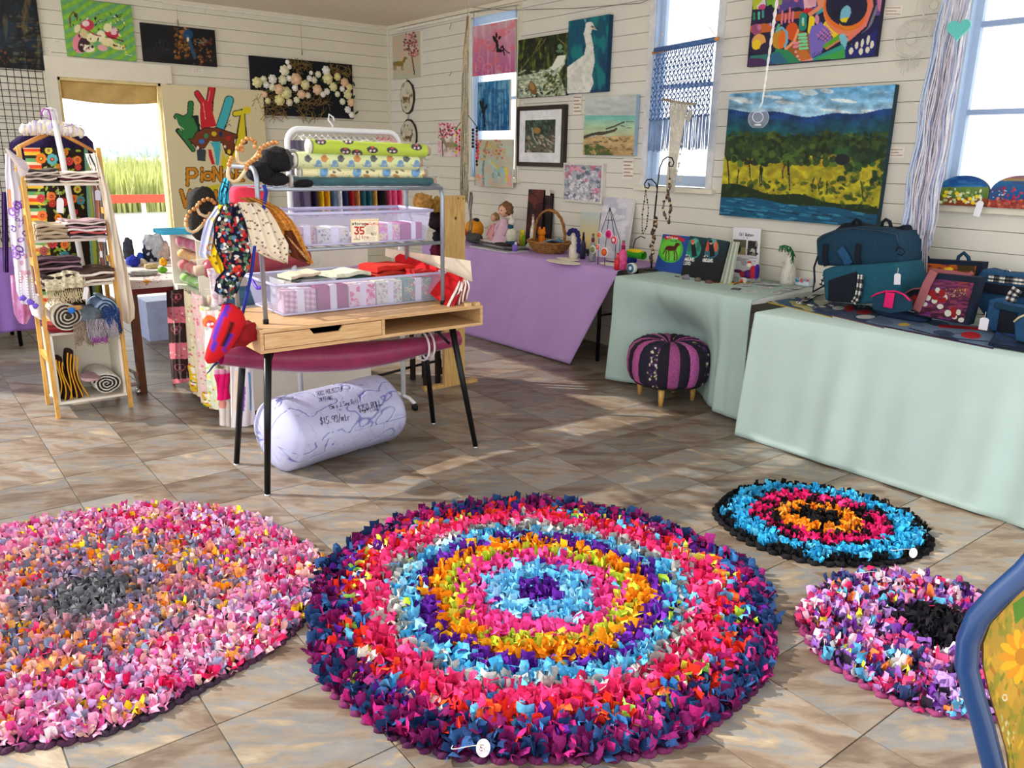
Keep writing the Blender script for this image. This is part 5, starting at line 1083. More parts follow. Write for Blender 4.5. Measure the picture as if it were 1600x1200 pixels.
X=rect_grid((q0[0]-.005,q1[1]+.005,tz),(q1[0]-q0[0]+.01,0,0),(0,-(q1[1]-q0[1]+.01),0),150,110);X2=rect_grid((q0[0]-.005,q0[1]-.006,tz),(q1[0]-q0[0]+.01,0,0),(0,0,-.045),150,14)[1:]
def horse(p):
 p.z(180,360,11.43);p.dabs(40,(230,740,940,1080),(6,14),['C8606A','3A3030','D8A8A0'],3,.7)
 for a in (60,90,120,150):p.ell(650,830,a,a*.55,'2E2A28',-15,ring=.86)
 p.poly([(460,910),(600,870),(640,920),(570,960)],'C98A3A');p.dabs(14,(540,860,830,960),(5,10),['8A4A3A','2E2A28'],8)
 p.dabs(60,(280,1080,940,1200),(8,20),['B01E28','C8404A','2E2020'],5)
G=np.concatenate([X,X2],0);p=Paint(G,'D9CFCB');horse(p);o=grid('printed_cloth',G,PF,None,p.c);tag(o,'white tablecloth with a red border and horse print on the small dark table','tablecloth')
for k,(px,py,c,s_,nm,lab,e) in enumerate(((208,403,'1E2E9A',(.045,.045,.04),'yarn_ball','royal blue ball of yarn on the small table',1),(219,396,'2A5AC8',(.028,.028,.026),'yarn_ball','lighter blue yarn flower behind the royal blue ball',1),
         (234,384,'22263A',(.05,.05,.045),'cloth_pouch','navy and grey pouch at the back of the small table',.7),(252,380,'C8AFA4',(.055,.05,.05),'cloth_pouch','dusty pink folded pouch beside the navy one',.7),
         (255,404,'EFA41E',(.026,.03,.03),'felt_toy','orange felt toy at the right of the small table',1),(254,416,'6AA82A',(.03,.03,.022),'felt_toy','green felt toy below the orange one',1),
         (222,404,'D8CDB4',(.03,.03,.024),'felt_toy','cream felt star beside the blue yarn ball',.9),(236,410,'C0A878',(.045,.035,.018),'felt_toy','tan felt leaf in the middle of the small table',.8),
         (222,421,'9A9894',(.10,.05,.018),'folded_net','grey net bag folded at the front of the small table',.9),(240,369,'B8BCC4',(.07,.05,.045),'plastic_pack','grey plastic-wrapped pack at the back of the small table',.6),
         (199,376,'3A3C46',(.035,.04,.06),'cloth_pouch','dark grey pouch beside the white curtain',.8))):
 c_=onZ(px,py+6,tz+s_[2]*.9)
 if c_[1] > 6.62:c_=onY(px,py,6.62);s_=(s_[0],s_[1],max(.02,(c_[2]-tz)*.55))
 pil(nm,lab,'pouch' if 'pouch' in nm else ('toy' if 'toy' in nm else nm.split('_')[-1]),(c_[0],c_[1],tz+s_[2]*.97),s_,mat('stuffcol_'+c,c,.9,var=.3,scale=30,bump=.4),e,.12,k)
# blue-white box under the table
b=MB();c0=onY(228,472,7.2);c1=onY(262,488,7.2);b.box((c0[0],7.2,0),(c1[0]+.1,7.5,c0[2]));tag(b.build('storage_box',mat('pale_blue_box','B9C6EC',.4)),'pale blue plastic box seen below the small table','box')
# ================================================================== PURPLE TABLE AT FAR LEFT, MESH PANEL
PURC=mat('purple_cloth','8D68AE',.9,var=.05,scale=5)
T=thing('folding_table','folding table under a purple cloth against the north wall, far left','table',(.1,7.9,0))
b=MB();b.box((-.9,7.45,.70),(.98,8.2,.735));b.build('tabletop',mat('table_grey','B9B9B6',.5),T)
for x in (-.8,.80):b=MB();b.tube([(x,7.6,0),(x,7.6,.7)],.016,8);b.build('leg',BLK,T);b=MB();b.tube([(x,8.1,0),(x,8.1,.7)],.016,8);b.build('leg',BLK,T)
def skirt(name,label,cat,back,front,drop,m,zt,zb=.02,folds=14,amp=.02,nu_=140,nv_=26,seed=0,side0=None,side1=None,flare=.0,ph=None,push=None):
 """back/front: end points (x,y) of the table's back and front edges; cloth lies on top and drops in folds at the front"""
 q=random.Random(seed);B0,B1=np.array(back[0],float),np.array(back[1],float);F0,F1=np.array(front[0],float),np.array(front[1],float);D0,D1=np.array(drop[0],float),np.array(drop[1],float)
 d=(F1-F0)/np.linalg.norm(F1-F0);nrm=np.array([d[1],-d[0]]);
 if nrm @ (F0-B0) < 0:nrm=-nrm
 X=np.zeros((6+nv_,nu_,3));a_=[q.uniform(.5,1.3) for _ in range(8)]
 for j in range(nu_):
  u=j/(nu_-1);f=sum(a_[k]*math.sin(2*PI*u*folds*(.35+.27*k)+k*1.7+seed)/(1+.5*k) for k in range(5))/2
  for i in range(6):t=i/5;P=(B0+(B1-B0)*u)*(1-t)+(F0+(F1-F0)*u)*t;X[i,j]=(P[0],P[1],zt+.002)
  for i in range(nv_):
   t=(i+1)/nv_;tt=min(1,t*1.3);P=(F0+(F1-F0)*u)*(1-t)+(D0+(D1-D0)*u)*t+nrm*(.012*min(1,t*12)+amp*f*tt**.8+amp*.6*tt+flare*t*t)
   X[6+i,j]=(P[0],P[1],zt+.002-(zt-zb-.008*f)*t if t > .04 else zt-.004)
 if push:
  cx_,cy_,R_=push;w=np.clip((.74-X[...,2])/.34,0,1);w=w*w*(3-2*w);X[...,0] += (R_+.06)*np.exp(-((X[...,1]-cy_-.02)/.30)**2)*w
 return tag(grid(name,X,m,None,thick=.004,off=0),label,cat)
skirt('tablecloth','purple tablecloth on the far left table by the north wall','tablecloth',((-.95,8.25),(1.02,8.25)),((-.95,7.42),(1.02,7.42)),((-.95,7.40),(1.02,7.40)),PURC,.74,.17,12,.02,seed=3)
T=thing('mesh_panel','black wire grid panel standing against the wall left of the doorway','mesh panel',(1.1,8.5,.74));GM=mat('black_wire','2A2A2C',.5)
c0=onY(0,100,8.55);c1=onY(82,420,8.55);xr=onY(70,112,8.55)[0]
b=MB();n_=0
for i in range(22):x=xr-.02-i*.055;b.tube([(x,8.55+.006*math.sin(i),2.34),(x-.03*math.sin(i*.7)*0+.0,8.55,.76)],.004,4)
o=b.build('upright_wire',GM,T);tag(o,kind='stuff');b=MB()
for i in range(29):z_=2.33-i*.055;b.tube([(xr-.02,8.545,z_),(xr-1.2,8.545,z_)],.004,4)
o=b.build('cross_wire',GM,T);tag(o,kind='stuff')
# ================================================================== PICTURES ON THE NORTH WALL
def wallpic(name,label,cat,q,plane,val,painter,bgc,th=.03,edge='EDE9DC',px=.9,off=.03,group=None,m=None,frame=None):
 f=onY if plane == 'y' else onX;P=[f(x,y,val-off) for x,y in q]   # tl tr br bl pixels
 a=0 if plane == 'y' else 1;lo=(P[0][a]+P[3][a])/2;hi=(P[1][a]+P[2][a])/2;zt=(P[0][2]+P[1][2])/2;zb=(P[2][2]+P[3][2])/2
 c0=np.array([lo,val-off,zt]) if a == 0 else np.array([val-off,lo,zt]);du=np.array([hi-lo,0,0]) if a == 0 else np.array([0,hi-lo,0]);dv=np.array([0,0,zb-zt])
 if frame:
  T=thing(name,label,cat,tuple(c0+du/2+dv),group);w,m_,mw,mc=frame;L=abs(hi-lo);s_=1 if hi > lo else -1;e=du/L;n=np.array([0,-1.0,0]) if a == 0 else np.array([-1.0,0,0])
  z_=np.array([0,0,1.0]);b=MB()
  b.prism([c0,c0+du,c0+du-z_*w,c0-z_*w],n*.012-n*0);b.prism([c0+dv+z_*w,c0+du+dv+z_*w,c0+du+dv,c0+dv],n*.012)
  b.prism([c0-z_*w,c0+e*w-z_*w,c0+e*w+dv+z_*w,c0+dv+z_*w],n*.012);b.prism([c0+du-e*w-z_*w,c0+du-z_*w,c0+du+dv+z_*w,c0+du-e*w+dv+z_*w],n*.012)
  vs=b.v;b.v=vs;b.prism([c0+n*-.0,c0+du,c0+du+dv,c0+dv],-n*th);b.build('frame',m_,T)
  c0=c0+e*w-z_*w;du=du-e*2*w;dv=dv+z_*2*w
  if mw:
   b=MB();b.prism([c0+n*.004,c0+du+n*.004,c0+du+dv+n*.004,c0+dv+n*.004],n*.002);b.build('mount',mat('mount_'+mc,mc,.8),T);c0=c0+e*mw-z_*mw+n*.007;du=du-e*2*mw;dv=dv+z_*2*mw
  else:c0=c0+n*.004
  G=rect_grid(c0,du,dv,int(np.linalg.norm(du)*260)+2,int(np.linalg.norm(dv)*260)+2);p=Paint(G,bgc);painter(p);grid('painted_face',G,m or PM,T,p.c);return T
 return panel(name,label,cat,c0,du,dv,th,painter,edge,group,px=px,m=m,bgc=bgc)
def dark1(p):
 p.noise(.05,.02,.5,3,'2A2A2C',.45,.2);p.noise(.1,.03,.8,5,'6A5A3A',.58,.15);p.noise(.08,.08,.5,8,'1E3A50',.6,.1);p.z(0,0,3.81);p.dabs(60,(60,90,240,380),(2,9),['7A7A50','5A4A2E','4A5A50','8A6A3A'],4,2.2,(80,100),.5);p.dabs(14,(0,300,60,390),(3,9),['8A4A1E','6A3A1A'],6,1,a=.6)
wallpic('canvas_painting','near-black abstract canvas at the far left above the wire grid','painting',[(-40,-30),(57,-12),(69,111),(-28,102)],'y',YN,dark1,'12161A',edge='101214')
def green(p):
 p.z(0,0,3.81);k=np.sin((p.px*.55+p.py)/9.5+.6*np.sin(p.px/40));p.c[:]=hx('6FB04A');p.put(k > .25,'8CC03A',.8);p.put(k < -.55,'6AA67A',.9);p.noise(.05,.05,.12,2)
 p.ell(480,255,48,62,'E88A9C',10);p.ell(500,262,34,50,'3E2424',20);p.ell(520,150,40,34,'C83A50');p.ell(510,140,22,18,'F0D4D0');p.ell(665,195,44,36,'C42A44',30);p.ell(678,185,20,24,'F0C4CC');p.line([(420,160),(415,100),(435,72),(460,85),(460,120)],8,'6A4A30')
 [p.ell(x,y,rx,ry,c,r) for x,y,rx,ry,c,r in ((545,225,34,26,'EFE6B8',20),(600,215,26,34,'F2ECC4',0),(640,250,40,24,'EDE2AE',10),(530,290,34,22,'F4EFD0',0),(610,285,30,18,'E8A8A8',15),(690,275,44,18,'E6DB9A',18),(500,200,20,30,'D8C890',-20),(460,170,18,26,'E8DDB0',20))];p.dabs(26,(430,90,740,310),(5,13),['F2ECC4','1E2420','E8E0B0','2A3A28'],8,.45);p.dabs(40,(560,80,730,180),(4,10),['1E2A24','F4F0DC','3A5A3A'],9,.35);p.ell(640,165,24,26,'E8E6B0');p.line([(700,190),(728,180),(742,155)],5,'2E4A34');p.line([(640,215),(700,235),(735,245)],7,'5E1E28');p.line([(520,180),(560,205),(600,215)],7,'B03048')
 p.dabs(16,(480,260,560,310),(4,9),['E8A8B0','3A2424','F0E8D0'],12);p.dabs(14,(680,260,750,310),(4,8),['E8D04A','3A4A2A','F0E6C0'],13);p.line([(745,325),(785,330)],3,'E8F0D8')
wallpic('canvas_painting','bright green canvas of red and cream flowers above the doorway','painting',[(95,-6),(204,10),(215,95),(106,88)],'y',YN,green,'6FB04A',edge='6AA84A')
def orange(p):
 p.noise(.03,.05,.5,3,'262226',.5,.2);p.z(0,0,3.81);p.dabs(130,(1040,160,1130,350),(3,10),['C8822A','A85A1E','7A4A1E','D8A03A','5A2A14'],5,.8,a=.6);p.dabs(70,(1150,230,1260,390),(4,10),['8A3A1E','A85A22','5E2414','C88A3A'],6,.8,a=.6);p.ell(1120,205,30,30,'184A7A',0,.9);p.line([(1118,215),(1135,270),(1160,340)],22,'2A5A80',.8);p.ell(1118,235,7,14,'E0D8C0');p.dabs(12,(1160,235,1230,265),(3,6),['5A7A80','A8A05A'],8);p.dabs(20,(920,240,1010,300),(3,8),['1A4A50','24303A'],9,a=.6)
wallpic('canvas_painting','black canvas with orange glow and blue figure, right of the green one','painting',[(219,36),(335,46),(340,104),(225,96)],'y',YN,orange,'0E0F12',edge='101214')
for nm,x,y in (('hook',278,35),('hook',472,81)):
 c_=onY(x,y,YN-.02);b=MB();b.tube([tuple(c_+np.array([0,0,.02])),tuple(c_-np.array([0,0,.03]))],.006,6);b.tube([tuple(c_+np.array([0,0,.02])),(c_[0],c_[1],2.90)],.0015,4);tag(b.build('hanging_wire',mat('brass_wire','A89468',.4,.4)),'thin hanging wire with a brass hook above the '+('black and orange canvas' if x < 300 else 'flower canvas'),'wire')
def lilacflowers():
 T=thing('flower_canvas','black canvas with cream silk flowers and gold twig baskets stuck on','wall decoration',tuple(onY(471,186,YN-.02)))
 P=[onY(x,y,YN-.03) for x,y in ((389.5,86.5),(550,101),(552,186),(404,183))];x0,x1=P[0][0],P[1][0];zt,zb=(P[0][2]+P[1][2])/2,P[2][2]
 b=MB();b.box((x0,YN-.03,zb),(x1,YN-.002,zt));b.build('canvas',mat('midnight','0F141D',.8),T)
 tw=mat('gold_twig','8E7444',.6,var=.3);q=random.Random(4)
 for (cx,cy,r) in ((423,165,25),(486,160,29),(470,100,16),(535,108,20)):
  c_=onY(cx,cy,YN-.045);k=3.55*r/1000*2.05;b=MB()
  for _ in range(70):
   a=q.uniform(0,2*PI);rr=k*math.sqrt(q.random());an=q.uniform(0,PI);l=k*.34;x,z_=c_[0]+rr*math.cos(a),c_[2]+rr*math.sin(a)*.85
   if z_ > zt-.02 or x > x1-.01:continue
   b.tube([(x-l*math.cos(an),YN-.038-q.uniform(0,.02),z_-l*math.sin(an)),(x,YN-.05,z_),(x+l*math.cos(an+.5),YN-.038,z_+l*math.sin(an+.5))],.0028,4)
  o=b.build('twig_nest',tw,T);tag(o,kind='stuff')
 fc=['E9E6C8','F2F0E4','E6E0A8','EFC8A4','F4F0EA','E8DC98']
 # flowers follow the swag from the zoomed photograph (240,0,x4)
 sp_=[(650,515,34,2),(690,495,22,0),(745,495,30,4),(705,530,22,4),(742,545,24,0),(785,558,34,3),(820,440,34,0),(838,388,16,4),(850,418,16,4),(808,500,30,0),(848,490,20,4),(892,495,40,3),(830,580,40,2),(885,550,22,4),(925,590,30,3),(950,530,32,2),(975,490,20,4),(1005,500,22,0),(1025,560,34,3),(1030,465,22,0),(1080,440,30,4),(1090,490,38,2),(1125,543,30,2),(1085,572,22,4),(1060,590,20,4),(1195,515,30,3),(1150,480,26,5),(1215,590,32,2),(1235,640,28,3),(1182,635,22,0),(1215,685,24,4),(1240,718,22,4),(1180,555,20,4),(790,625,36,5),(850,640,24,0),(895,625,22,0),(966,596,20,0),(985,455,14,4),(695,590,20,3),(1150,588,20,0),(715,630,20,2),(1225,545,24,5)]
 for i,(X_,Y_,r,c) in enumerate(sp_):
  c_=onY(240+X_/4,Y_/4,YN-.06);k=r*.00172;f=MB()
  for layer,n,rr,zz in ((0,7,.62,0),(1,6,.40,.35),(2,4,.2,.6)):
   for j in range(n):
    a=2*PI*(j+.5*layer)/n+i;R=Matrix.Rotation(-a,3,'Y') @ Matrix.Rotation(.5+.25*layer,3,'Z')
    f.blob((c_[0]+k*rr*math.cos(a),c_[1]-k*zz,c_[2]+k*rr*math.sin(a)),(k*(.42-.08*layer),k*.14,k*(.36-.06*layer)),1,7,5,0,0,R)
  f.build('silk_flower',mat('silk_'+fc[c],fc[c],.8,var=.08),T)
 for i in range(34):
  X_,Y_,r,c=q.choice(sp_);c_=onY(240+(X_+q.uniform(-40,40))/4,(Y_+q.uniform(-30,30))/4,YN-.045);a=q.uniform(0,6.28);k=.03;f=MB();f.blob(tuple(c_),(k,.003,k*.4),1,8,5,0,0,Matrix.Rotation(a,3,'Y'));f.build('leaf',mat('silk_leaf','3A4A2A',.7,var=.3),T)
lilacflowers()
# the big painted sign board
def sign(p):
 p.z(240,120,5);K='14181A'
 def blob_(pts,w,c):p.line(pts,w+12,K);p.line(pts,w,c)
 gr=[(180,310),(235,330),(285,300),(290,210)];p.line(gr,50,K);p.poly([(165,310),(350,300),(370,480),(280,540)],K);p.line([(190,420),(240,480),(310,570)],40,K);p.poly([(178,318),(310,318),(345,400),(330,500),(265,520)],'2E7A3E');p.line(gr,36,'2E7A3E');p.line([(200,425),(245,480),(310,570)],26,'2E7A3E');p.line([(178,325),(190,375),(235,410)],5,'CFE0C8')
 p.line([(340,130),(385,200),(400,330)],50,K);p.line([(455,92),(440,180),(430,330)],62,K);p.line([(340,130),(385,200)],36,'CC1F2A');p.line([(455,92),(440,180)],46,'CC1F2A');p.poly([(368,180),(458,180),(460,270),(492,385),(372,405),(362,290)],'CC1F2A');p.line([(385,200),(405,330)],5,'F0A0A8');p.line([(440,110),(425,190)],5,'F0A0A8')
 p.line([(590,185),(555,300),(525,390)],78,K);p.line([(590,185),(555,300),(525,390)],64,'45B4C0');p.line([(640,288),(680,280),(730,262)],52,K);p.poly([(675,280),(715,290),(735,520),(635,560),(650,420)],K);p.line([(640,288),(690,280)],38,'E2CF22');p.ell(728,262,34,30,'E2CF22');p.poly([(684,285),(706,292),(724,510),(640,550),(662,425)],'E2CF22');p.line([(650,560),(560,690)],60,'E2CF22')
 p.poly([(265,485),(305,480),(330,430),(400,395),(500,395),(600,430),(660,450),(660,480),(630,490),(640,560),(610,625),(560,600),(535,520),(440,500),(400,560),(340,570),(300,520)],K);p.poly([(272,490),(310,484),(336,436),(402,402),(498,402),(596,437),(655,457),(640,478),(625,492),(632,556),(605,615),(565,592),(540,512),(440,495),(398,552),(345,562),(305,515)],'74371C')
 p.poly([(335,580),(350,560),(410,570),(405,660),(345,655)],'3A3F46');p.poly([(440,510),(520,505),(525,560),(510,690),(490,690),(470,560)],'45B4C0');p.poly([(425,565),(450,570),(480,685),(455,685),(430,610)],'CC1F2A');p.poly([(540,560),(560,640),(640,650),(560,690),(525,690)],'E2CF22')
 for x,y,rx,ry,c in ((375,505,22,18,'3A78C0'),(411,462,16,20,'3A8A5A'),(472,445,20,18,'D8B82A'),(524,448,14,22,'1E2E5A'),(585,480,20,20,'B8281E'),(590,585,14,18,'E2CF22'),(345,555,10,14,'F0E8DC'),(557,545,9,12,'F0E8DC')):p.ell(x,y,rx,ry,c)
 for q_ in ([(340,340),(370,390),(400,410)],[(345,360),(380,400)],[(600,335),(565,375),(550,400)],[(605,385),(590,370),(560,395)]):p.line(q_,4,'2A2A2A')
 def wd(lets,x,y,h,w):
  for col,ww in ((K,w+12),('D58A16',w)):
   X=x
   for ch,cx,cy,sc_ in lets:
    for st in GL[ch].split(';'):p.line([(x+cx+float(a.split(',')[0])*h/7*sc_,y+cy+float(a.split(',')[1])*h/6*sc_) for a in st.split(' ')],ww,col)
 wd([('P',0,20,1),('i',80,0,.9),('o',130,0,.8),('N',205,10,.8),('e',290,0,.85),('E',380,15,.75)],265,700,125,21)
 p.poly([(395,860),(520,835),(500,890),(430,900)],'DCCB22')
 wd([('V',0,0,1),('A',110,20,.9),('L',205,5,.8),('L',270,5,.8),('E',340,5,.8),('Y',420,0,.8)],215,890,125,24)
q_=[onY(x,y,YN-.06) for x,y in ((252,131),(411,134))];q3=onY(272,372,YN-.06)
panel('sign_board','tall cream board with a painted colourful hand and orange lettering','sign',(q_[0][0]-.0,YN-.05,q_[0][2]),(q_[1][0]-q_[0][0],0,0),(0,0,-(q_[0][2]-.78)),.02,sign,'E2D5B2',px=.8,bgc='DFD2A8')
# paper labels on boards
def lines(c='A88A80',n=3):
 def f(p):
  x0,x1,y0,y1=p.px.min(),p.px.max(),p.py.min(),p.py.max()
  for k in range(n):y=y0+(y1-y0)*(k+1)/(n+1);p.line([(x0+(x1-x0)*.15,y),(x0+(x1-x0)*(.85-.2*(k % 2)),y-.05)],max(.5,(y1-y0)*.06),c)
 return f
for q4,pl,v,lab in ((((83,60),(99,62),(100,69),(84,68)),'y',YN,'small cream label left of the green canvas'),(((300,106),(317,107),(318,114),(301,113)),'y',YN,'cream label below the black and orange canvas'),
     (((1381,11),(1412,8),(1409,24),(1380,26)),'x',XE,'cream label with red writing right of the bright abstract canvas'),(((1385,230),(1414,229),(1413,246),(1384,248)),'x',XE,'cream label right of the big landscape painting'),
     (((896,147),(909,147),(908,179),(896,179)),'x',XE,'tall narrow white label under the white peacock canvas'),(((974,247),(990,248),(989,280),(973,280)),'x',XE,'tall narrow white label under the beach canvas'),
     (((810,61),(820,60),(820,71),(810,72)),'x',XE,'small square label at the corner of the creek canvas'),(((808,155),(818,154),(818,165),(808,166)),'x',XE,'small white label between the creek canvas and the black frame'),
     (((69,72),(79,73),(80,82),(70,81)),'y',YN,'tiny paper label beside the near-black canvas')):
 wallpic('paper_label',lab,'label',q4,pl,v,lines(n=5 if 'tall' in lab else 3),'EFE8DA',th=.002,edge='EFE8DA',off=.004,m=PP,px=.5)
# ================================================================== PICTURES AND HANGINGS ON THE EAST WALL
def east(name,label,q,painter,bgc,**k):return wallpic(name,label,k.pop('cat','painting'),q,'x',XE,painter,bgc,**k)
def horse_shape(p,x,y,s,c,flip=1):
 f=flip;p.ell(x,y,17*s,8*s,c);p.poly([(x+10*s*f,y-4*s),(x+18*s*f,y-20*s),(x+25*s*f,y-18*s),(x+20*s*f,y-2*s)],c);p.ell(x+24*s*f,y-18*s,6*s,3.5*s,c,35*f);
 for dx in (-14,-9,10,14):p.line([(x+dx*s*f,y+3*s),(x+(dx+1)*s*f,y+20*s)],3*s,c)
 p.line([(x-16*s*f,y-3*s),(x-22*s*f,y+12*s)],3.5*s,c)
def cherry(p):
 p.z(600,0,5.333);p.noise(.01,.012,.8,3,'B8C4B0',.45,.15);p.noise(.02,.02,.6,6,'E0B49A',.55,.1);p.line([(255,620),(240,520),(225,430),(200,380)],10,'6A2A2E');p.line([(235,480),(265,400)],6,'6A2A2E');p.dabs(110,(165,265,282,420),(4,10),['8A3A44','C8808A','6A2430','E0A8A8','A85A60'],5);p.dabs(30,(200,420,285,480),(4,8),['8A3A44','C8808A'],6);horse_shape(p,120,530,2.6,'8A7434')
east('canvas_painting','small canvas of a gold horse under a blossom tree near the corner',[(612,57),(655,47),(658,120),(615,124)],cherry,'CBBFA6',edge='E9E2D4')
def cherry2(p):
 p.z(600,0,4);p.noise(.03,.03,.6,3,'F4E8E8',.5,.1);p.line([(368,975),(362,860),(350,800)],7,'4A2A2E');p.dabs(90,(330,768,460,860),(3,8),['C82A4A','E86A8A','6A2A34','F0B8C4'],5);horse_shape(p,415,905,2.2,'9A8A6A',-1);p.poly([(410,870),(430,850),(440,930),(405,940)],'A8966E',.6);p.dabs(16,(330,880,360,960),(4,9),['F0A0B8','E8C8D0'],6)
east('canvas_painting','small pink blossom canvas with a horse, low near the silver streamer',[(683,192),(716,191),(719,243),(686,246)],cherry2,'E3D3D0',edge='E9E2D4')
def fairy1(p):
 p.z(600,0,4);p.vgrad(140,470,'D8A8B8','B85A94');p.noise(.08,.006,.5,3,'E8C8C4',.5,.15);p.noise(.02,.02,.6,9,'E8707A',.55,.12)
 for x,y,r in ((650,265,20),(600,370,18),(650,420,26),(720,430,22),(585,430,16),(780,200,16),(640,445,14),(770,450,18)):p.ell(x,y,r,r*1.1,'F09AA8',0,.5,ring=.5);p.ell(x,y,r*.5,r*.5,'E05A80',0,.5)
 K='0A0A10';p.ell(704,262,9,15,K);p.line([(706,270),(712,320)],16,K);p.ell(722,318,22,10,K);p.line([(720,315),(742,285),(752,345)],8,K);p.line([(735,290),(770,325),(786,332)],7,K);p.line([(704,280),(690,315),(678,322)],4,K);p.ell(692,245,10,24,K,-25);p.ell(703,220,6,20,K);p.ell(722,236,8,14,K,25)
east('canvas_painting','pink and lilac canvas with a black seated fairy silhouette hanging before the window',[(738,37),(805,35),(805,115),(739,117)],fairy1,'C87AA0',off=.055,th=.02)
def fairy2(p):
 p.z(600,0,4);p.vgrad(495,820,'2C84BC','0F5A98');p.noise(.12,.008,.6,3,'9CC8DC',.52,.1);p.noise(.03,.03,.5,5,'0E4A86',.55,.1);K='0A1220'
 p.ell(622,690,10,26,K);p.line([(622,700),(630,790)],10,K);p.ell(608,655,9,28,K,-15);p.ell(620,640,6,26,K);p.ell(638,668,8,22,K,20);p.line([(630,740),(622,815)],5,K);p.line([(612,690),(600,730)],5,K)
east('canvas_painting','blue canvas with a dark fairy silhouette hanging before the window',[(745,130),(795,123),(797,202),(747,206)],fairy2,'2474AC',off=.055,th=.02)
def uni(p):
 p.z(600,0,4);p.noise(.02,.02,.8,3,'C2D0C4',.45,.15);p.noise(.03,.03,.6,5,'E0B8A0',.58,.1);p.line([(622,1165),(618,1060),(630,960),(640,900)],12,'6A9AA8');p.line([(625,1000),(650,930)],6,'8A7A5A');p.dabs(110,(572,870,760,1000),(3,8),['C86A5A','E8C84A','B8C088','D89A4A','E8A8A0'],5)
 p.dabs(60,(680,1040,760,1110),(4,10),['9CC0C0','C2DCDC','7AA4A8'],7);p.line([(700,1060),(745,1065)],34,'A8CACA');p.line([(665,1010),(700,1050)],16,'C2DCDC');[p.line([(x,1085),(x+4,1140)],8,'A8CACA') for x in (688,702,740,752)];p.line([(672,1012),(700,1035),(712,1055)],9,'F0D020');p.line([(758,1050),(768,1080),(764,1128)],15,'F0D020');p.dabs(20,(570,1090,620,1160),(4,9),['E89A80','E8C0B0'],9);p.dabs(12,(770,1100,796,1160),(4,9),['F0A8A8'],10)
east('canvas_painting','pastel canvas of a yellow-tailed blue horse, lowest of three before the window',[(742,219),(799,217),(801,291),(744,293)],uni,'C9C4B0',off=.055,th=.02)
b=MB();b.tube([tuple(onX(735,20,XE-.05)),tuple(onX(809,8,XE-.05))],.006,6);b.tube([tuple(onX(807,8,XE-.05)),tuple(onX(807,290,XE-.05))],.003,5);b.tube([tuple(onX(740,18,XE-.05)),tuple(onX(742,290,XE-.05))],.003,5);tag(b.build('hanging_wire',mat('steel_wire','A8A8A4',.4,.5)),'steel rod with wires holding the three canvases before the window','wire')
# creek
def creek(p):
 p.z(600,0,4);p.vgrad(200,610,'18240F','2E3A22');p.noise(.07,.01,.9,3,'5A6A22',.5,.12);p.noise(.05,.02,.8,8,'10180C',.52,.1)
 for q_ in ([(850,440),(930,340),(985,240)],[(935,340),(1000,260),(1010,240)],[(1090,240),(1140,290)]):p.line(q_,5,'8A7A44',.8)
 p.poly([(838,480),(900,465),(1000,445),(1070,400),(1100,345),(1138,345),(1130,400),(1090,460),(1110,500),(1140,600),(838,612)],'A9B49A');p.noise(.05,.05,.5,5);p.noise(.03,.06,.9,11,'E6EAD8',.52,.1) if False else None
 p.dabs(160,(840,440,1090,560),(4,14),['DDE2CC','7C8C78','EEF0E0','3E4C38','A8B898'],6,.45,(-30,10),.75);p.poly([(1085,350),(1135,345),(1120,400),(1060,440),(1040,430)],'E8EADC');p.dabs(90,(1000,450,1140,600),(4,14),['2A3818','5A6A2A','16200E','7A7A3A'],7,.5,(-60,-20),.85);p.dabs(40,(840,550,1000,610),(5,14),['2E3A36','6A7A70','16201C','8A9A90'],8,.5)
 p.ell(930,552,24,42,'7A5A34',-20);p.ell(925,540,14,26,'A8804E',-20);p.ell(1100,292,16,16,'6E9A7A');p.ell(1100,320,26,10,'5A7A5A')
east('canvas_painting','dark green canvas of a white creek between rocks and bush',[(809,63),(886,51),(886,149),(809,153)],creek,'263018',edge='1C2014',off=.04)
def peac(p):
 p.z(600,0,4);p.vgrad(100,580,'0A5A70','0A3A62');p.noise(.02,.008,.8,3,'0A8480',.5,.15);p.noise(.03,.01,.5,9,'0C2C58',.56,.1);Wc='DCDDD4'
 p.line([(1285,160),(1270,210),(1285,280),(1290,340)],44,Wc);p.poly([(1262,290),(1308,290),(1318,380),(1300,470),(1310,520),(1285,580),(1145,585),(1145,420),(1200,380),(1250,345)],Wc);p.ell(1285,160,26,24,Wc);p.poly([(1300,150),(1332,190),(1300,182)],'C8BEB0');p.ell(1303,168,9,5,'6A4A44',30);p.line([(1262,140),(1252,118)],3,'9ABCC4');p.line([(1258,140),(1262,112)],3,'9ABCC4')
 m=(np.abs(p.c-np.array(hx(Wc))).sum(-1) < 2);nz=fbm(p.px*.04,p.py*.04,5);p.c[m & (nz > .6)]=hx('CFD0C8');p.c[m & (nz < .4)]=hx('E8E8E0')
east('canvas_painting','deep teal canvas of a white peacock',[(886,33),(949,23),(949,143),(887,146)],peac,'0A4A66',edge='0C3A5A',off=.05,th=.045)
def stream(p):
 p.z(600,0,4);p.vgrad(740,965,'2A3A32','6E6A56');p.noise(.08,.02,.8,3,'4A6A5A',.5,.1);p.noise(.06,.04,.8,5,'1E2A24',.52,.1);p.ell(955,815,24,20,'9A7A3E');p.dabs(80,(890,850,1065,965),(5,16),['8E8474','6A5A48','B8B0A0','4A4238','A8947A'],6,.5,(20,60),.85);p.line([(925,800),(935,860),(960,900)],8,'B9C4BC',.7)
east('framed_painting','dark framed painting of a rocky stream with a wide white mount',[(808,168),(882,162),(883,263),(809,258)],stream,'3E4A40',frame=(.038,mat('dark_frame','2E2420',.35),.085,'E6E8EC'),cat='painting')
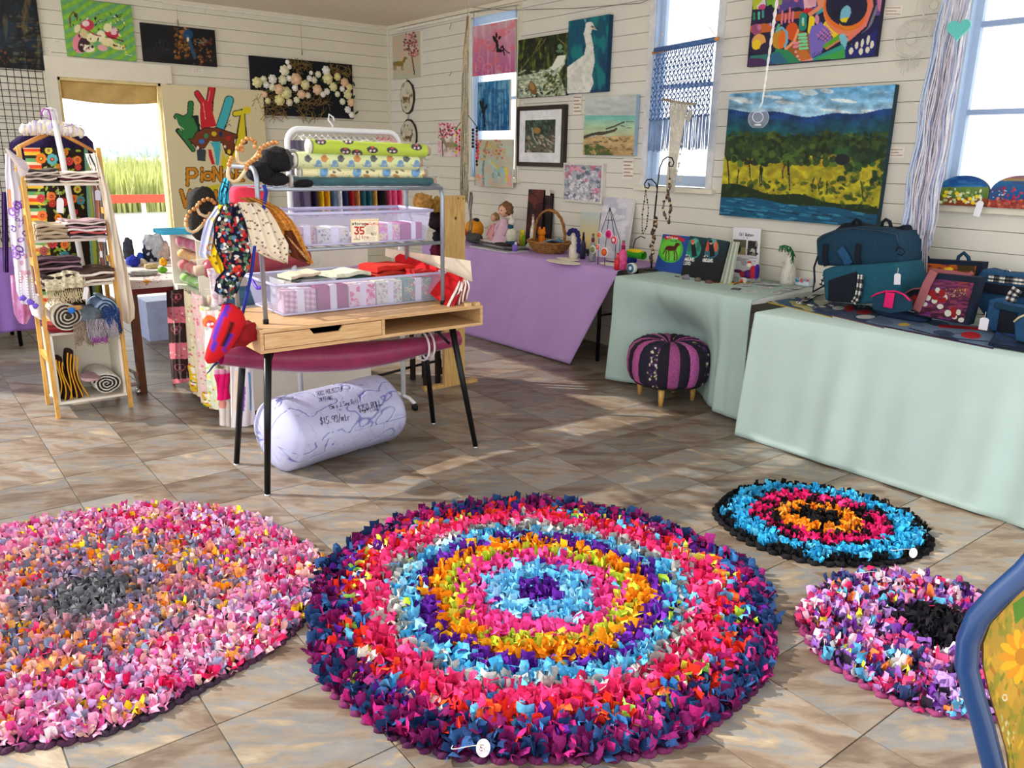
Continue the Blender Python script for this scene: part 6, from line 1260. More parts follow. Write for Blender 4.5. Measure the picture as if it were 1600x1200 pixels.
def beach(p):
 p.z(600,0,4);p.c[:]=hx('C2CAC8');p.band(600,725,'C6CCCB','B9C4C2',.0);p.band(722,760,'6FB8AE','8CCAB8',-.0,3,.03,3);p.band(758,850,'9FCBB0','BFC79A',0,8,.02,4);p.band(850,1000,'C2A878','B89A66',0,14,.02,5);p.noise(.02,.05,.12,5)
 for q_,w in (([(1250,860),(1300,840),(1370,835),(1440,815),(1450,805)],16),([(1390,805),(1440,790),(1500,762)],10),([(1480,785),(1500,790)],6),([(1515,760),(1560,762)],5),([(1520,800),(1545,798)],5),([(1400,865),(1450,880),(1480,870)],9),([(1310,890),(1360,885)],7)):p.line(q_,w,'4A4234')
 p.line([(1252,850),(1330,828),(1400,822)],5,'2E2A22');p.poly([(1250,905),(1330,895),(1400,930),(1440,975),(1255,972)],'4E6232');p.dabs(70,(1290,860,1560,970),(6,20),['D2B27E','9A7A4E','C8A468','7A6240','DCC08E'],6,.4,(-20,25),.8);p.dabs(30,(1255,920,1420,972),(6,14),['3A4E28','6A7A3A','4E6232'],8,.4);p.line([(1250,722),(1560,722)],3,'8ABCB8')
east('canvas_painting','pale beach canvas of shallow sea, rock line and tan sand',[(911,152),(991,149),(993,243),(914,242)],beach,'C2CAC8',edge='A9C4DE',off=.045,th=.04)
def blos(p):
 p.z(860,220,5.333);p.noise(.02,.02,.8,3,'A8AEBE',.48,.1);p.dabs(150,(120,200,432,512),(8,26),['D8D6DE','7A8498','C4BFCC','5E6A80','EDEAEE','9AA89E'],5,.6,a=.75);p.dabs(40,(120,200,432,340),(8,24),['D8789A','E8A0B4','6A7488','C86A8A'],7,.7,a=.8);p.dabs(90,(150,300,380,500),(6,20),['F4F2F4','E2DEE6','B8B8C6'],8,.6,a=.85);p.dabs(16,(350,400,430,470),(8,14),['D8789A','C8A0B0'],9)
east('framed_painting','white framed square painting of pink and grey blossoms',[(880,255),(942,255),(943,318),(882,315)],blos,'BDBCC8',frame=(.016,mat('white_frame','DAD8D0',.4),0,'FFFFFF'),cat='painting')
def abstract(p):
 p.z(1140,0,6.154);N='1B1A3C';p.c[:]=hx(N);p.band(-400,0,'D8643A','5A4A9A',.1,40,.01,3)
 p.poly([(220,-400),(380,-400),(320,60),(225,110)],'B8C82A');p.poly([(260,60),(340,-20),(350,60),(270,100)],'E0D8D8');p.ell(310,70,40,26,'C84A80',-30);p.poly([(340,-100),(520,-100),(500,60),(440,100),(400,40),(360,60)],'7EB82E');p.poly([(460,60),(700,-40),(700,60),(560,90),(470,130)],'5A4690');p.line([(600,-100),(640,0)],40,'D8709A');p.line([(480,-60),(470,80)],14,'D87AA8')
 p.poly([(200,90),(470,90),(470,220),(400,320),(370,540),(240,520),(190,470)],'241A40');
 for x,y,c in ((237,155,'2E8A5A'),(283,150,'5AC09A'),(322,135,'4A9A9A')):p.line([(x,y-28),(x-2,y+28)],22,c)
 p.line([(240,280),(380,265)],84,'C8622A');p.ell(258,285,44,56,'9A4A7A');p.ell(285,260,20,30,'C87A94');p.ell(280,400,64,76,'E8A85A',25);p.ell(258,430,40,50,'F2D020',25);p.ell(350,470,60,60,'2A2244')
 for x,y in ((425,135),(438,165),(438,215),(428,270),(410,310),(392,235)):p.ell(x,y,12,15,'B890D0')
 p.line([(470,170),(680,140)],66,'B8582A');
 for x,a_,c_ in ((508,110,230),(540,140,215),(580,75,215),(612,115,205)):p.line([(x,a_),(x-8,c_)],18,'E87A94')
 p.poly([(480,540),(560,440),(660,300),(780,320),(780,560),(640,590)],'9A5A20');p.ell(600,300,62,86,'D8541A',10);p.line([(660,290),(620,400),(540,470)],24,'EFA070');p.ell(480,380,72,92,'C8922A',15);p.ell(505,385,40,84,'E8701A',8);p.line([(450,300),(500,265),(550,310),(550,400),(530,450)],24,'7AB4CC');p.line([(460,275),(475,240)],26,'5AB080')
 p.line([(710,160),(700,260)],74,'1E8A72');p.line([(706,180),(706,240)],22,'A8DCD8');p.ell(706,236,12,12,'D8C82A');p.line([(790,180),(780,300)],56,'F2D816');p.poly([(790,250),(830,240),(880,200),(940,300),(980,380),(900,460),(860,560),(780,560),(760,340)],'7A6AC4')
 for k in range(5):p.line([(670+k*2,335+k*33),(730+k*4,330+k*33)],26,'7ADCA4')
 for k in range(2):p.line([(620,415+k*34),(655,410+k*34)],26,'E88A9A')
 for k,(a_,c_) in enumerate((((635,498),(690,495)),((650,540),(730,528)),((670,575),(800,570)))):p.line([a_,c_],26,'E89A9A')
 p.poly([(200,540),(180,640),(700,600),(480,480),(380,520)],'2E7A6E');p.poly([(180,560),(180,650),(460,620),(300,560)],'4A2A5A');p.poly([(440,470),(560,480),(680,590),(420,610)],'2A8A5A');p.poly([(360,540),(480,500),(560,600),(340,620)],'2E5A9A',.7);p.poly([(640,480),(740,480),(790,560),(690,590)],'C8702A')
 p.poly([(700,-100),(840,-100),(830,60),(720,90)],'E8B8C4');p.ell(790,15,42,40,'E0A0B4');p.poly([(700,110),(740,70),(765,85),(800,65),(790,100),(740,130)],'D01E28');p.poly([(830,-60),(1000,-100),(960,40),(770,160),(750,130),(850,60)],'E8926A');p.poly([(830,130),(950,20),(955,130),(900,110),(840,150)],'3AA4B8');p.poly([(950,-60),(1150,-100),(1060,60),(1010,110),(985,120),(965,185),(945,170)],'EAEAEA');p.ell(1020,20,40,34,'D89AB4')
 p.poly([(830,150),(900,110),(960,160),(880,210),(820,240)],N);p.ell(840,185,22,46,'D88AB0');p.poly([(890,250),(930,190),(1060,170),(1060,320),(1000,370),(960,300)],'F2CE1E')
 p.ell(1150,90,250,260,'E8845A',0,1);p.ell(1130,70,225,225,'E8701E',0,1);p.ell(1125,50,200,200,N);p.ell(1115,130,48,78,'7ABCD8',20);p.poly([(1060,180),(1150,165),(1120,215),(1075,212)],'E8D020');p.line([(1060,230),(1110,280),(1200,260)],10,'C8A01E');p.poly([(1060,60),(1000,110),(960,160),(1050,190),(1060,120)],'14142E')
 p.line([(1330,-120),(1360,60),(1300,240),(1140,380)],40,'E87A6A');p.line([(1380,-120),(1400,60),(1330,260),(1160,410)],34,N);p.line([(1420,60),(1340,270),(1180,430)],26,'7A7488');p.line([(1450,-100),(1455,80)],60,'C87A9A')
 p.poly([(1110,560),(1110,470),(1260,370),(1440,170),(1400,560)],'1E2470');p.poly([(1160,400),(1330,280),(1430,160),(1440,260),(1200,450)],'1C1C50')
 p.poly([(870,210),(960,290),(990,370),(920,400),(840,370)],'7A6AC4')
 for k in range(4):p.line([(840+k*28,330-k*26),(930+k*20,400-k*26)],11,'E07AA0');p.line([(850+k*24,380+k*8),(950+k*8,270+k*26)],5,N)
 p.line([(920,445),(1050,355)],42,'5CA82A');p.line([(930,470),(1060,385)],16,'D8805A');p.poly([(1050,340),(1100,320),(1140,380),(1110,480),(1070,420)],'7AC0D0');p.poly([(800,560),(1080,420),(1110,470),(1110,560),(800,580)],'2E9A8A');p.poly([(820,575),(1100,470),(1110,560)],'3EA44A');p.line([(800,555),(1070,430)],8,N)
 for x,y,rx,ry in ((1168,490,20,34),(1222,435,17,36),(1275,415,14,42),(1332,385,14,48),(1262,495,20,34),(1325,480,20,30),(1368,430,18,38)):p.ell(x,y,rx,ry,'E2DEC8',10)
 for k in range(5):p.line([(800+k*18,500),(800+k*18,540)],4,N)
east('canvas_painting','large bright abstract canvas of curved shapes at the top of the east wall',[(1180,-60),(1388,-82),(1367,88),(1169,104)],abstract,'1B1A3C',edge='201C3C',off=.045,th=.04)
def land(p):
 p.z(980,0,3.81);p.vgrad(510,700,'5FA3D2','9CC3DC');p.noise(.012,.04,.3,3,'D8E4EA',.56,.12)
 for x,y,w,h in ((660,590,60,14),(700,606,50,12),(870,578,60,10),(940,610,60,10),(1080,550,56,18),(1190,542,40,14),(1290,600,80,10),(1460,665,70,12),(1240,660,100,8)):p.ell(x,y,w,h,'E4EAEC',6,.75)
 wy=lambda x:655+18*np.sin((p.px-600)/130)+10*np.sin((p.px)/47)
 ridge=672-16*np.cos((p.px-640)/150)+9*np.sin(p.px/52);m=p.py > ridge;p.put(m,'0E2F68');t=np.clip((p.py-ridge)/130,0,1)[...,None];p.c=np.where(m[...,None],np.array(hx('123878'))*(1-t)+np.array(hx('14505A'))*t,p.c);m2=p.py > ridge+28+20*fbm(p.px*.01,p.py*.01,3);p.c=np.where(m2[...,None],p.c*.85+np.array([2,12,8]),p.c)
 g=p.py > 780+26*fbm(p.px*.02,p.px*0,4)+.02*p.px;p.put(g,'1C2E14');
 p.dabs(230,(590,790,1560,900),(8,24),['16260F','2E4216','3E5220','1E3A1C','4A5A1E'],3,.7,a=.8)
 yel=(p.py > 930+70*np.abs(np.sin(p.px/170))-40*fbm(p.px*.01,p.py*.01,8)) & (p.py < 1120+.14*(p.px-600));p.put(yel,'A8A01E');p.noise(.02,.03,.45,8)
 p.dabs(150,(600,920,1500,1160),(8,26),['C2B226','B89A1E','8A8A1E','A87A14','D2C23A'],5,.6,a=.6);
 p.dabs(190,(590,850,1530,980),(10,32),['24381A','3A5220','182A12','4A6A28','2E4420'],7,.75,a=.85)
 p.dabs(60,(1200,880,1560,1080),(14,34),['1E3A20','2E5A2C','16301A'],17,.75,a=.85);p.ell(1280,950,44,34,'1A1E24');p.dabs(50,(1240,1030,1500,1180),(10,30),['A89A1E','B8A22A','6A701A'],27,.5,a=.6)
 for x,y0,y1 in ((605,950,1140),(655,1010,1150),(730,960,1060),(790,990,1110),(800,1000,1110),(965,960,1130),(925,980,1060),(1100,1060,1140),(1140,1060,1140),(1190,1080,1150),(1400,1080,1180)):p.line([(x+random.Random(x).uniform(-14,14),y0),(x,(y0+y1)/2),(x+2,y1)],8,'1A2012');p.line([(x+4,y0+20),(x+4,y1)],2.2,'A8A07A',.7)
 for x in (840,1000):p.line([(x-40,970),(x-45,1040)],6,'1A2012')
 bank=1095+.16*(p.px-560)+14*np.sin(p.px/60);p.put(p.py > bank,'1A2E14');p.dabs(120,(560,1080,1540,1290),(8,24),['14240F','2E4A1C','1E3418','3A5220'],9,.6,a=.7)
 riv=1165+.115*(p.px-560)+8*np.sin(p.px/70);m=p.py > riv;p.put(m,'0E5478');q=random.Random(2)
 for _ in range(170):
  x=q.uniform(560,1560);y=1165+.115*(x-560)+q.uniform(6,180);p.ell(x,y,q.uniform(12,44),q.uniform(2,6),q.choice(['1E7AA4','0A3A5A','2E8AB0','0E2A3A','4AA0BE']),7,.7)
east('canvas_painting','big landscape canvas of blue hills, gum trees and a river',[(1142,142),(1396,137),(1371,354),(1122,338)],land,'2E4A2E',edge='1E3A46',off=.05,th=.045)
# round and oval wood slices with painted horses
def slice_(label,cx,cy,rx,ry,seed):
 c=onX(cx,cy,XE-.02);k=np.linalg.norm(onX(cx+rx,cy,XE-.02)-c);kz=abs(onX(cx,cy+ry,XE-.02)[2]-c[2]);T=thing('wood_slice',label,'wall decoration',tuple(c-np.array([0,0,kz])));q=random.Random(seed);P=[]
 for i in range(26):a=2*PI*i/26;w=1+q.uniform(-.05,.05);P.append((XE-.022,c[1]+k*w*math.cos(a),c[2]+kz*w*math.sin(a)))
 b=MB();b.prism(P,(.02,0,0));b.build('bark',mat('bark_dark','3A342E',.9),T)
 U=np.linspace(0,1,26)[None,:];R_=np.linspace(0,.93,16)[:,None];A=2*PI*U;X=np.stack([np.full((16,26),XE-.0235)+0*R_,c[1]+k*R_*np.cos(A),c[2]+kz*R_*np.sin(A)],-1);p=Paint(X,'D8D2C0');p.noise(.2,.2,.4,seed,'B8AE96',.5,.1);horse_shape(p,cx-1,cy+2,.34,'6A5230');p.dabs(10,(cx-rx,cy-ry,cx+rx,cy+ry),(.8,2),['4A4030','8A7A5A'],seed);grid('painted_face',X,PM,T,p.c)
 b=MB();t0=np.array([XE-.02,c[1],c[2]+kz]);b.tube([tuple(t0),(XE-.02,c[1]+.01,c[2]+kz+.03),(XE-.01,c[1],c[2]+kz+.05),(XE-.02,c[1]-.01,c[2]+kz+.03),tuple(t0)],.002,5);b.build('cord',mat('dark_cord','2A2622',.8),T)
slice_('narrow oval bark slice with a painted horse below the corner canvas',636,152,10.5,26,3);slice_('larger round bark slice with a painted horse behind the clothes rail',638,213,13,26,4)
for x,y0_,y1_ in ((705,37,46),(705,113,119)):
 b=MB();c_=onX(x,y0_,XE-.012);e_=onX(x,y1_,XE-.012);b.tube([tuple(c_),(XE-.03,e_[1],e_[2]),(XE-.03,e_[1]+.012,e_[2]+.012)],.003,5);tag(b.build('wall_hook',mat('brass_wire','A89468',.4,.4)),('upper' if y0_ < 60 else 'lower')+' brass picture hook between the corner canvas and the window','hook')
# tassel wall hanging: strands
def strands(name,label,cat,top,bot,w0,w1,n,r,mats,dep=.05,seed=0,val=None,wav=.006,tcount=None,part='strand',n_seg=16,spx=None):
 T=thing(name,label,cat,tuple(bot));q=random.Random(seed);B=[MB() for _ in mats];ax=np.array([0,1.0,0])
 for i in range(n):
  u=q.uniform(-1,1);dx=q.uniform(-dep,0);L=q.uniform(.9,1.0);P=[];ph=q.uniform(0,6)
  for k in range(n_seg):t=k/(n_seg-1)*L;c=top+(bot-top)*t;w=w0+(w1-w0)*t;P.append((c[0]+dx*min(1,t*3)+.3*wav*math.cos(ph+t*17),c[1]+u*w+wav*math.sin(ph+t*23),c[2]))
  B[i % len(mats)].tube(P,r*q.uniform(.6,1.4),4)
 for b,m in zip(B,mats):tag(b.build(part,m,T),kind='stuff')
 return T
SIL=mat('silver_fibre','D2CFC2',.35,.1,var=.3,scale=60);CRM=mat('cream_fibre','D9C69A',.7,var=.3,scale=40);TANF=mat('tan_ribbon','A87E4E',.6,var=.2)
t0=onX(731,22,4.55);b0=onX(727,392,4.55);b0[2]=max(b0[2],.80)
T=strands('fibre_hanging','long silver and cream ribbon hanging from the ceiling beside the canvases','wall hanging',onX(731,24,4.55),onX(729,318,4.55),.008,.045,70,.0035,[SIL,CRM,SIL,mat('grey_fibre','8E8C80',.5,.2,var=.3)],.05,5)
b=MB();b.tube([tuple(onX(731,24,4.55)),(4.55,onX(731,24,4.55)[1],ZC)],.003,5);b.build('cord',CRM,T)
b=MB();b.tube([tuple(onX(731,26,4.53)),tuple(onX(725,80,4.53)),tuple(onX(723,140,4.53)),tuple(onX(722,190,4.53))],.007,5);b.build('tan_ribbon',TANF,T)
P=[onX(735,y,4.5) for y in range(300,395,8)];b=MB();[b.tube([tuple(p_+np.array([.01*k,.012*math.sin(i*1.3+k)+.006*k,0])) for i,p_ in enumerate(P)],.0045,5,r2=.002) for k in range(-2,4)];tag(b.build('dark_tail',mat('dark_tinsel','77756E',.5,.3,var=.5,scale=80),T),kind='stuff')
# mobile with beads hanging next to it
T=thing('bead_mobile','small bead mobile with pink and red felt drops beside the silver ribbon','mobile',tuple(onX(727,250,4.62)))
b=MB();b.tube([tuple(onX(714,199,4.62)),tuple(onX(730,178,4.62)),tuple(onX(746,199,4.62))],.004,5);b.tube([tuple(onX(730,178,4.62)),(4.62,onX(730,178,4.62)[1],ZC)],.0015,4);b.build('wire_arm',BLK,T)
for x,y0_,n_,cs in ((713,201,9,['4AA83A','E84A7A','F2C81E','F08AB0','E84A7A']),(718,203,8,['E8404A','F0A0C0','D82A5A']),(739,203,6,['2A1A2A','6A2A3A','2A1A2A']),(745,200,12,['2A1A2A','3A1E2A','A84A5A','E07A8A','C8305A']),(747,225,5,['E84A7A','D83A5A'])):
 for i in range(n_):c_=onX(x,y0_+i*5.2,4.62);b=MB();b.blob(tuple(c_),(.011,.013,.014),1,8,6,.1,i);b.build('felt_drop',mat('felt_'+cs[i % len(cs)],cs[i % len(cs)],.9),T)
# macrame curtain in the middle window
MAC=mat('slate_blue_cord','4E6FA6',.9,var=.3,scale=60);MAC2=mat('light_blue_cord','86A2CC',.9,var=.2)
q4=[onX(x,y,XE-.10) for x,y in ((1024,79),(1117,62),(1105,231),(1010,236))]
T=thing('macrame_curtain','slate blue macrame panel on a wooden rod across the middle window','wall hanging',tuple((q4[0]+q4[2])/2))
b=MB();b.tube([tuple(onX(1020,83,XE-.10)),tuple(onX(1123,60,XE-.10))],.011,10);b.build('rod',HG,T);b=MB();b.tube([tuple(onX(1024,79,XE-.10)),tuple(onX(1117,62,XE-.10))],.020,10);b.build('wrapped_cord',MAC,T)
b=MB();b.tube([tuple(onX(1022,82,XE-.10)),tuple(onX(1036,50,XE-.02))],.0025,5);b.tube([tuple(onX(1121,60,XE-.10)),tuple(onX(1108,42,XE-.02))],.0025,5);b.build('hanging_string',CRM,T)
nC=30;wm=22
def mp_(u,v):return (q4[0]*(1-u)+q4[1]*u)*(1-v)+(q4[3]*(1-u)+q4[2]*u)*v
B1,B2=MB(),MB()
for i in range(nC):
 P=[]
 for k in range(40):
  t=k/39;row=t*24;v=t*.70;off=(.5 if int(row) % 2 == 0 else -.5)*(1 if i % 2 == 0 else -1);u=(i+.5+off*.8*math.sin(PI*(row % 1)))/nC;p_=mp_(u,v);P.append((p_[0]-.006*(i % 2),p_[1],p_[2]))
 (B1 if i % 3 else B2).tube(P,.0040,5)
 for v_ in np.linspace(.05,.68,15):
  if (i+int(v_*22)) % 2 == 0:p_=mp_((i+.5)/nC,v_);B1.blob((p_[0]-.006,p_[1],p_[2]),(.006,.0085,.009),1,6,4)
tag(B1.build('knotted_cord',MAC,T),kind='stuff');tag(B2.build('light_cord',MAC2,T),kind='stuff');B1=MB();q=random.Random(2)
for i in range(84):u=(i+.5)/84+q.uniform(-.006,.006);a,c_=mp_(u,.68),mp_(u+q.uniform(-.01,.01),1+q.uniform(-.02,.02));B1.tube([tuple(a),tuple((a+c_)/2+np.array([0,q.uniform(-.004,.004),0])),tuple(c_)],.0031,4)
tag(B1.build('fringe',MAC2,T),kind='stuff')
T=thing('macrame_hanging','small cream macrame on a twig in front of the blue one','wall hanging',tuple(onX(1050,290,XE-.16)))
b=MB();b.tube([tuple(onX(1035,155,XE-.17)),tuple(onX(1060,160,XE-.17)),tuple(onX(1087,163,XE-.17))],.009,6);b.build('twig',mat('grey_twig','A89A84',.8,var=.3),T)
CR2=mat('natural_cotton','E2DDD0',.9,var=.15);b=MB()
for i in range(15):
 u=i/14;P=[onX(1047+28*u,158+3*u,XE-.17),onX(1048+19*u,200,XE-.17),onX(1045+13*u,250,XE-.17),onX(1041+12*u,290+6*(i % 3),XE-.17)];b.tube([tuple(a) for a in P],.004,4)
for i in range(60):b.blob(tuple(onX(q.uniform(1049,1066),q.uniform(165,285),XE-.175)),(.006,.009,.010),1,6,4)
tag(b.build('knotted_cord',CR2,T),kind='stuff')
def tagcard(px,py,X,w,h,label,col='EFEDEA',rot=0,extra=None):
 c=onX(px,py,X);T=thing('price_tag',label,'tag',tuple(c-np.array([0,0,h/2])));R=Matrix.Rotation(rot,3,'X');P=[]
 for y,z_ in ((-w/2,-h/2),(w/2,-h/2),(w/2,h*.38),(w*.25,h/2),(-w*.25,h/2),(-w/2,h*.38)):q_=R @ Vector((0,y,z_));P.append((X,c[1]+q_.y,c[2]+q_.z))
 b=MB();b.prism(P,(.0015,0,0));b.build('card',mat('card_'+col,col,.7,var=.02),T)
 if extra:b=MB();b.tube([(X-.002,c[1],c[2]),(X-.001,c[1],c[2])],w*.32,12);b.build('flower_motif',mat('card_'+extra,extra,.7),T)
 t0=R @ Vector((0,0,h/2));b=MB();b.tube([(X,c[1]+t0.y,c[2]+t0.z-.004),(X,c[1]+t0.y,c[2]+t0.z+.03)],.0012,4);b.build('string',mat('string','E8E2DA',.8),T);return T
tagcard(1077,181,XE-.19,.045,.075,'grey swing tag on the small cream macrame','B9B6AE',.35)
# lace strips at the right
LACE=mat('white_lace','DEDCE6',.85,var=.12,scale=60);LACEB=mat('blue_white_ribbon','B9CBEA',.8,var=.12,scale=50)
T=strands('ribbon_hanging','long white and pale blue ribbon curtain beside the right window','wall hanging',onX(1503,-40,4.70),onX(1432,395,4.70),.07,.085,110,.005,[LACE,LACE,LACEB,mat('lilac_lace','C9C6DA',.85,var=.15)],.06,8,wav=.008)
b=MB();P=onX(1503,-40,4.70);b.tube([(4.70,P[1]-.1,P[2]),(4.70,P[1]+.1,P[2])],.012,8);b.build('rod',HG,T);b=MB();b.tube([(4.70,P[1],P[2]),(4.70,P[1],ZC)],.003,5);b.build('cord',CRM,T)
b=MB()
for i in range(9):c_=onX(1420+i*3.4,440,4.66);tp=onX(1425+i*3.0,360,4.66);b.tube([tuple(tp),tuple((tp+c_)/2),tuple(c_)],.005,5)
tag(b.build('ribbon_end',mat('grey_ribbon','9A98A4',.8),T),kind='stuff')
T=thing('ribbon_heart','turquoise glittery heart on the ribbon curtain','heart',tuple(onX(1497,60,4.60)));P=[]
hcol=mat('turquoise_glitter','5FC2BC',.35,.2,var=.2,scale=200);c_=onX(1497,45,4.60);k=.0030*19
for i in range(40):t=2*PI*i/40;x=16*math.sin(t)**3/16;y=(13*math.cos(t)-5*math.cos(2*t)-2*math.cos(3*t)-math.cos(4*t))/16;P.append((4.60,c_[1]-x*k*1.05,c_[2]+y*k))
b=MB();b.prism(P,(.014,0,0));b.build('heart_face',hcol,T);b=MB();b.tube([(4.607,c_[1],c_[2]+k*.25),(4.66,c_[1],c_[2]+.10)],.0015,4);b.build('loop',CRM,T)
# dream catchers
WR=mat('white_thread','DAD8CE',.8)
def catcher(label,cx,cy,rpx,tail,top):
 c=onX(cx,cy,XE-.04);r=abs(onX(cx+rpx,cy,XE-.04)[1]-c[1]);T=thing('dream_catcher',label,'wall hanging',tuple(c-np.array([0,0,r])))
 b=MB();b.tube([(XE-.04,c[1]+r*math.cos(a),c[2]+r*math.sin(a)*1.0) for a in [2*PI*i/36 for i in range(36)]],.0045,6,closed=True);b.build('hoop',WR,T);q=random.Random(int(cx));b=MB()
 for i in range(22):a=2*PI*i/22;b.tube([(XE-.04,c[1]+r*math.cos(a),c[2]+r*math.sin(a)),(XE-.045,c[1]+r*.35*math.cos(a+1.5),c[2]+r*.35*math.sin(a+1.5))],.0009,3)
 b.build('web',WR,T);b=MB()
 for i in range(20):a=q.uniform(-2.4,-.7);x,z_=c[1]+r*math.cos(a),c[2]+r*math.sin(a);b.tube([(XE-.04,x,z_),(XE-.045,x+q.uniform(-.02,.02),z_-tail*q.uniform(.3,1))],.0016,4)
 tag(b.build('feather_tail',WR,T),kind='stuff');b=MB();b.tube([(XE-.04,c[1],c[2]+r),(XE-.02,c[1],c[2]+r+top)],.0012,4);b.build('string',WR,T)
catcher('white dream catcher ring right of the bright abstract canvas',1424,60,27,.10,.12);catcher('upper dream catcher cut by the top edge of the picture',1460,8,20,.12,.15)
# candle ball on twisted cord
T=thing('glass_candle_ball','clear glass candle ball hanging from a twisted white cord','candle holder',tuple(onX(1185,185,4.2)));c_=onX(1185,185,4.1);r=.058
tp=onX(1222,-60,4.1);c_=onX(1185,185,4.1);BG=clearmat('ball_glass',(235,245,255),.12,.03);X=np.zeros((20,32,3))
for i in range(20):
 for j in range(32):a=.12+(PI*.86-.12)*i/19;t=2*PI*j/32;X[i,j]=(c_[0]+r*math.sin(a)*math.cos(t),c_[1]+r*math.sin(a)*math.sin(t),c_[2]+r*math.cos(a))
grid('glass_ball',X,BG,T,closed_u=True);n_=-FWv/np.linalg.norm(FWv);b=MB();o_=c_+np.array([-.047,-.03,.004])
b.tube([tuple(o_+RTv*.030*math.cos(a)+UPv*.030*math.sin(a)) for a in [2*PI*i/24 for i in range(24)]],.0022,6,closed=True);b.build('opening_rim',clearmat('rim_glass',(250,250,255),.5,.05),T)
b=MB();b.lathe((c_[0],c_[1],c_[2]-r*.72),[(.018,0),(.02,.004),(.018,.012)],12);b.build('tea_light',mat('tea_light','E6E8EC',.3,.5),T)
def cordy(x0,y0,x1,y1):return onX(x0,y0,4.1),onX(x1,y1,4.1)
a_,e_=onX(1191,160,4.1),onX(1214,0,4.1);e2=e_+(e_-a_)*1.0;e2=a_+(e_-a_)*((ZC-a_[2])/(e_[2]-a_[2]));
for ph in (0,PI):b=MB();b.tube([tuple(a_+(e2-a_)*t+np.array([0,.007*t**.5*math.sin(t*70+ph),.0])+np.array([.007*t**.5*math.cos(t*70+ph),0,0])) for t in np.linspace(0,1,110)],.0045,6);b.build('twisted_cord',mat('white_cord','ECEBE6',.8),T)
b=MB();b.tube([(c_[0],c_[1],c_[2]+r),tuple(a_)],.004,6);b.build('knot',MATS['white_cord'],T)
# arched pictures standing on the right sill
def archp(label,x0,x1,yb,yt,yside,painter,bgc,name='arched_painting'):
 X_=XE-.075;z0=1.362;a,c_=onX(x0,yb,X_),onX(x1,yb+4,X_);ym,k=(a[1]+c_[1])/2,abs(a[1]-c_[1])/2;top=onX((x0+x1)/2,yt,X_)[2]-z0;sd_=top*.45
 T=thing(name,label,'painting',(X_,ym,z0));P=[(X_,ym+k,z0),(X_,ym-k,z0)]+[(X_,ym-k*math.cos(t),z0+sd_+(top-sd_)*math.sin(t)) for t in [PI*i/20 for i in range(21)]]
 b=MB();b.prism(P,(.022,0,0));b.build('board',mat('board_navy','1A2A4A',.7),T);G=np.zeros((60,90,3))
 for i in range(60):
  for j in range(90):u=-1+2*j/89;h=sd_+(top-sd_)*math.sqrt(max(0,1-u*u));G[i,j]=(X_-.0015,ym-u*k,z0+h*(1-i/59))
 p=Paint(G,bgc);painter(p);grid('painted_face',G,PM,T,p.c)
def ar1(p):
 p.z(1380,200,7.27);p.vgrad(540,700,'0E3A86','1E6AA8');p.noise(.01,.05,.5,3,'3A90B8',.55,.1);p.band(672,800,'6A8A3E','4A6A2E',0,10,.02,3);p.band(795,900,'8A4222','7A3418',0,12,.03,6);p.dabs(60,(600,690,1130,850),(12,26),['B8C48A','7A9A4A','4A6A2A','DCE0B0'],4,.6)
 for x,y in ((715,730),(700,770),(840,745),(1065,780),(925,830),(985,805),(610,830),(860,800),(1020,850)):p.ell(x,y,24,20,'F2D41A');p.ell(x+40,y+10,20,14,'E8E6C0')
archp('arched painting of yellow wattle under a blue sky on the right sill',1461,1541,324,274,300,ar1,'1E5A9A')
def ar2(p):
 p.z(1380,200,7.27);p.vgrad(560,800,'2A6A9A','0E4A8A');p.noise(.01,.03,.6,3,'5A3A6A',.6,.1);p.band(545,600,'8A5A7A','A8904A',0,8,.02,3);p.band(815,960,'A03A2E','8A3A2A',0,14,.03,6);p.dabs(50,(1170,800,1620,920),(10,26),['C8483A','8A1E24','D87A5A','A85A4A'],4,.6);p.dabs(12,(1350,680,1620,800),(14,26),['B01E3A','C83A4A'],6,.5);p.dabs(10,(1240,700,1400,790),(6,14),['BFD8E0'],8,.6)
archp('arched painting of red earth and poppies, cut by the right edge',1542,1640,327,274,300,ar2,'1E5A9A')
tagcard(1454,320,XE-.10,.038,.075,'white tag with a yellow flower below the wattle painting','F2F0F0',0,'E8C41A');tagcard(1529,326,XE-.10,.036,.085,'plain white tag hanging over the right sill','EEF0F6',.15)
# thin string garland across the top
b=MB();P=[onX(x,y,XE-.03) for x,y in ((640,0),(700,8),(790,16),(900,13),(1000,5),(1030,-8))];b.tube([tuple(a) for a in P],.003,5);tag(b.build('string_garland',mat('grey_string','8A8474',.8)),'thin twisted string running along the top of the east wall','string')
# ================================================================== TABLES ALONG THE EAST WALL
TZ,T2Z=.78,.75;TOPM=mat('grey_white_top','CDD3D0',.4,var=.03);LEGM=mat('dark_green_steel','16302A',.5)
LILAC=mat('lilac_cloth','B795CE',.9,var=.05,scale=5);MINT=mat('mint_cloth','AFC8C2',.9,var=.03,scale=5);MINT2=mat('mint_cloth_pale','C0D8D2',.9,var=.03,scale=5)
def ftable(label,x0,x1,y0,y1,z,lm):
 T=thing('folding_table',label,'table',((x0+x1)/2,(y0+y1)/2,0));b=MB();b.box((x0,y0,z-.035),(x1,y1,z),.006);b.build('tabletop',TOPM,T)
 for y in (y0+.08,y1-.08):
  for x in (x0+.07,x1-.07):b=MB();b.tube([(x,y,0),(x,y,z-.035)],.016,8);b.build('leg',lm,T)
  b=MB();b.tube([(x0+.07,y,.38),(x1-.07,y,.38)],.010,6);b.build('crossbar',lm,T)
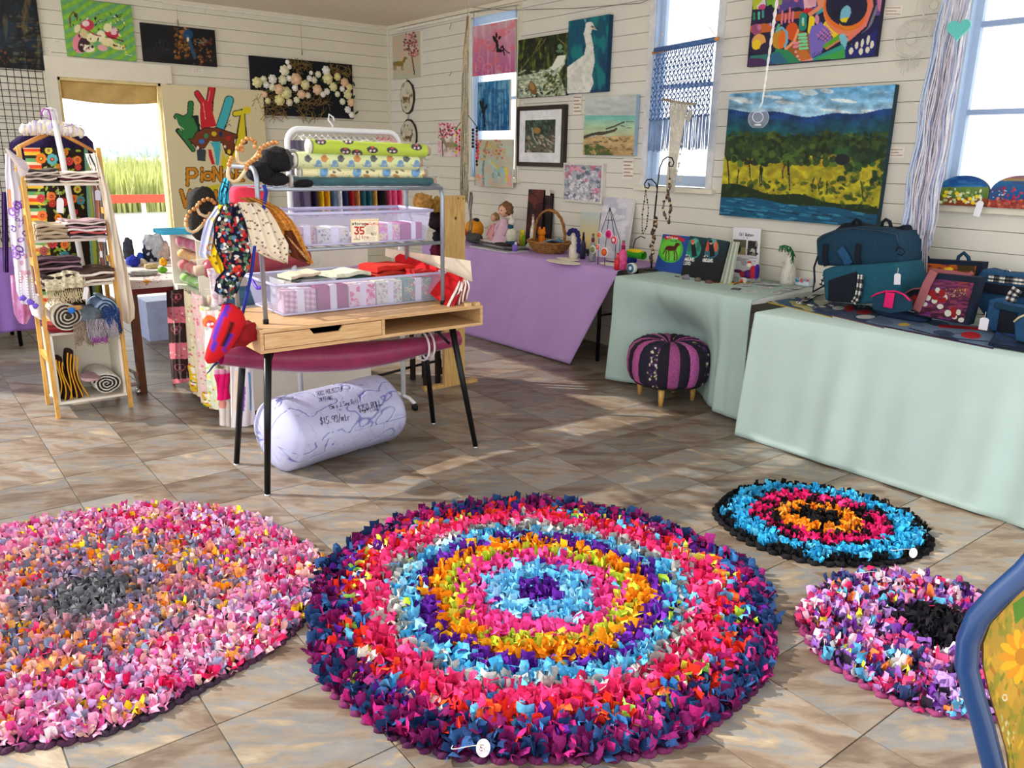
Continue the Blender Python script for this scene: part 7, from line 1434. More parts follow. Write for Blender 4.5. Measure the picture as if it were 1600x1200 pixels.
ftable('folding table with dark legs under the lilac cloth',4.37,4.90,4.50,6.60,TZ,BLK);ftable('grey-white folding table under the middle mint cloth',4.11,4.88,2.93,4.03,TZ,LEGM);ftable('folding table under the nearest mint cloth',4.09,4.88,.35,2.72,T2Z,LEGM)
skirt('tablecloth','lilac tablecloth hanging to the floor at the room corner end','tablecloth',((4.9,6.7),(4.9,4.30)),((4.12,6.7),(4.33,4.27)),((4.10,6.6),(4.17,4.60)),LILAC,TZ,.02,10,.016,seed=1)
skirt('tablecloth','mint green tablecloth on the middle table behind the striped stool','tablecloth',((4.88,4.06),(4.88,3.05)),((4.08,4.06),(4.08,2.91)),((4.07,4.10),(4.08,2.90)),MINT,TZ+.001,.03,8,.026,seed=5,push=(4.09,3.53,.27))
nearcloth=skirt('tablecloth','pale mint tablecloth on the nearest table at the right edge','tablecloth',((4.88,2.76),(4.88,.30)),((3.90,2.75),(4.05,.30)),((3.88,2.78),(3.93,.30)),MINT2,T2Z+.001,.012,11,.024,nu_=300,seed=9)
G=np.zeros((16,24,3))
for i in range(16):
 for j in range(24):t=i/15;u=j/23;G[i,j]=(3.90+.95*u,2.757+.02*t+.016*t*math.sin(14*u),T2Z-.002-(T2Z-.03)*t)
grid('end_flap',G,MINT2,nearcloth,thick=.004)
# striped pouffe stool -----------------------------------------------
sx_,sy_=4.09,3.53;T=thing('striped_stool','round pouffe stool with purple, pink and floral panels and wooden legs','stool',(sx_,sy_,0));R0,zb_,zt_=.222,.135,.425;NG=24
cols=['1E1426','A8508C','1C1A30','F','1A1424','94487E','1C1628','B0589A','201828','F2','1C1A30','A8508C']
prof=[(.06,0),(.17,.0),(.205,.025),(.222,.08),(.226,.15),(.218,.22),(.195,.262),(.16,.285),(.11,.292),(.06,.285),(.02,.262),(.0,.25)]
for g_ in range(NG):
 a0=2*PI*g_/NG+2.55;G=np.zeros((len(prof)*4-3,9,3))
 for i in range(G.shape[0]):
  f=i/4;k0=min(int(f),len(prof)-2);r_=(prof[k0][0]+(prof[k0+1][0]-prof[k0][0])*(f-k0))*1.22;z_=prof[k0][1]+(prof[k0+1][1]-prof[k0][1])*(f-k0)
  for j in range(9):u=j/8;a=a0+2*PI/NG*u;k=1+.028*math.sin(PI*u);G[i,j]=(sx_+r_*k*math.cos(a),sy_+r_*k*math.sin(a),zb_+z_+.006*math.sin(PI*u)*(1 if r_ < .2 else 0))
 c=cols[g_ % 12]
 if c[0] == 'F' and len(c) < 3:
  o_=np.repeat(np.repeat(G,3,0),3,1) if False else G;from_=np.linspace(0,G.shape[0]-1,90);gi=from_.astype(int).clip(0,G.shape[0]-2);fr=(from_-gi)[:,None,None];G=G[gi]*(1-fr)+G[gi+1]*fr;j_=np.linspace(0,8,30);ji=j_.astype(int).clip(0,7);jf=(j_-ji)[None,:,None];G=G[:,ji]*(1-jf)+G[:,ji+1]*jf
  p=Paint(G,'2A2038');p.dabs(520,(975,510,1115,615),(1.,2.6),['D8D0B0','E6E0CC','C8B890','6A3A6A','3A3A6A'],g_,.8);grid('fabric_panel',G,PF,T,p.c)
 else:grid('fabric_panel',G,mat('stool_'+c,c,.85,var=.3,scale=90,bump=.3,bscale=200),T)
b=MB();b.lathe((sx_,sy_,zb_-.006),[(.22,0),(.23,.006),(.22,.012)],32);b.build('base_board',mat('stool_base','2A2018',.8),T)
for x,y in ((3.935,3.44),(4.23,3.42),(4.03,3.72),(4.26,3.62)):b=MB();b.tube([(x,y,0),(x,y,zb_)],.014,12,r2=.023);b.build('leg',wood('beech_leg','B98A3E','D8B064',8,(3,3,1)),T)
# ------------------------------------------------------------------ generic little things
def blobs(name,label,cat,base,parts,group=None):
 """parts: (part, dx, dz, dy, sx, sy, sz, colour, e) in metres about the base point; x is along the wall (to the right), y towards the viewer"""
 T=thing(name,label,cat,base,group)
 for i,(pn,dx,dz,dy,a,c,d,col,e) in enumerate(parts):
  b=MB();b.blob((base[0]-dy,base[1]-dx,base[2]+dz),(c,a,d),e,16,10,.03,i);b.build(pn,mat('toy_'+col,col,.85,var=.12,scale=40,bump=.25,bscale=150),T)
 return T
def bX(px,X,z=TZ):return (X,onX(px,380,X)[1],z+.003)
def at(px,py,z=TZ):p=onZ(px,py,z+.003);return (p[0],p[1],z+.003)
def bottle(label,px,py,h,r,cols,cork='7A5230',name='decorated_bottle',z=TZ,X=None):
 c=at(px,py,z) if X is None else tuple(onX(px,py,X)*np.array([1,1,0])+np.array([0,0,z+.003]));T=thing(name,label,'bottle',c);n=len(cols);P=[(r*.9,0),(r,.01),(r,h*.5),(r*.85,h*.62),(r*.36,h*.75),(r*.34,h*.92),(r*.4,h*.93),(r*.38,h*.96)]
 b=MB();b.lathe(c,P,18);b.build('glass_body',mat('bottle_'+cols[0],cols[0],.35,var=.4,scale=35),T)
 if n > 1:b=MB();b.lathe((c[0],c[1],c[2]+h*.72),[(r*.45,0),(r*.46,h*.14),(r*.38,h*.15)],14);b.build('neck_wrap',mat('bottle_'+cols[1],cols[1],.7),T)
 if cork:b=MB();b.lathe((c[0],c[1],c[2]+h*.94),[(r*.3,0),(r*.36,h*.09)],12);b.build('cork',mat('cork_'+cork,cork,.8),T)
 return T
def lean(name,label,tl,tr,br,bl,Xt,Xb,z,painter,bgc,frame=None,edge='EAE6DC',cat='painting',th=.02):
 P=[onX(*tl,Xt),onX(*tr,Xt),onX(*br,Xb),onX(*bl,Xb)];y0,y1=(P[0][1]+P[3][1])/2,(P[1][1]+P[2][1])/2;sl=(P[0][1]-P[3][1]);zt=(P[0][2]+P[1][2])/2
 c0=np.array([Xt,P[0][1],zt]);du=np.array([0,P[1][1]-P[0][1],P[1][2]-P[0][2]]);dv=np.array([Xb-Xt,P[3][1]-P[0][1],z+.004-zt]);return panel(name,label,cat,c0,du,dv,th,painter,edge,None,px=.8,bgc=bgc)
# ---- on the lilac table
def ptile(cols,n,r,seed,vg=None):
 def f(p):
  if vg:p.vgrad(p.py.min(),p.py.max(),*vg)
  p.dabs(n,(p.px.min(),p.py.min(),p.px.max(),p.py.max()),r,cols,seed,.6,a=.7)
 return f
q=random.Random(3)
for i,(lab,col) in enumerate((('bottom magazine in the pile on the lilac table','C9CDD2'),('second magazine in the pile, dark cover','3A3E46'),('third magazine in the pile, grey cover','A8ACB0'),('fourth magazine in the pile, black edge','2A2E38'),('top magazine in the pile, white cover','E2E2DE'))):
 c=at(775+q.uniform(-6,10),388-i*1.5);b=MB();b.T=Matrix.Translation((c[0]-.02+.012*i,c[1],TZ+.004+i*.0075)) @ Matrix.Rotation(q.uniform(-.2,.2),4,'Z');b.box((-.12,-.36+.02*i,0),(.12,.20,.0065));tag(b.build('magazine',mat('mag_'+col,col,.4,var=.2,scale=20)),lab,'magazine','magazine pile on the lilac table')
c=at(787,391);blobs('dark_scarf','dark brown cloth lying at the front of the magazine pile','cloth',(c[0]-.01,c[1],TZ+.043),[('cloth',0,.012,0,.10,.05,.016,'2E1E20',.8)])
blobs('round_plush','orange, yellow and red round plush at the left end of the lilac table','toy',bX(741,4.70),[('body',0,.10,0,.10,.09,.10,'E89A1A',1),('red_patch',-.04,.07,.05,.05,.05,.05,'A8301E',1),('black_top',.03,.19,0,.04,.03,.02,'1E2230',1),('face_patch',.03,.07,.07,.03,.03,.03,'3A2A2A',1)])
blobs('cloth_bundle','dark grey cloth bundle beside the orange plush','cloth',bX(741,4.5),[('cloth',0,.045,0,.09,.07,.045,'4A4C48',.8)])
def doll(label,px,py,X,s,dress_c,hair,lie=0):
 c=onX(px,py,X);base=(X,c[1],TZ+.003);h=max(c[2]-TZ,.1);T=thing('doll',label,'doll',base);y=c[1];z=TZ+.003
 b=MB();b.lathe((X,y,z),[(s*1.5,0),(s*1.55,s*.25),(s*.95,h*.4),(s*.55,h*.68),(s*.5,h*.74),(s*.2,h*.78)],20);b.build('dress',mat('doll_'+dress_c,dress_c,.9,var=.1,scale=40,bump=.3),T)
 for k in (-1,1):b=MB();b.tube([(X-.02,y+k*s*.5,z+h*.7),(X-.04,y+k*s*.95,z+h*.5),(X-.06,y+k*s*.8,z+h*.3)],s*.24,8,r2=s*.14);b.build('arm',mat('doll_'+dress_c,dress_c),T)
 b=MB();b.blob((X-.01,y,z+h),(s*.62,s*.6,s*.68),1,18,12);hd=b.build('head',mat('doll_skin','E2AE92',.5,var=.04),T)
 b=MB();b.blob((X+s*.2,y,z+h+s*.18),(s*.72,s*.85,s*.75),1,18,12,.12,4)
 for k in range(12):a=PI*k/11;b.blob((X+.01,y+s*.82*math.cos(a),z+h-.1*s+s*.75*math.sin(a)),(s*.3,s*.28,s*.3),1,8,6,.2,k)
 b.build('hair',mat('hair_'+hair,hair,.7,var=.35,scale=90,bump=.5),T)
 for k in (-1,1):b=MB();b.blob((X-.01-s*.56,y+k*s*.22,z+h+s*.08),(s*.06,s*.08,s*.06),1,8,6);b.build('eye',mat('eye_dark','2A1E1E',.3),hd)
 b=MB();b.blob((X-.01-s*.6,y,z+h-s*.1),(s*.08,s*.07,s*.08),1,8,6);b.build('nose',MATS['doll_skin'],hd);b=MB();b.blob((X-.01-s*.55,y,z+h-s*.3),(s*.05,s*.14,s*.05),1,8,6);b.build('mouth',mat('doll_lips','B8484A',.5),hd)
doll('larger curly-haired doll in a pale pink dress on the lilac table',789,330,4.62,.085,'D8B4C8','7A5438');doll('smaller fair-haired doll in a salmon pink dress beside the larger one',773,341,4.66,.050,'E09AA4','9A7448')
blobs('bird_bottle','cream bird-shaped bottle with a blue scarf and blue base','bottle',bX(799,4.50),[('base',0,.04,0,.065,.055,.042,'1C4460',1),('body',0,.115,0,.055,.05,.075,'D2D0BE',1),('scarf',0,.195,.01,.026,.026,.03,'1E4A62',1),('head',0,.235,0,.032,.032,.034,'DEDCD6',1),('horn',-.01,.275,0,.012,.012,.03,'E8C8B8',1)])
lean('canvas_painting','dark red and black abstract canvas leaning behind the wicker basket',(826,296),(850,297),(845,388),(820,386),4.90,4.82,TZ,ptile(['4A1E22','2A1A20','6A2E2A','1E161C'],90,(4,16),3),'3A1C20',edge='18141A');lean('canvas_painting','second dark canvas half hidden behind the dark red one',(850,303),(863,303),(856,388),(845,388),4.91,4.86,TZ,ptile(['2A1E22','4A2A2E','1A161A'],50,(4,12),5),'241A1E',edge='121014')
c_=onX(856,301,4.885);b=MB();b.box((4.883,c_[1]-.03,c_[2]-.025),(4.888,c_[1]+.03,c_[2]+.025));tag(b.build('paper_label',mat('label_paper','E0DCD2',.8)),'square paper label on top of the dark leaning canvas','label')
bottle('tall white bottle with a cork between the canvas and basket',832,384,.30,.026,['D6D0C2','E8E2D4'],'9A8060',X=4.62)
blobs('felt_fox','orange felt animal figure behind the wicker basket','toy',bX(846,4.68),[('body',0,.07,0,.035,.03,.08,'E87A14',.9),('head',0,.155,0,.04,.03,.03,'F08A1E',.8),('ear',-.03,.185,0,.012,.01,.02,'F08A1E',1),('ear',.03,.185,0,.012,.01,.02,'F08A1E',1)])
blobs('felt_dog','small black and white felt dog behind the basket rim','toy',bX(829,4.66),[('body',0,.05,0,.03,.03,.05,'E2DED0',1),('head',0,.115,0,.026,.024,.026,'22282A',1),('leg',-.015,.02,.03,.010,.010,.022,'EFECE2',1),('leg',.015,.02,.03,.010,.010,.022,'EFECE2',1)])
blobs('felt_bird','yellow and green felt bird left of the basket handle','toy',bX(816,4.62),[('body',0,.08,0,.03,.03,.06,'C9C41E',1),('wing',.03,.07,.01,.02,.02,.05,'7AA82E',1),('head',0,.145,0,.022,.022,.024,'E8D82A',1),('tail',-.02,.03,0,.015,.02,.03,'E8902A',1)])
blobs('felt_cone','violet and white felt cone beside the basket','toy',bX(805,4.36),[('cone',0,.035,0,.028,.028,.038,'7A62B8',1),('tip',.01,.075,0,.012,.012,.016,'D6D2E2',1)])
# wicker basket
bc=at(846,396);bx_,by_=bc[0]+.10,bc[1]+.02;WK=mat('wicker','9A6A34',.6,var=.45,scale=50,bump=.4);T=thing('wicker_basket','round wicker basket with a tall arched handle on the lilac table','basket',(bx_,by_,TZ+.003))
for i in range(11):t=i/10;r=.125+.07*t**.7;b=MB();b.tube([(bx_+r*.8*math.cos(a)*(1+.012*math.sin(9*a+i*PI)),by_+r*1.15*math.sin(a)*(1+.012*math.sin(9*a+i*PI)),TZ+.012+.085*t+.004*math.sin(9*a+i*PI)) for a in [2*PI*k/54 for k in range(54)]],.0062 if i < 10 else .010,5,closed=True);b.build('wicker_row',WK,T)
b=MB();b.lathe((bx_,by_,TZ+.004),[(.11,0),(.115,.008)],24);b.build('basket_base',WK,T)
for ph in (0,2.1,4.2):b=MB();b.tube([(bx_+.008*math.cos(t*22+ph),by_+.205*math.cos(PI*t)+.006*math.sin(t*22+ph),TZ+.09+.275*math.sin(PI*t)**.75+.006*math.cos(t*22+ph)) for t in np.linspace(0,1,60)],.0065,6);b.build('handle_cane',WK,T)
b=MB();b.T=Matrix.Translation((bx_,by_-.02,TZ+.085)) @ Matrix.Rotation(-.25,4,'X') @ Matrix.Rotation(.2,4,'Y');b.box((-.07,-.10,0),(.07,.06,.008));tag(b.build('booklet',mat('sea_print','7AA4C4',.4,var=.4,scale=14)),'booklet with a blue sea cover inside the basket','booklet')
b=MB();b.T=Matrix.Translation((bx_-.03,by_+.05,TZ+.068)) @ Matrix.Rotation(.4,4,'Z');b.box((-.06,-.08,0),(.06,.07,.008));tag(b.build('booklet',mat('grey_print','7A7E86',.4,var=.4,scale=20)),'grey booklet under the blue one in the basket','booklet')
blobs('blue_felt','teal felt creature right behind the basket handle','toy',bX(877,4.68),[('body',0,.05,0,.045,.03,.05,'1A4A70',.9),('spike',-.03,.105,0,.015,.012,.02,'3A8AB4',1),('spike',.03,.10,0,.015,.012,.02,'3A8AB4',1)])
T=blobs('wool_bottle','white wool bottle figure with dark blue curly hair','bottle',bX(897,4.42),[('body',0,.07,0,.038,.036,.07,'D6D0C0',.8),('neck',0,.165,0,.024,.024,.05,'DCD6C8',.9)]+[('hair_curl',.055*math.cos(a),.205+.035*math.sin(a),.01,.02,.02,.02,'1E2062',1) for a in (0,.6,1.2,1.8,2.4,3.0)]+[('hair_curl',.055,.205-.04*k,.0,.018,.018,.024,'22246A',1) for k in (1,2,3)])
lean('canvas_painting','small beach picture leaning on the wall behind the bottles',(909,331),(938,333),(930,378),(903,377),4.90,4.84,TZ+.0,lambda p:p.vgrad(332,376,'C2D2D4','E2C888').band(343,351,'3E8CAC','7AB4BC',.05,2,.1,2),'D8C898')
def pale(p):p.noise(.06,.03,.8,3,'E2DEE8',.45,.15);p.noise(.08,.03,.5,6,'AEB4CC',.55,.1);p.dabs(30,(p.px.min(),p.py.min(),p.px.max(),p.py.max()),(2,6),['E8E6EE','C0BAD2'],4,1.5,(80,110),.6)
lean('canvas_painting','pale grey-blue abstract canvas with white edges leaning on the wall',(944,307),(990,311),(976,386),(931,384),4.90,4.78,TZ,pale,'C4C6D4',edge='E6E4DE',th=.03)
bottle('dark bottle with a cork in front of the beach picture',911,388,.21,.024,['2A2440','1E1C3A'],'6A4A34',X=4.55);bottle('purple-necked bottle with silver wire beside the dark one',926,390,.215,.028,['8A8E8E','6A2250'],'7A5230',X=4.50);bottle('pink and magenta patterned bottle with a cork',973,403,.21,.034,['D04A84','8A1E4A'],'7A6048',X=4.36);bottle('short red felt bottle beside the pink one',965,405,.13,.024,['C81E24','E8606A'],None,X=4.33)
T=thing('felt_mobile','wire pyramid stand hung with pink and orange felt discs','mobile',(4.42,4.40,TZ+.003));ap=onX(953,324,4.42);b=MB()
for x,y in ((936,372),(946,385),(962,383),(969,376)):b.tube([tuple(ap),tuple(onX((953+x)/2*1.0,(324+y)/2,4.42)),tuple(onX(x,y,4.40)),(4.40,onX(x,y,4.40)[1],TZ+.004)],.0025,5)
b.tube([tuple(onX(947,344,4.42)),tuple(onX(958,344,4.42))],.003,5);b.build('wire_frame',BLK,T)
for x,y,r,c1,c2,c3 in ((952,366,8.5,'F2C4D6','E03A8A','C8146A'),(960,375,7,'F0A8B8','D81E4A','F2DCE0'),(945,394,8,'F4E8E4','D8503A','F07A1E'),(937,367,5.5,'F4E6E4','EF8A6A','E8703A'),(935,386,5,'F2DCD6','E8603A','F09A8A'),(927,390,7,'E8E6DC','8A9464','7A8450')):
 c_=onX(x,y,4.37);k=r*.0046;
 for m_,rr,dx in ((c1,1,0),(c2,.76,.004),(c3,.45,.008)):b=MB();b.tube([(4.37-dx-.006,c_[1],c_[2]),(4.37-dx,c_[1],c_[2])],k*rr,20);b.build('felt_disc',mat('felt_'+m_,m_,.9),T)
c_=at(911,399);b=MB();b.box((c_[0],c_[1]-.06,TZ+.003),(c_[0]+.04,c_[1]+.045,TZ+.055));o=b.build('card_stand',mat('black_card','121212',.5));tag(o,'small black box with a white square card on the lilac table','sign');G=rect_grid((c_[0]-.002,c_[1]+.04,TZ+.05),(0,-.05,0),(0,0,-.042),24,20);p=Paint(G,'EFEFEF');p.dabs(10,(p.x.min(),p.y.min(),p.x.max(),p.y.max()),(.8,1.6),['2A2A2A'],3);grid('white_card',G,PP,o,p.c)
for k,(x,y) in enumerate(((904,400),(911,402),(918,401),(923,399),(914,397))):c_=at(x,y);pil('felt_pebble','grey-blue felt pebble in the cluster before the black box','felt pebble',(c_[0]-.05,c_[1],TZ+.013),(.022,.024,.012),mat('pebble_blue','7A8EA4',.9,var=.2),1,.1,k,group='grey-blue felt pebbles');
pa,pb=onX(983,396,4.50),onX(1007,391,4.50);pa[2]=max(pa[2],TZ+.035);pb[2]=pa[2];roll_x('felt_roll','yellow and green felt roll on the lilac table','felt roll',pa,pb,.03,mat('grass_felt','2E9A1E',.9),wrap=False,core=False);b=MB();b.blob(tuple((pa+pb)/2+np.array([-.0,.01,.024])),(.028,.08,.016),.8,14,8);tag(b.build('felt_strip',mat('yellow_felt','E8C41A',.9)),'yellow felt strip draped on the green felt roll','felt');blobs('blue_felt','royal blue felt mound behind the green roll','toy',bX(984,4.70),[('mound',0,.035,0,.075,.05,.045,'142E80',.9)])
c_=onX(989,401,4.28);T=thing('round_tin','small round blue and white tin standing on edge','tin',(4.28,c_[1],TZ+.003));
for col,rr,dx in (('D8D8D0',.038,0),('2A6A90',.032,.004),('E2E6E4',.014,.007)):b=MB();b.tube([(4.262-dx,c_[1],TZ+.042),(4.28+(.014 if dx == 0 else 0),c_[1],TZ+.042)],rr,22);b.build('tin_side' if dx == 0 else 'tin_print',mat('tin_'+col,col,.4),T)
DO=mat('cream_doily','EAE2D0',.9,var=.1,scale=60,bump=.4)
for k,(px,py,rx,lab) in enumerate(((880,410,.15,'large cream crocheted doily at the front of the lilac table'),(887,407,.10,'smaller cream doily stacked on the large one'),(960,414,.12,'cream scalloped doily at the front beside the tin'),(960,409,.075,'grey-white doily stacked on the scalloped one'))):
 c=at(px,py);z_=TZ+.004+(.008 if k % 2 else 0);b=MB();P=[]
 for i in range(64):a=2*PI*i/64;w=rx*(1+.05*abs(math.sin(8*a)));P.append((max(c[0]+.55*w*math.cos(a),4.10),c[1]+w*1.15*math.sin(a),z_+.003*math.sin(5*a)*0))
 b.prism(P,(0,0,.005));tag(b.build('doily',DO if k < 3 else mat('grey_doily','CFCCC8',.9)),lab,'doily')
# ---- on the middle mint table
IR=mat('black_iron','15151A',.45,.4);T=thing('necklace_stand','black wrought iron stand with two curled hooks on the middle table','jewellery stand',(4.55,3.93,TZ+.003));XS=4.55
def pathX(pts,X,r,m,part,T,n=6):b=MB();b.tube([tuple(onX(x,y,X)) for x,y in pts],r,n);return b.build(part,m,T)
bs=onX(1019,400,XS);b=MB();b.tube([(XS,bs[1],TZ+.01),tuple(onX(1022,345,XS)),tuple(onX(1026,305,XS))],.006,8);b.build('pole',IR,T);b=MB();b.lathe((XS,bs[1],TZ+.003),[(.06,0),(.055,.006),(.01,.012)],20);b.build('base',IR,T)
pathX([(1026,305),(1027,296),(1025,287),(1018,280),(1011,281),(1007,287),(1008,293),(1013,294),(1015,290),(1013,286)],XS,.005,IR,'curled_hook',T);pathX([(1026,305),(1028,285),(1031,262),(1036,250),(1043,245),(1050,247),(1053,254),(1051,260),(1046,260),(1045,256),(1047,253)],XS,.005,IR,'curled_hook',T)
def necklace(label,pts,r,cols,n,X=4.53,seed=0):
 T=thing('bead_necklace',label,'necklace',tuple(onX(*pts[-1],X)));q=random.Random(seed);P=[onX(x,y,X) for x,y in pts];L=[0]
 for a,c in zip(P[:-1],P[1:]):L.append(L[-1]+np.linalg.norm(c-a))
 for i in range(n):
  s_=L[-1]*(i+.5)/n;k=max(j for j in range(len(P)-1) if L[j] <= s_);t=(s_-L[k])/(L[k+1]-L[k]);c=P[k]+(P[k+1]-P[k])*t;rr=r*q.uniform(.7,1.25);b=MB();b.blob((c[0]+q.uniform(-r,r)*.4,c[1]+q.uniform(-r,r)*.3,c[2]),(rr,rr,rr*q.uniform(.8,1.3)),1,7,5,.15,i);b.build('bead',mat('bead_'+cols[i % len(cols)],cols[i % len(cols)],.4),T)
 b=MB();b.tube([tuple(p_) for p_ in P],.0015,4);b.build('thread',BLK,T)
necklace('thin dark bead necklace on the left hook of the iron stand',[(1009,296),(1007,312),(1004,330),(1003,350),(1004,366),(1010,355),(1012,340),(1013,325),(1011,310),(1009,298)],.0055,['2A2420','A88A4A','4A3A30','6A6A3A','1A1A1A'],34);necklace('chunky shell bead necklace hanging down the pole of the stand',[(1023,340),(1025,352),(1020,362),(1022,375),(1018,385),(1020,395),(1016,404),(1019,410)],.0125,['3A2A22','D8C8A8','6A4A34','241C1A','B89A74','4A3A34'],34,4.50,2);necklace('brown and cream bead necklace on the right hook of the stand',[(1046,278),(1047,290),(1043,302),(1046,312),(1048,326),(1046,338),(1045,348),(1040,340),(1036,328),(1038,314),(1043,304),(1046,290)],.0100,['4A342A','D6C4A6','241C1C','8A6A4A','5A5450'],38,4.53,3);pathX([(1046,262),(1047,270),(1046,278)],4.53,.0018,IR,'chain',T)
b=MB();b.tube([(4.6,onX(987,390,4.6)[1],TZ+.004)]+[tuple(onX(x,y,4.6)) for x,y in ((990,384),(993,374),(1001,369),(1008,372))],.004,6);tag(b.build('wire_arch',IR),'small dark wire arch left of the iron stand','wire')
def cover(kind):
 def f(p):
  p.z(860,220,5.333)
  if kind == 0:
   p.c[:]=hx('1E4A9A');p.ell(1000,905,105,112,'4AB43A');p.ell(1000,905,84,92,'6ACB3E');p.line([(965,808),(1040,800),(1105,828)],30,'B81E2A');p.text('RUSTY THE HORSE',972,796,12,'F0DCDC',2.4,8,1.35,wd=.6);p.text('A TRUE STORY',1000,828,9,'1A2A5A',1.8,6,1.3,wd=.6)
   D='4E1A14';p.ell(1005,895,46,22,D,4);p.poly([(1030,880),(1045,850),(1075,850),(1070,870),(1050,900)],D);p.ell(1066,862,16,9,D,30);[p.line([(x,905),(x+d,950),(x+d-2,995)],9,D) for x,d in ((968,-6),(984,4),(1028,6),(1040,14))];p.line([(965,890),(940,940)],9,D)
  else:
   o=0 if kind == 1 else 150;p.vgrad(800,1050,'173A44','0E1418');p.ell(1190+o,900,66,80,'1F9A84' if kind == 1 else '2A6A7A',0,.9);p.ell(1210+o,850,30,40,'8FE0C8',0,.5)
   for dx,c in ((-34,'D8452A'),(40,'E0603A')):p.ell(1190+o+dx,880,18,44,c if kind == 2 else '1F6A5A',0,.85)
   p.poly([(1170+o,860),(1205+o,850),(1222+o,960),(1180+o,970)],'14141C');p.ell(1188+o,850,13,14,'C8A088');p.ell(1186+o,838,16,12,'D0502A' if kind == 1 else '1A1A22')
   p.text('DRAGONS',1092+o*1.03,968+(o > 0)*8,26,'E6E6E6',4.5,6,1.3,wd=.7)
   if kind == 1:p.text('LOYD',1112,1005,24,'E6E6E6',4.5,6,1.3,wd=.7)
   p.text('OF A',1130+o,948+(o > 0)*4,12,'D8D8D8',2.4,6)
 return f
lean('picture_book','blue and green horse picture book standing on the middle table',(1036,366),(1078,370),(1064,412),(1023,410),4.66,4.56,TZ,cover(0),'1E4A9A',edge='1A2A4A',cat='book',th=.012);lean('fantasy_book','teal fantasy novel standing beside the horse picture book',(1078,368),(1108,372),(1096,419),(1065,414),4.62,4.50,TZ,cover(1),'16303A',edge='141A1E',cat='book',th=.02);lean('fantasy_book','fantasy novel with orange wings, front of the book row',(1107,370),(1139,376),(1123,424),(1091,419),4.58,4.44,TZ,cover(2),'16303A',edge='141A1E',cat='book',th=.02)
for k in range(4):
 a,c=onX(1135+k*5.5,377+k*.4,4.60+.005*k),onX(1120+k*6.5,424+k*1.2,4.46+.01*k);b=MB();q4_=[(a[0],a[1]+.008,a[2]),(a[0],a[1]-.010,a[2]),(c[0],c[1]-.010,TZ+.004),(c[0],c[1]+.008,TZ+.004)];b.prism(q4_,(.02,0,.0));tag(b.build('fantasy_book',mat('page_edge','B9C2B4',.8,var=.1,scale=80)),('first','second','third','last')[k]+' pale page-edge book in the row right of the orange winged novel','book','row of standing novels')
def poster(p):
 p.z(980,230,5.333);p.text('Gil Watson',938,712,26,'26262A',4,2,1.25,wd=.55);p.text('is the author',952,750,9,'4A4A4E',2,2,1.3,wd=.6);p.poly([(885,768),(992,772),(988,900),(880,888)],'5A5640');p.poly([(890,830),(988,840),(986,898),(882,888)],'8E8856');p.ell(928,845,18,40,'1A1A1A');p.poly([(1005,778),(1082,784),(1076,908),(1000,900)],'2A2A2A');p.ell(1045,870,22,26,'C8C4BC');p.dabs(20,(1005,780,1080,900),(5,12),['4A4A44','8A8678','1A1A1A'],3)
 for k in range(8):p.line([(885,915+k*9),(1080-(k*37 % 50),925+k*9)],2.5,'7A7A80')
lean('info_sheet','white sheet with a name and two photos leaning on the wall',(1146,356),(1189,358),(1184,420),(1142,420),4.86,4.78,TZ,poster,'E4E4EE',cat='poster',th=.003)
for nm,lab,px,py,s_,col in (('seashell','cream conch shell before the front novel',1098,420,(.03,.05,.022),'D2B894'),('seashell','pale shells at the foot of the last book',1132,427,(.022,.045,.014),'CDB592'),('rock_crystal','purple-grey crystal cluster at the table front',1072,437,(.02,.028,.018),'7E7C8C'),('rock_crystal','brown-grey stone at the table front',1090,440,(.018,.022,.015),'77685E'),('rock_crystal','reddish brown stone beside the earrings',1107,443,(.016,.026,.013),'6A4A42'),('seashell','grey-green shell beside the glass bowl',1154,431,(.03,.03,.018),'A39A80')):
 c=at(px,py);pil(nm,lab,nm.replace('_',' '),(c[0],c[1],TZ+s_[2]),s_,mat('rock_'+col,col,.7,var=.35,scale=60,bump=.5),.9,.16,px)
b=MB();c=at(1058,433);b.tube([(c[0],c[1]+.02,TZ+.007),(c[0],c[1]-.02,TZ+.007)],.004,6);tag(b.build('wooden_stick',mat('stick_dark','3A2E24',.8)),'short dark stick left of the crystals','stick')
q=random.Random(6)
for k in range(14):
 c=at(1115+k*4.6+q.uniform(-1,1),444-abs(k-9)*.3+q.uniform(-2,1));b=MB();a=q.uniform(-.5,.5);b.T=Matrix.Translation((c[0],c[1],TZ+.004+.001*(k % 3))) @ Matrix.Rotation(a,4,'Z');b.tube([(-.05,0,.002),(.045,0,.002)],.0035,5);b.blob((-.05,0,.003),(.010,.006,.003),1,8,5);tag(b.build('feather_earring',mat('earring_'+('a','b','c')[k % 3],('B8602A','C9B83A','7A3A22')[k % 3],.7,var=.3)),'thin orange, yellow or brown earring in the row on the table','earring','row of feather earrings')
T=thing('glass_bowl','shallow clear glass bowl holding the knitted bird','bowl',bX(1176,4.66));c=bX(1176,4.66);b=MB();b.lathe(c,[(.03,0),(.075,.022),(.085,.04),(.082,.04),(.07,.02)],26);b.build('bowl',clearmat('bowl_glass',(240,245,248),.12,.05),T)
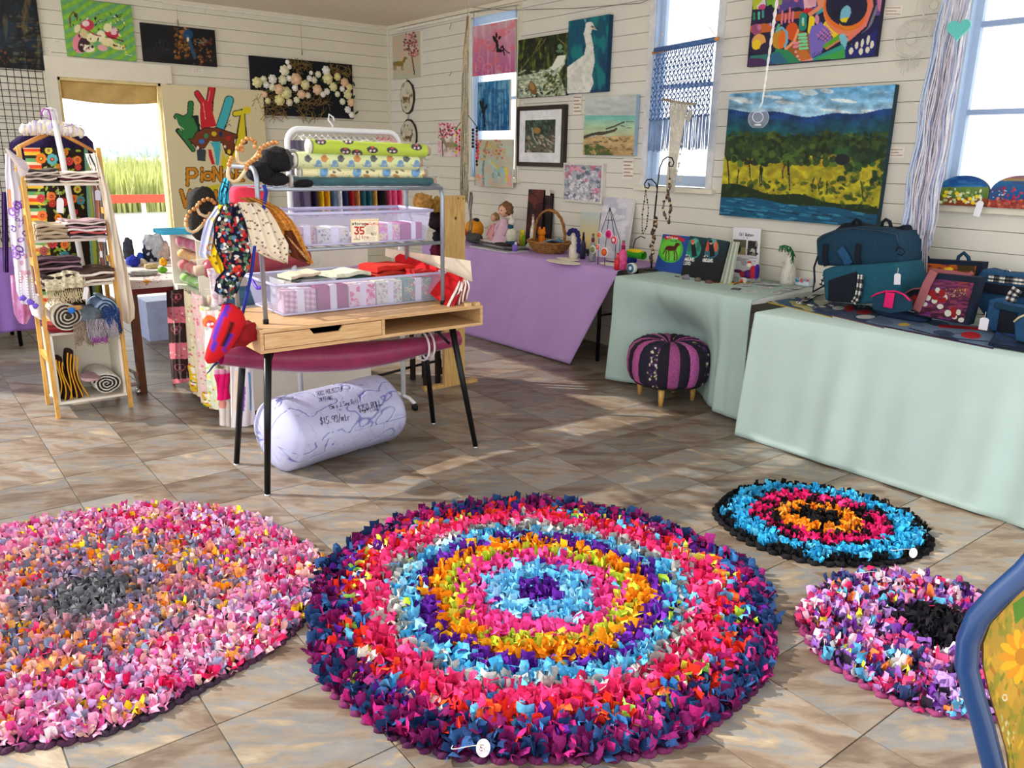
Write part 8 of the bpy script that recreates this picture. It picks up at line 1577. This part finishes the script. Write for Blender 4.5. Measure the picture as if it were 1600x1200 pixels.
blobs('knitted_bird','red and purple knitted bird with long tail in the glass bowl','toy',(c[0],c[1],TZ+.02),[('body',0,.04,0,.05,.035,.03,'4A1A6A',1),('breast',-.04,.035,.01,.03,.03,.022,'8A1A2E',1),('wing',.035,.055,.01,.025,.02,.05,'A81E3A',.9),('wing',.055,.06,0,.015,.02,.055,'3A1E8A',.9),('head',-.01,.10,0,.02,.018,.02,'E8D8CC',1),('comb',-.01,.118,0,.014,.012,.010,'C83A1E',1),('tail',-.10,.05,0,.04,.012,.012,'5A1A4A',1),('foot',-.01,.0,.05,.03,.025,.02,'E8E4DC',1),('red_dot',-.005,.0,.075,.012,.01,.012,'D0402A',1)])
T=thing('wool_bottle','fluffy white wool bottle topped with a green feather','bottle',at(1230,444));c=at(1230,444);b=MB();b.lathe(c,[(.045,0),(.05,.02),(.046,.10),(.028,.15),(.022,.19),(.02,.2)],20);b.build('wool_body',mat('fluffy_wool','E2E0D6',.95,var=.1,bump=.8,bscale=80),T);b=MB()
for k in range(60):a=q.uniform(0,6.28);z_=q.uniform(.0,.16);b.tube([(c[0]+.04*math.cos(a),c[1]+.04*math.sin(a),c[2]+z_),(c[0]+.055*math.cos(a),c[1]+.06*math.sin(a),c[2]+z_-.01)],.0016,3)
tag(b.build('wool_fuzz',MATS['fluffy_wool'],T),kind='stuff');b=MB();P=[onX(x,y,c[0]-.01) for x,y in ((1232,410),(1238,402),(1240,394),(1235,386),(1226,383),(1218,385))]
for k in range(len(P)-1):
 for j in range(16):t=j/16;p_=P[k]*(1-t)+P[k+1]*t;b.tube([tuple(p_),(p_[0]+q.uniform(-.015,.015),p_[1]+q.uniform(-.022,.012),p_[2]-q.uniform(.015,.05))],.0022,3)
b.tube([tuple(a) for a in P],.003,5);tag(b.build('green_feather',mat('green_feather','14743A',.8,var=.25),T),kind='stuff')
c=at(1252,446);b=MB();b.box((c[0],c[1]-.055,TZ+.003),(c[0]+.045,c[1]+.05,TZ+.05));o=b.build('card_box',mat('box_white','E6EEF6',.6));tag(o,'small white card box with blue and red print by the wool bottle','box');G=rect_grid((c[0]-.001,c[1]+.05,TZ+.05),(0,-.105,0),(0,0,-.046),30,16);p=Paint(G,'DCE8F2');p.dabs(22,(p.x.min(),p.y.min(),p.x.max(),(p.y.min()+p.y.max())/2),(1,2.6),['4A9ACB','D86A6A','7AB8E0'],2);grid('printed_face',G,PP,o,p.c)
for k in range(9):
 c=at((1150,1172,1196,1212,1225,1165,1190,1240,1205)[k],(452,456,450,458,454,447,445,452,447)[k]);b=MB();b.T=Matrix.Translation((c[0],c[1],TZ+.004+.0012*k)) @ Matrix.Rotation(q.uniform(-.6,.6),4,'Z');b.box((-.045,-.03,0),(.045,.03,.001));b.m=1;[b.box((-.03+.02*j,-.02,.001),(-.022+.02*j,.02,.0016)) for j in range(3)];tag(b.build('jewellery_card',[mat('card_lilac','D6D4DC',.7),mat('card_ink','8A8494',.6)]),'small white jewellery card lying flat at the near end of the middle table','card','jewellery cards on the middle table')
# ---- on the nearest mint table
DN=mat('teal_denim','10374F',.85,var=.15,scale=60,bump=.3,bscale=200);NV=mat('navy_canvas','0B1222',.85,var=.15,bump=.2);DB=mat('denim_blue','1E4C74',.85,var=.2,scale=60,bump=.3,bscale=200);PKs=mat('mauve_strap','9A5A60',.85);BG2=mat('sea_teal','125064',.85,var=.12,scale=60,bump=.3,bscale=200)
def ptX(pts,X):return [tuple(onX(x,y,X)) for x,y in pts]
def bodyX(pts,X,d,m,part,T,bev=.012):
 """outline at plane X, going back by d, soft edges"""
 P=ptX(pts,X);bm=bmesh.new();vs=[bm.verts.new(p_) for p_ in P];f=bm.faces.new(vs);r=bmesh.ops.extrude_face_region(bm,geom=[f]);bmesh.ops.translate(bm,verts=[v for v in r['geom'] if isinstance(v,bmesh.types.BMVert)],vec=(d,0,0));bmesh.ops.recalc_face_normals(bm,faces=bm.faces[:]);bmesh.ops.bevel(bm,geom=bm.edges[:],offset=bev,segments=3,profile=.6,affect='EDGES',clamp_overlap=True);bm.verts.ensure_lookup_table()
 b=MB();b.add([tuple(v.co) for v in bm.verts],[[v.index for v in f.verts] for f in bm.faces],True);bm.free();return b.build(part,m,T)
def strip(pts,X,w,m,part,T,th=.004,paint=None):
 """flat strap: centre line in pixels on plane X, width w"""
 P=[onX(x,y,X) for x,y in pts];k=len(P);n=6;G=[]
 for i in range((k-1)*6+1):
  f=i/6;j=min(int(f),k-2);c=P[j]+(P[j+1]-P[j])*(f-j);d=P[j+1]-P[j];d /= np.linalg.norm(d);s_=np.cross(d,[1.0,0,0]);s_ /= np.linalg.norm(s_);G.append([c-s_*w/2+s_*w*u for u in np.linspace(0,1,12)])
 G=np.array(G);p=None
 if paint:G=np.repeat(G,5,0);L=G.shape[0];p=Paint(G,'E6E4DC');ii,jj=np.indices(p.x.shape);a=((ii//11) % 2)+((jj//3) % 2);p.put(a == 1,'5A5A60');p.put(a == 2,'15161E')
 return grid(part,G,PF if paint else m,T,p.c if p else None,thick=th)
T=thing('duffel_bag','dark teal duffel bag with black straps on top of the other bag','bag',tuple(onX(1345,415,4.5)))
bodyX([(1276,415),(1274,373),(1284,366),(1308,357),(1335,354),(1372,357),(1400,362),(1407,378),(1406,412),(1350,417)],4.42,.26,DN,'body',T,.02);bodyX([(1300,362),(1318,348),(1330,352),(1395,357),(1411,351),(1416,362),(1413,395),(1404,400),(1340,380)],4.56,.18,NV,'back_panel',T,.012)
for x in (1290,1341):strip([(x,381),(x-2,400),(x+1,416)],4.405,.03,NV,'strap',T)
for x in (1338,1384):pathX([(x-7,358),(x-5,347),(x,343),(x+6,346),(x+9,358)],4.60,.010,NV,'handle',T,8)
pathX([(1277,378),(1296,364),(1330,357),(1372,360),(1400,366),(1405,384)],4.410,.003,mat('zip_dark','3A4654',.4,.4),'zip',T,5);strip([(1312,388),(1322,404),(1326,414)],4.405,.05,DB,'front_tab',T);pathX([(1278,400),(1272,418),(1273,440),(1270,456),(1300,440),(1316,424),(1320,415)],4.36,.006,NV,'shoulder_strap',T,6)
T=thing('tote_bag','navy and teal bag with a black and white check strap, under the duffel','bag',(4.4,onX(1340,440,4.4)[1],T2Z+.003));bodyX([(1288,470),(1284,422),(1300,416),(1340,414),(1400,410),(1407,440),(1400,470),(1345,476)],4.34,.30,BG2,'body',T,.02);bodyX([(1293,471),(1294,438),(1338,424),(1336,474)],4.330,.03,NV,'front_pocket',T,.006);strip([(1345,430),(1343,450),(1340,465),(1334,474)],4.322,.036,None,'check_strap',T,.004,True);strip([(1292,424),(1287,438),(1284,446)],4.35,.035,None,'check_strap',T,.004,True)
pathX([(1400,392),(1403,386),(1410,388),(1414,394),(1409,399),(1402,397)],4.40,.004,NV,'clip_ring',T)
c=[onZ(x,y,T2Z+.012) for x,y in ((1247,474),(1262,466),(1282,458))];T=thing('check_strap','black and white check strap trailing on the mats','strap',tuple(c[1]))
def stripZ(pts,z,w,T,part='check_cloth'):
 P=[onZ(x,y,z) for x,y in pts];G=[]
 for i in range((len(P)-1)*30+1):
  f=i/30;j=min(int(f),len(P)-2);cc=P[j]+(P[j+1]-P[j])*(f-j);d=P[j+1]-P[j];d /= np.linalg.norm(d);s_=np.array([-d[1],d[0],0]);G.append([cc-s_*w/2+s_*w*u+np.array([0,0,.004*math.sin(i*.13)]) for u in np.linspace(0,1,12)])
 G=np.array(G);p=Paint(G,'E4E2DA');ii,jj=np.indices(p.x.shape);a=((ii//9) % 2)+((jj//3) % 2);p.put(a == 1,'5A5A60');p.put(a == 2,'15161E');grid(part,G,PF,T,p.c,thick=.004)
stripZ([(1284,459),(1262,467),(1248,474)],T2Z+.02,.035,T);stripZ([(1247,474),(1275,478),(1300,478)],T2Z+.014,.04,T)
tagcard(1402,436,4.30,.035,.06,'white tag on a long string hanging off the duffel bag','D9DCE6',-.1)
def sunset(p):p.z(1400,380,6.667);p.vgrad(200,460,'C8641A','6A2A2A');p.noise(.02,.05,.8,3,'4A1E3A',.52,.1);p.ell(550,270,46,20,'F2CE2A');p.band(380,470,'C88A2A','A8641E',0,20,.02,4);p.poly([(640,210),(820,220),(820,300),(640,290)],'4A3A1A');p.dabs(20,(130,220,640,460),(10,34),['E8902A','8A3A1E','3A1A2E'],5,.25,(-8,8),.7)
def poppy(p):
 p.z(1400,380,6.667);p.vgrad(360,830,'5A2A4A','3A1424');p.noise(.015,.05,.8,3,'8A3A5A',.5,.1);p.noise(.015,.05,.8,7,'6A2A7A',.56,.1);p.dabs(16,(640,380,770,600),(20,50),['A8483A','7A3A3A'],4,.25,(-8,8),.6);p.dabs(40,(500,480,730,560),(3,6),['B89A6A'],6)
 for x,y,rx,ry in ((435,490,26,28),(330,560,34,40),(300,635,28,24),(400,600,30,30),(515,565,20,30),(460,660,34,26),(540,730,36,34),(650,720,26,30),(680,800,34,24),(610,770,26,22),(470,520,20,20)):p.ell(x,y,rx,ry,'C9C8BC')
 for x,y,rx,ry in ((375,520,46,34),(480,520,36,40),(410,570,40,22),(470,600,40,20),(600,700,32,36),(600,750,26,30),(505,590,20,30)):p.ell(x,y,rx,ry,'8E1A1E')
def tote(label,tl,tr,br,bl,X,paint,bgc,strapc,edgec='0E1A30'):
 P=[onX(*q_,X) for q_ in (tl,tr,br,bl)];zb=T2Z+.006;P[2][2]=max(P[2][2],zb);P[3][2]=max(P[3][2],zb);T=thing('tote_bag',label,'bag',(X,(P[2][1]+P[3][1])/2,zb));b=MB();b.prism(P,(.07,0,0));b.build('bag_body',mat('tote_'+edgec,edgec,.85,bump=.2),T)
 U=np.linspace(.08,.92,130)[None,:,None];V=np.linspace(.12,.97,110)[:,None,None];G=(P[0]*(1-U)+P[1]*U)*(1-V)+(P[3]*(1-U)+P[2]*U)*V-np.array([.004,0,0]);p=Paint(G,bgc);paint(p);grid('printed_panel',G,PF,T,p.c);return T
T=tote('orange sunset print tote bag with dark denim edges leaning on the wall',(1430,404),(1536,410),(1528,462),(1418,455),4.68,sunset,'B8601E',None);pathX([(1435,410),(1438,401),(1444,397),(1450,402),(1452,410)],4.70,.008,NV,'handle',T,8);pathX([(1495,412),(1498,401),(1506,395),(1513,402),(1515,412)],4.70,.010,DN,'handle',T,8)
T=tote('plum tote bag with appliqued red and white poppies',(1448,426),(1532,434),(1512,508),(1428,492),4.36,poppy,'5A2A3A',None);strip([(1459,424),(1448,445),(1440,465),(1431,486)],4.345,.045,PKs,'mauve_strap',T);strip([(1454,422),(1490,426),(1512,430),(1520,426)],4.40,.02,PKs,'mauve_strap',T)
T=thing('flap_purse','rounded teal purse with a hot pink band on the nearest table','purse',(4.25,onX(1392,480,4.25)[1],T2Z+.003));bodyX([(1363,484),(1362,466),(1370,460),(1385,456),(1400,456),(1413,462),(1421,471),(1420,486),(1390,490)],4.24,.04,DN,'body',T,.006);pathX([(1362,464),(1370,459),(1384,455),(1399,455),(1412,460),(1422,470)],4.238,.005,mat('hot_pink','D81466',.8),'pink_piping',T,6);strip([(1391,457),(1389,470),(1387,481)],4.232,.05,MATS['hot_pink'],'pink_pleat',T)
c=onZ(1410,495,T2Z+.02);pil('flat_pouch','dark blue denim pouch lying below the rounded purse','pouch',(c[0]+.01,c[1],T2Z+.026),(.06,.15,.022),mat('deep_denim','0F2A4A',.85,var=.15,bump=.3),.7,.05,3);T=thing('arched_purse','arched purse with mauve rim and red poppy behind the strap','purse',(4.44,onX(1425,480,4.44)[1],T2Z+.003));bodyX([(1408,484),(1409,466),(1416,458),(1428,453),(1438,452),(1436,488)],4.43,.04,NV,'body',T,.005);pathX([(1408,466),(1416,457),(1428,451),(1440,451)],4.425,.005,PKs,'rim',T);b=MB();c=onX(1429,470,4.425);b.blob(tuple(c),(.006,.03,.025),.8,12,8,.2);b.build('poppy_patch',mat('poppy_red','8E1A1E',.8),T)
T=thing('denim_bag','denim shoulder bag with a check trim at the right picture edge','bag',(4.62,onX(1570,450,4.62)[1],T2Z+.003));bodyX([(1522,470),(1528,430),(1536,420),(1560,426),(1640,432),(1640,520),(1545,505)],4.60,.14,DB,'body',T,.012);strip([(1544,434),(1570,437),(1610,441)],4.590,.035,None,'check_trim',T,.003,True);strip([(1524,446),(1560,452),(1610,458)],4.588,.05,NV,'dark_band',T);b=MB();b.tube(ptX([(1569,424),(1572,421),(1577,422),(1579,425)],4.61),.004,6);b.build('buckle',CHR,T)
T=thing('denim_bag','blue denim bag with dark pocket in front of the shoulder bag','bag',(4.42,onX(1560,490,4.42)[1],T2Z+.003));bodyX([(1537,512),(1545,468),(1566,466),(1570,476),(1640,486),(1640,540),(1560,520)],4.40,.10,DB,'body',T,.01);bodyX([(1556,520),(1562,482),(1590,486),(1586,524)],4.392,.02,NV,'pocket',T,.004);strip([(1554,476),(1580,482),(1610,488)],4.385,.03,DN,'flap_edge',T);strip([(1590,452),(1582,462),(1578,472)],4.392,.05,None,'check_strap',T,.003,True)
T=thing('denim_bag','small blue purse with a beige zip cut by the right edge','purse',(4.2,onX(1600,520,4.2)[1],T2Z+.003));bodyX([(1586,532),(1584,504),(1596,494),(1640,490),(1640,545)],4.18,.06,mat('mid_denim','1B476C',.85,var=.15),'body',T,.008);pathX([(1584,503),(1592,496),(1604,491),(1620,489)],4.176,.005,mat('beige_zip','C8B890',.6),'zip',T);tagcard(1537,506,4.30,.042,.062,'white swing tag standing before the blue denim bag','E8E8F2')
# appliqued mats lying along the front
def matZ(label,pts,z,painter,bgc,edgec,th=.006):
 P=[onZ(x,y,z) for x,y in pts];U=np.linspace(0,1,150)[None,:,None];V=np.linspace(0,1,60)[:,None,None];G=(P[0]*(1-U)+P[1]*U)*(1-V)+(P[3]*(1-U)+P[2]*U)*V;G[...,2]=z+th+.0012;p=Paint(G,bgc);painter(p)
 b=MB();e=[];c=sum(P)/4
 for q_ in P:e.append(q_+(q_-c)*.02)
 b.prism(e,(0,0,th));o=b.build('applique_mat',mat('mat_'+edgec,edgec,.85));tag(o,label,'placemat');grid('printed_face',G,PF,o,p.c)
def mt(seed,cols,extra=None):
 def f(p):
  p.dabs(26,(p.px.min(),p.py.min(),p.px.max(),p.py.max()),(4,20),cols,seed,.25,(5,20),.8)
  if extra:extra(p)
 return f
def m1(p):p.z(1200,320,4);p.ell(510,648,34,20,'A81420');p.ell(600,670,50,14,'B01822');p.ell(440,645,40,12,'C8CCCC');p.ell(610,700,60,12,'C2C8C8');p.dabs(14,(560,620,690,650),(3,6),['8A9AA8'],4);[p.line([(275+k*16,660+k*4.6),(281+k*16,664+k*4.6)],7,'C84A4A' if k % 2 else 'EDE6E0') for k in range(28)]
def m2(p):p.z(1200,320,4);p.line([(1075,758),(1180,764),(1325,775)],20,'A81420');p.ell(1268,815,64,22,'A81420',5);p.line([(880,770),(1100,830),(1380,855)],6,'10182A');p.line([(1060,810),(1240,800)],3,'10182A');p.line([(1100,780),(1130,820)],3,'10182A');p.ell(850,748,40,10,'B89A3A');p.line([(720,785),(1110,858)],14,'5A1E44')
matZ('denim mat with a yellow edge at the near left corner of the table',[(1245,466),(1300,474),(1300,497),(1200,473)],T2Z+.003,mt(3,['2A4A70','B8B06A','3A5A7A','C8C8A8']),'2A4A6E','B89A3A');matZ('denim mat with red applique and a red and white edge',[(1300,473),(1385,482),(1380,513),(1268,486)],T2Z+.004,mt(4,['2A3A5A','5A6A84','3A4A60'],m1),'3E4E68','6A4A54');matZ('grey-blue mat with red flowers and a plum edge at the front',[(1385,490),(1560,516),(1550,545),(1352,505)],T2Z+.005,mt(5,['5A7090','6A809A','1E3450','4A5E78'],m2),'5E7690','3A1E3A');matZ('dark blue folded denim mat at the right edge of the table',[(1560,518),(1640,530),(1640,556),(1545,540)],T2Z+.012,mt(6,['10203A','1E3A5E','2A4A9A']),'142844','0E1A30',.015)
# ================================================================== POST, TABLE FRAME BEHIND THE DESK, CHAIR
PW=wood('pine_post','BF9350','DDB877',2.5,(8,8,1),.55);T=thing('wooden_stand','pine board upright of a stand behind the desk end','stand',(3.2,4.65,0));a,c=onY(703,306,4.6),onY(727,309,4.6);b=MB();b.box((a[0]-.045,4.6,0.02),(c[0]+.0,4.63,a[2]));b.build('board',PW,T);b=MB();k_=onY(712,341,4.598);b.tube([(k_[0],4.598,k_[2]),(k_[0],4.6005,k_[2])],.010,10);b.build('knot',mat('pine_knot','7A5426',.6),T);b=MB();b.box((a[0]-.20,4.61,0),(c[0]+.12,4.66,.03));b.build('foot',PW,T)
for x,y in ((716,306.5),(724,307)):b=MB();s_=onY(x,y+1,4.599);b.tube([(s_[0],4.597,s_[2]-.01),(s_[0],4.601,s_[2]-.01)],.004,8);b.build('screw',BLK,T)
c_=onY(711,440,4.4);T=thing('trolley_frame','black tube trolley base on castors behind the desk','trolley',(3.0,4.9,0));b=MB();b.tube([(2.45,4.80,.10),tuple(onY(655,570,4.95)),tuple(onY(688,563,4.95))],.010,8);b.build('bar',BLK,T);b=MB();b.tube([tuple(onY(676,530,4.95)),tuple(onY(684,545,4.95)),tuple(onY(688,565,4.95)),tuple(onY(688,585,4.95))],.011,8);b.build('bent_leg',BLK,T);c_=onY(689,590,4.95);b=MB();b.tube([(c_[0]-.012,4.95,.028),(c_[0]+.012,4.95,.028)],.028,14);b.build('castor',BLK,T)
# dolls and dark clutter between rack and post
for k,(px,py,s_,col,nm,lab) in enumerate(((684,345,.06,'2A1E28','cloth_pile','dark purple cloth pile between rack and post, upper'),(690,372,.06,'1C1A28','cloth_pile','navy cloth pile below the purple one'),(684,395,.05,'6A1A3A','cloth_pile','wine red cloth under the navy pile'),(697,330,.035,'C89A84','felt_toy','salmon felt toy peeping beside the pine board'),(683,322,.05,'A8843A','straw_bundle','golden straw bundle behind the rack end'),(660,318,.06,'B88A4A','straw_bundle','tan raffia bundle behind the tub'))):
 c=onY(px,py,4.82);b=MB();b.blob(tuple(c),(s_,.05,s_*1.1),.85,16,10,.2,k);tag(b.build(nm,mat('clut_'+col,col,.95,var=.4,scale=40,bump=.5)),lab,nm.split('_')[-1])
b=MB();a,c=onY(650,400,4.8),onY(702,440,4.8);b.box((a[0],4.70,a[2]-.04),(3.05,4.95,a[2]-.01))
for x in (a[0]+.03,3.02):b.box((x-.015,4.72,0),(x+.015,4.75,a[2]-.04));b.box((x-.015,4.90,0),(x+.015,4.93,a[2]-.04))
tag(b.build('side_table',mat('dark_side_table','2A1E1A',.6)),'small dark table behind the rack end holding cloth piles','table')
# blue painted chair, cut by the right edge
T=thing('painted_chair','blue tube-framed chair with a hand-painted sunflower back, cut by the picture edge','chair',(1.45,.35,0));BL=mat('glossy_blue','08305E',.25,var=.12,scale=8,spec=.6)
nrm=np.array([-.55,-.30,.12]);nrm=np.array([-.80,-.60,.0]);nrm /= np.linalg.norm(nrm);P0=onZ(1510,1000,.90)
def onP(x,y,off=0.0):d=ray(x,y);t=((P0-nrm*off-C0) @ nrm)/(d @ nrm);return C0+d*t
fr=[(1690,800),(1660,826),(1602,893),(1560,930),(1528,965),(1513,1000),(1510,1040),(1520,1080),(1535,1130),(1550,1190),(1568,1260),(1582,1330)]
P=[onP(x,y) for x,y in fr];ev=np.array([-nrm[1],nrm[0],0]);ev=ev if ev @ RTv > 0 else -ev;s0=P[0] @ ev+.03
def mir(p_):return p_+2*(s0-p_ @ ev)*ev
b=MB();b.tube([tuple(mir(p_)) for p_ in P[::-1]]+[tuple(p_) for p_ in P],.0165,14);b.build('back_frame',BL,T)
pnl=[(1640,862),(1606,912),(1575,945),(1547,975),(1536,1005),(1536,1040),(1545,1080),(1560,1130),(1574,1180),(1580,1230)]
def flower(p):
 p.z(1100,720,2.5);p.noise(.03,.01,.8,3,'C2932E',.5,.15);p.noise(.05,.02,.6,5,'6E7A1E',.55,.1);p.dabs(120,(1050,480,1300,1250),(6,24),['C8881E','8A6A1E','D8A82A','5E6E1E','A85A1E'],4,.3,(60,120),.6)
 for a in range(14):t=a*2*PI/14;p.ell(1240+46*math.cos(t),765+66*math.sin(t),44,18,('E0A41A','D08A14')[a % 2],math.degrees(t))
 p.ell(1240,765,26,34,'B8780E');p.poly([(1205,560),(1260,520),(1260,600),(1215,640)],'4E7A1E');p.ell(1175,925,10,14,'D8D2B0',ring=.4);p.dabs(30,(1160,1000,1220,1160),(5,14),['A8A05A','C8C084','6A6A2A'],8,.3,(70,100))
Q=[onP(x,y,.006) for x,y in pnl];Q=Q+[mir(q_) for q_ in Q[::-1]];b=MB();b.prism([tuple(q_) for q_ in Q],tuple(-nrm*.010));b.build('back_panel',mat('panel_olive','8A6A2A',.6),T)
G=np.zeros((230,160,3));ys=np.array([q_[1] for q_ in pnl],float);xs_=np.array([q_[0] for q_ in pnl],float)
for i in range(230):
 y=864+(1228-864)*i/229;Lp=onP(np.interp(y,ys,xs_)+1,y,.0045);Rp=mir(Lp)
 for j in range(160):G[i,j]=Lp+(Rp-Lp)*(j/159)**1.3
p=Paint(G,'A8842A');flower(p);grid('painted_face',G,vmat('glossy_painted',.35,bump=.1),T,p.c)
lo=P[-1];lm=mir(lo);dn=nrm*.36
for q_ in (lo,lm):
 b=MB();b.tube([tuple(q_),(q_[0],q_[1],.45),(q_[0]-nrm[0]*.03,q_[1]-nrm[1]*.03,0)],.0165,10);b.build('leg',BL,T)
 f_=q_+dn;b=MB();b.tube([(f_[0],f_[1],.44),(f_[0]+nrm[0]*.03,f_[1]+nrm[1]*.03,0)],.0165,10);b.build('leg',BL,T)
b=MB();b.prism([(v[0],v[1],.44) for v in (lo,lm,lm+dn,lo+dn)],(0,0,.022));b.build('seat',BL,T)
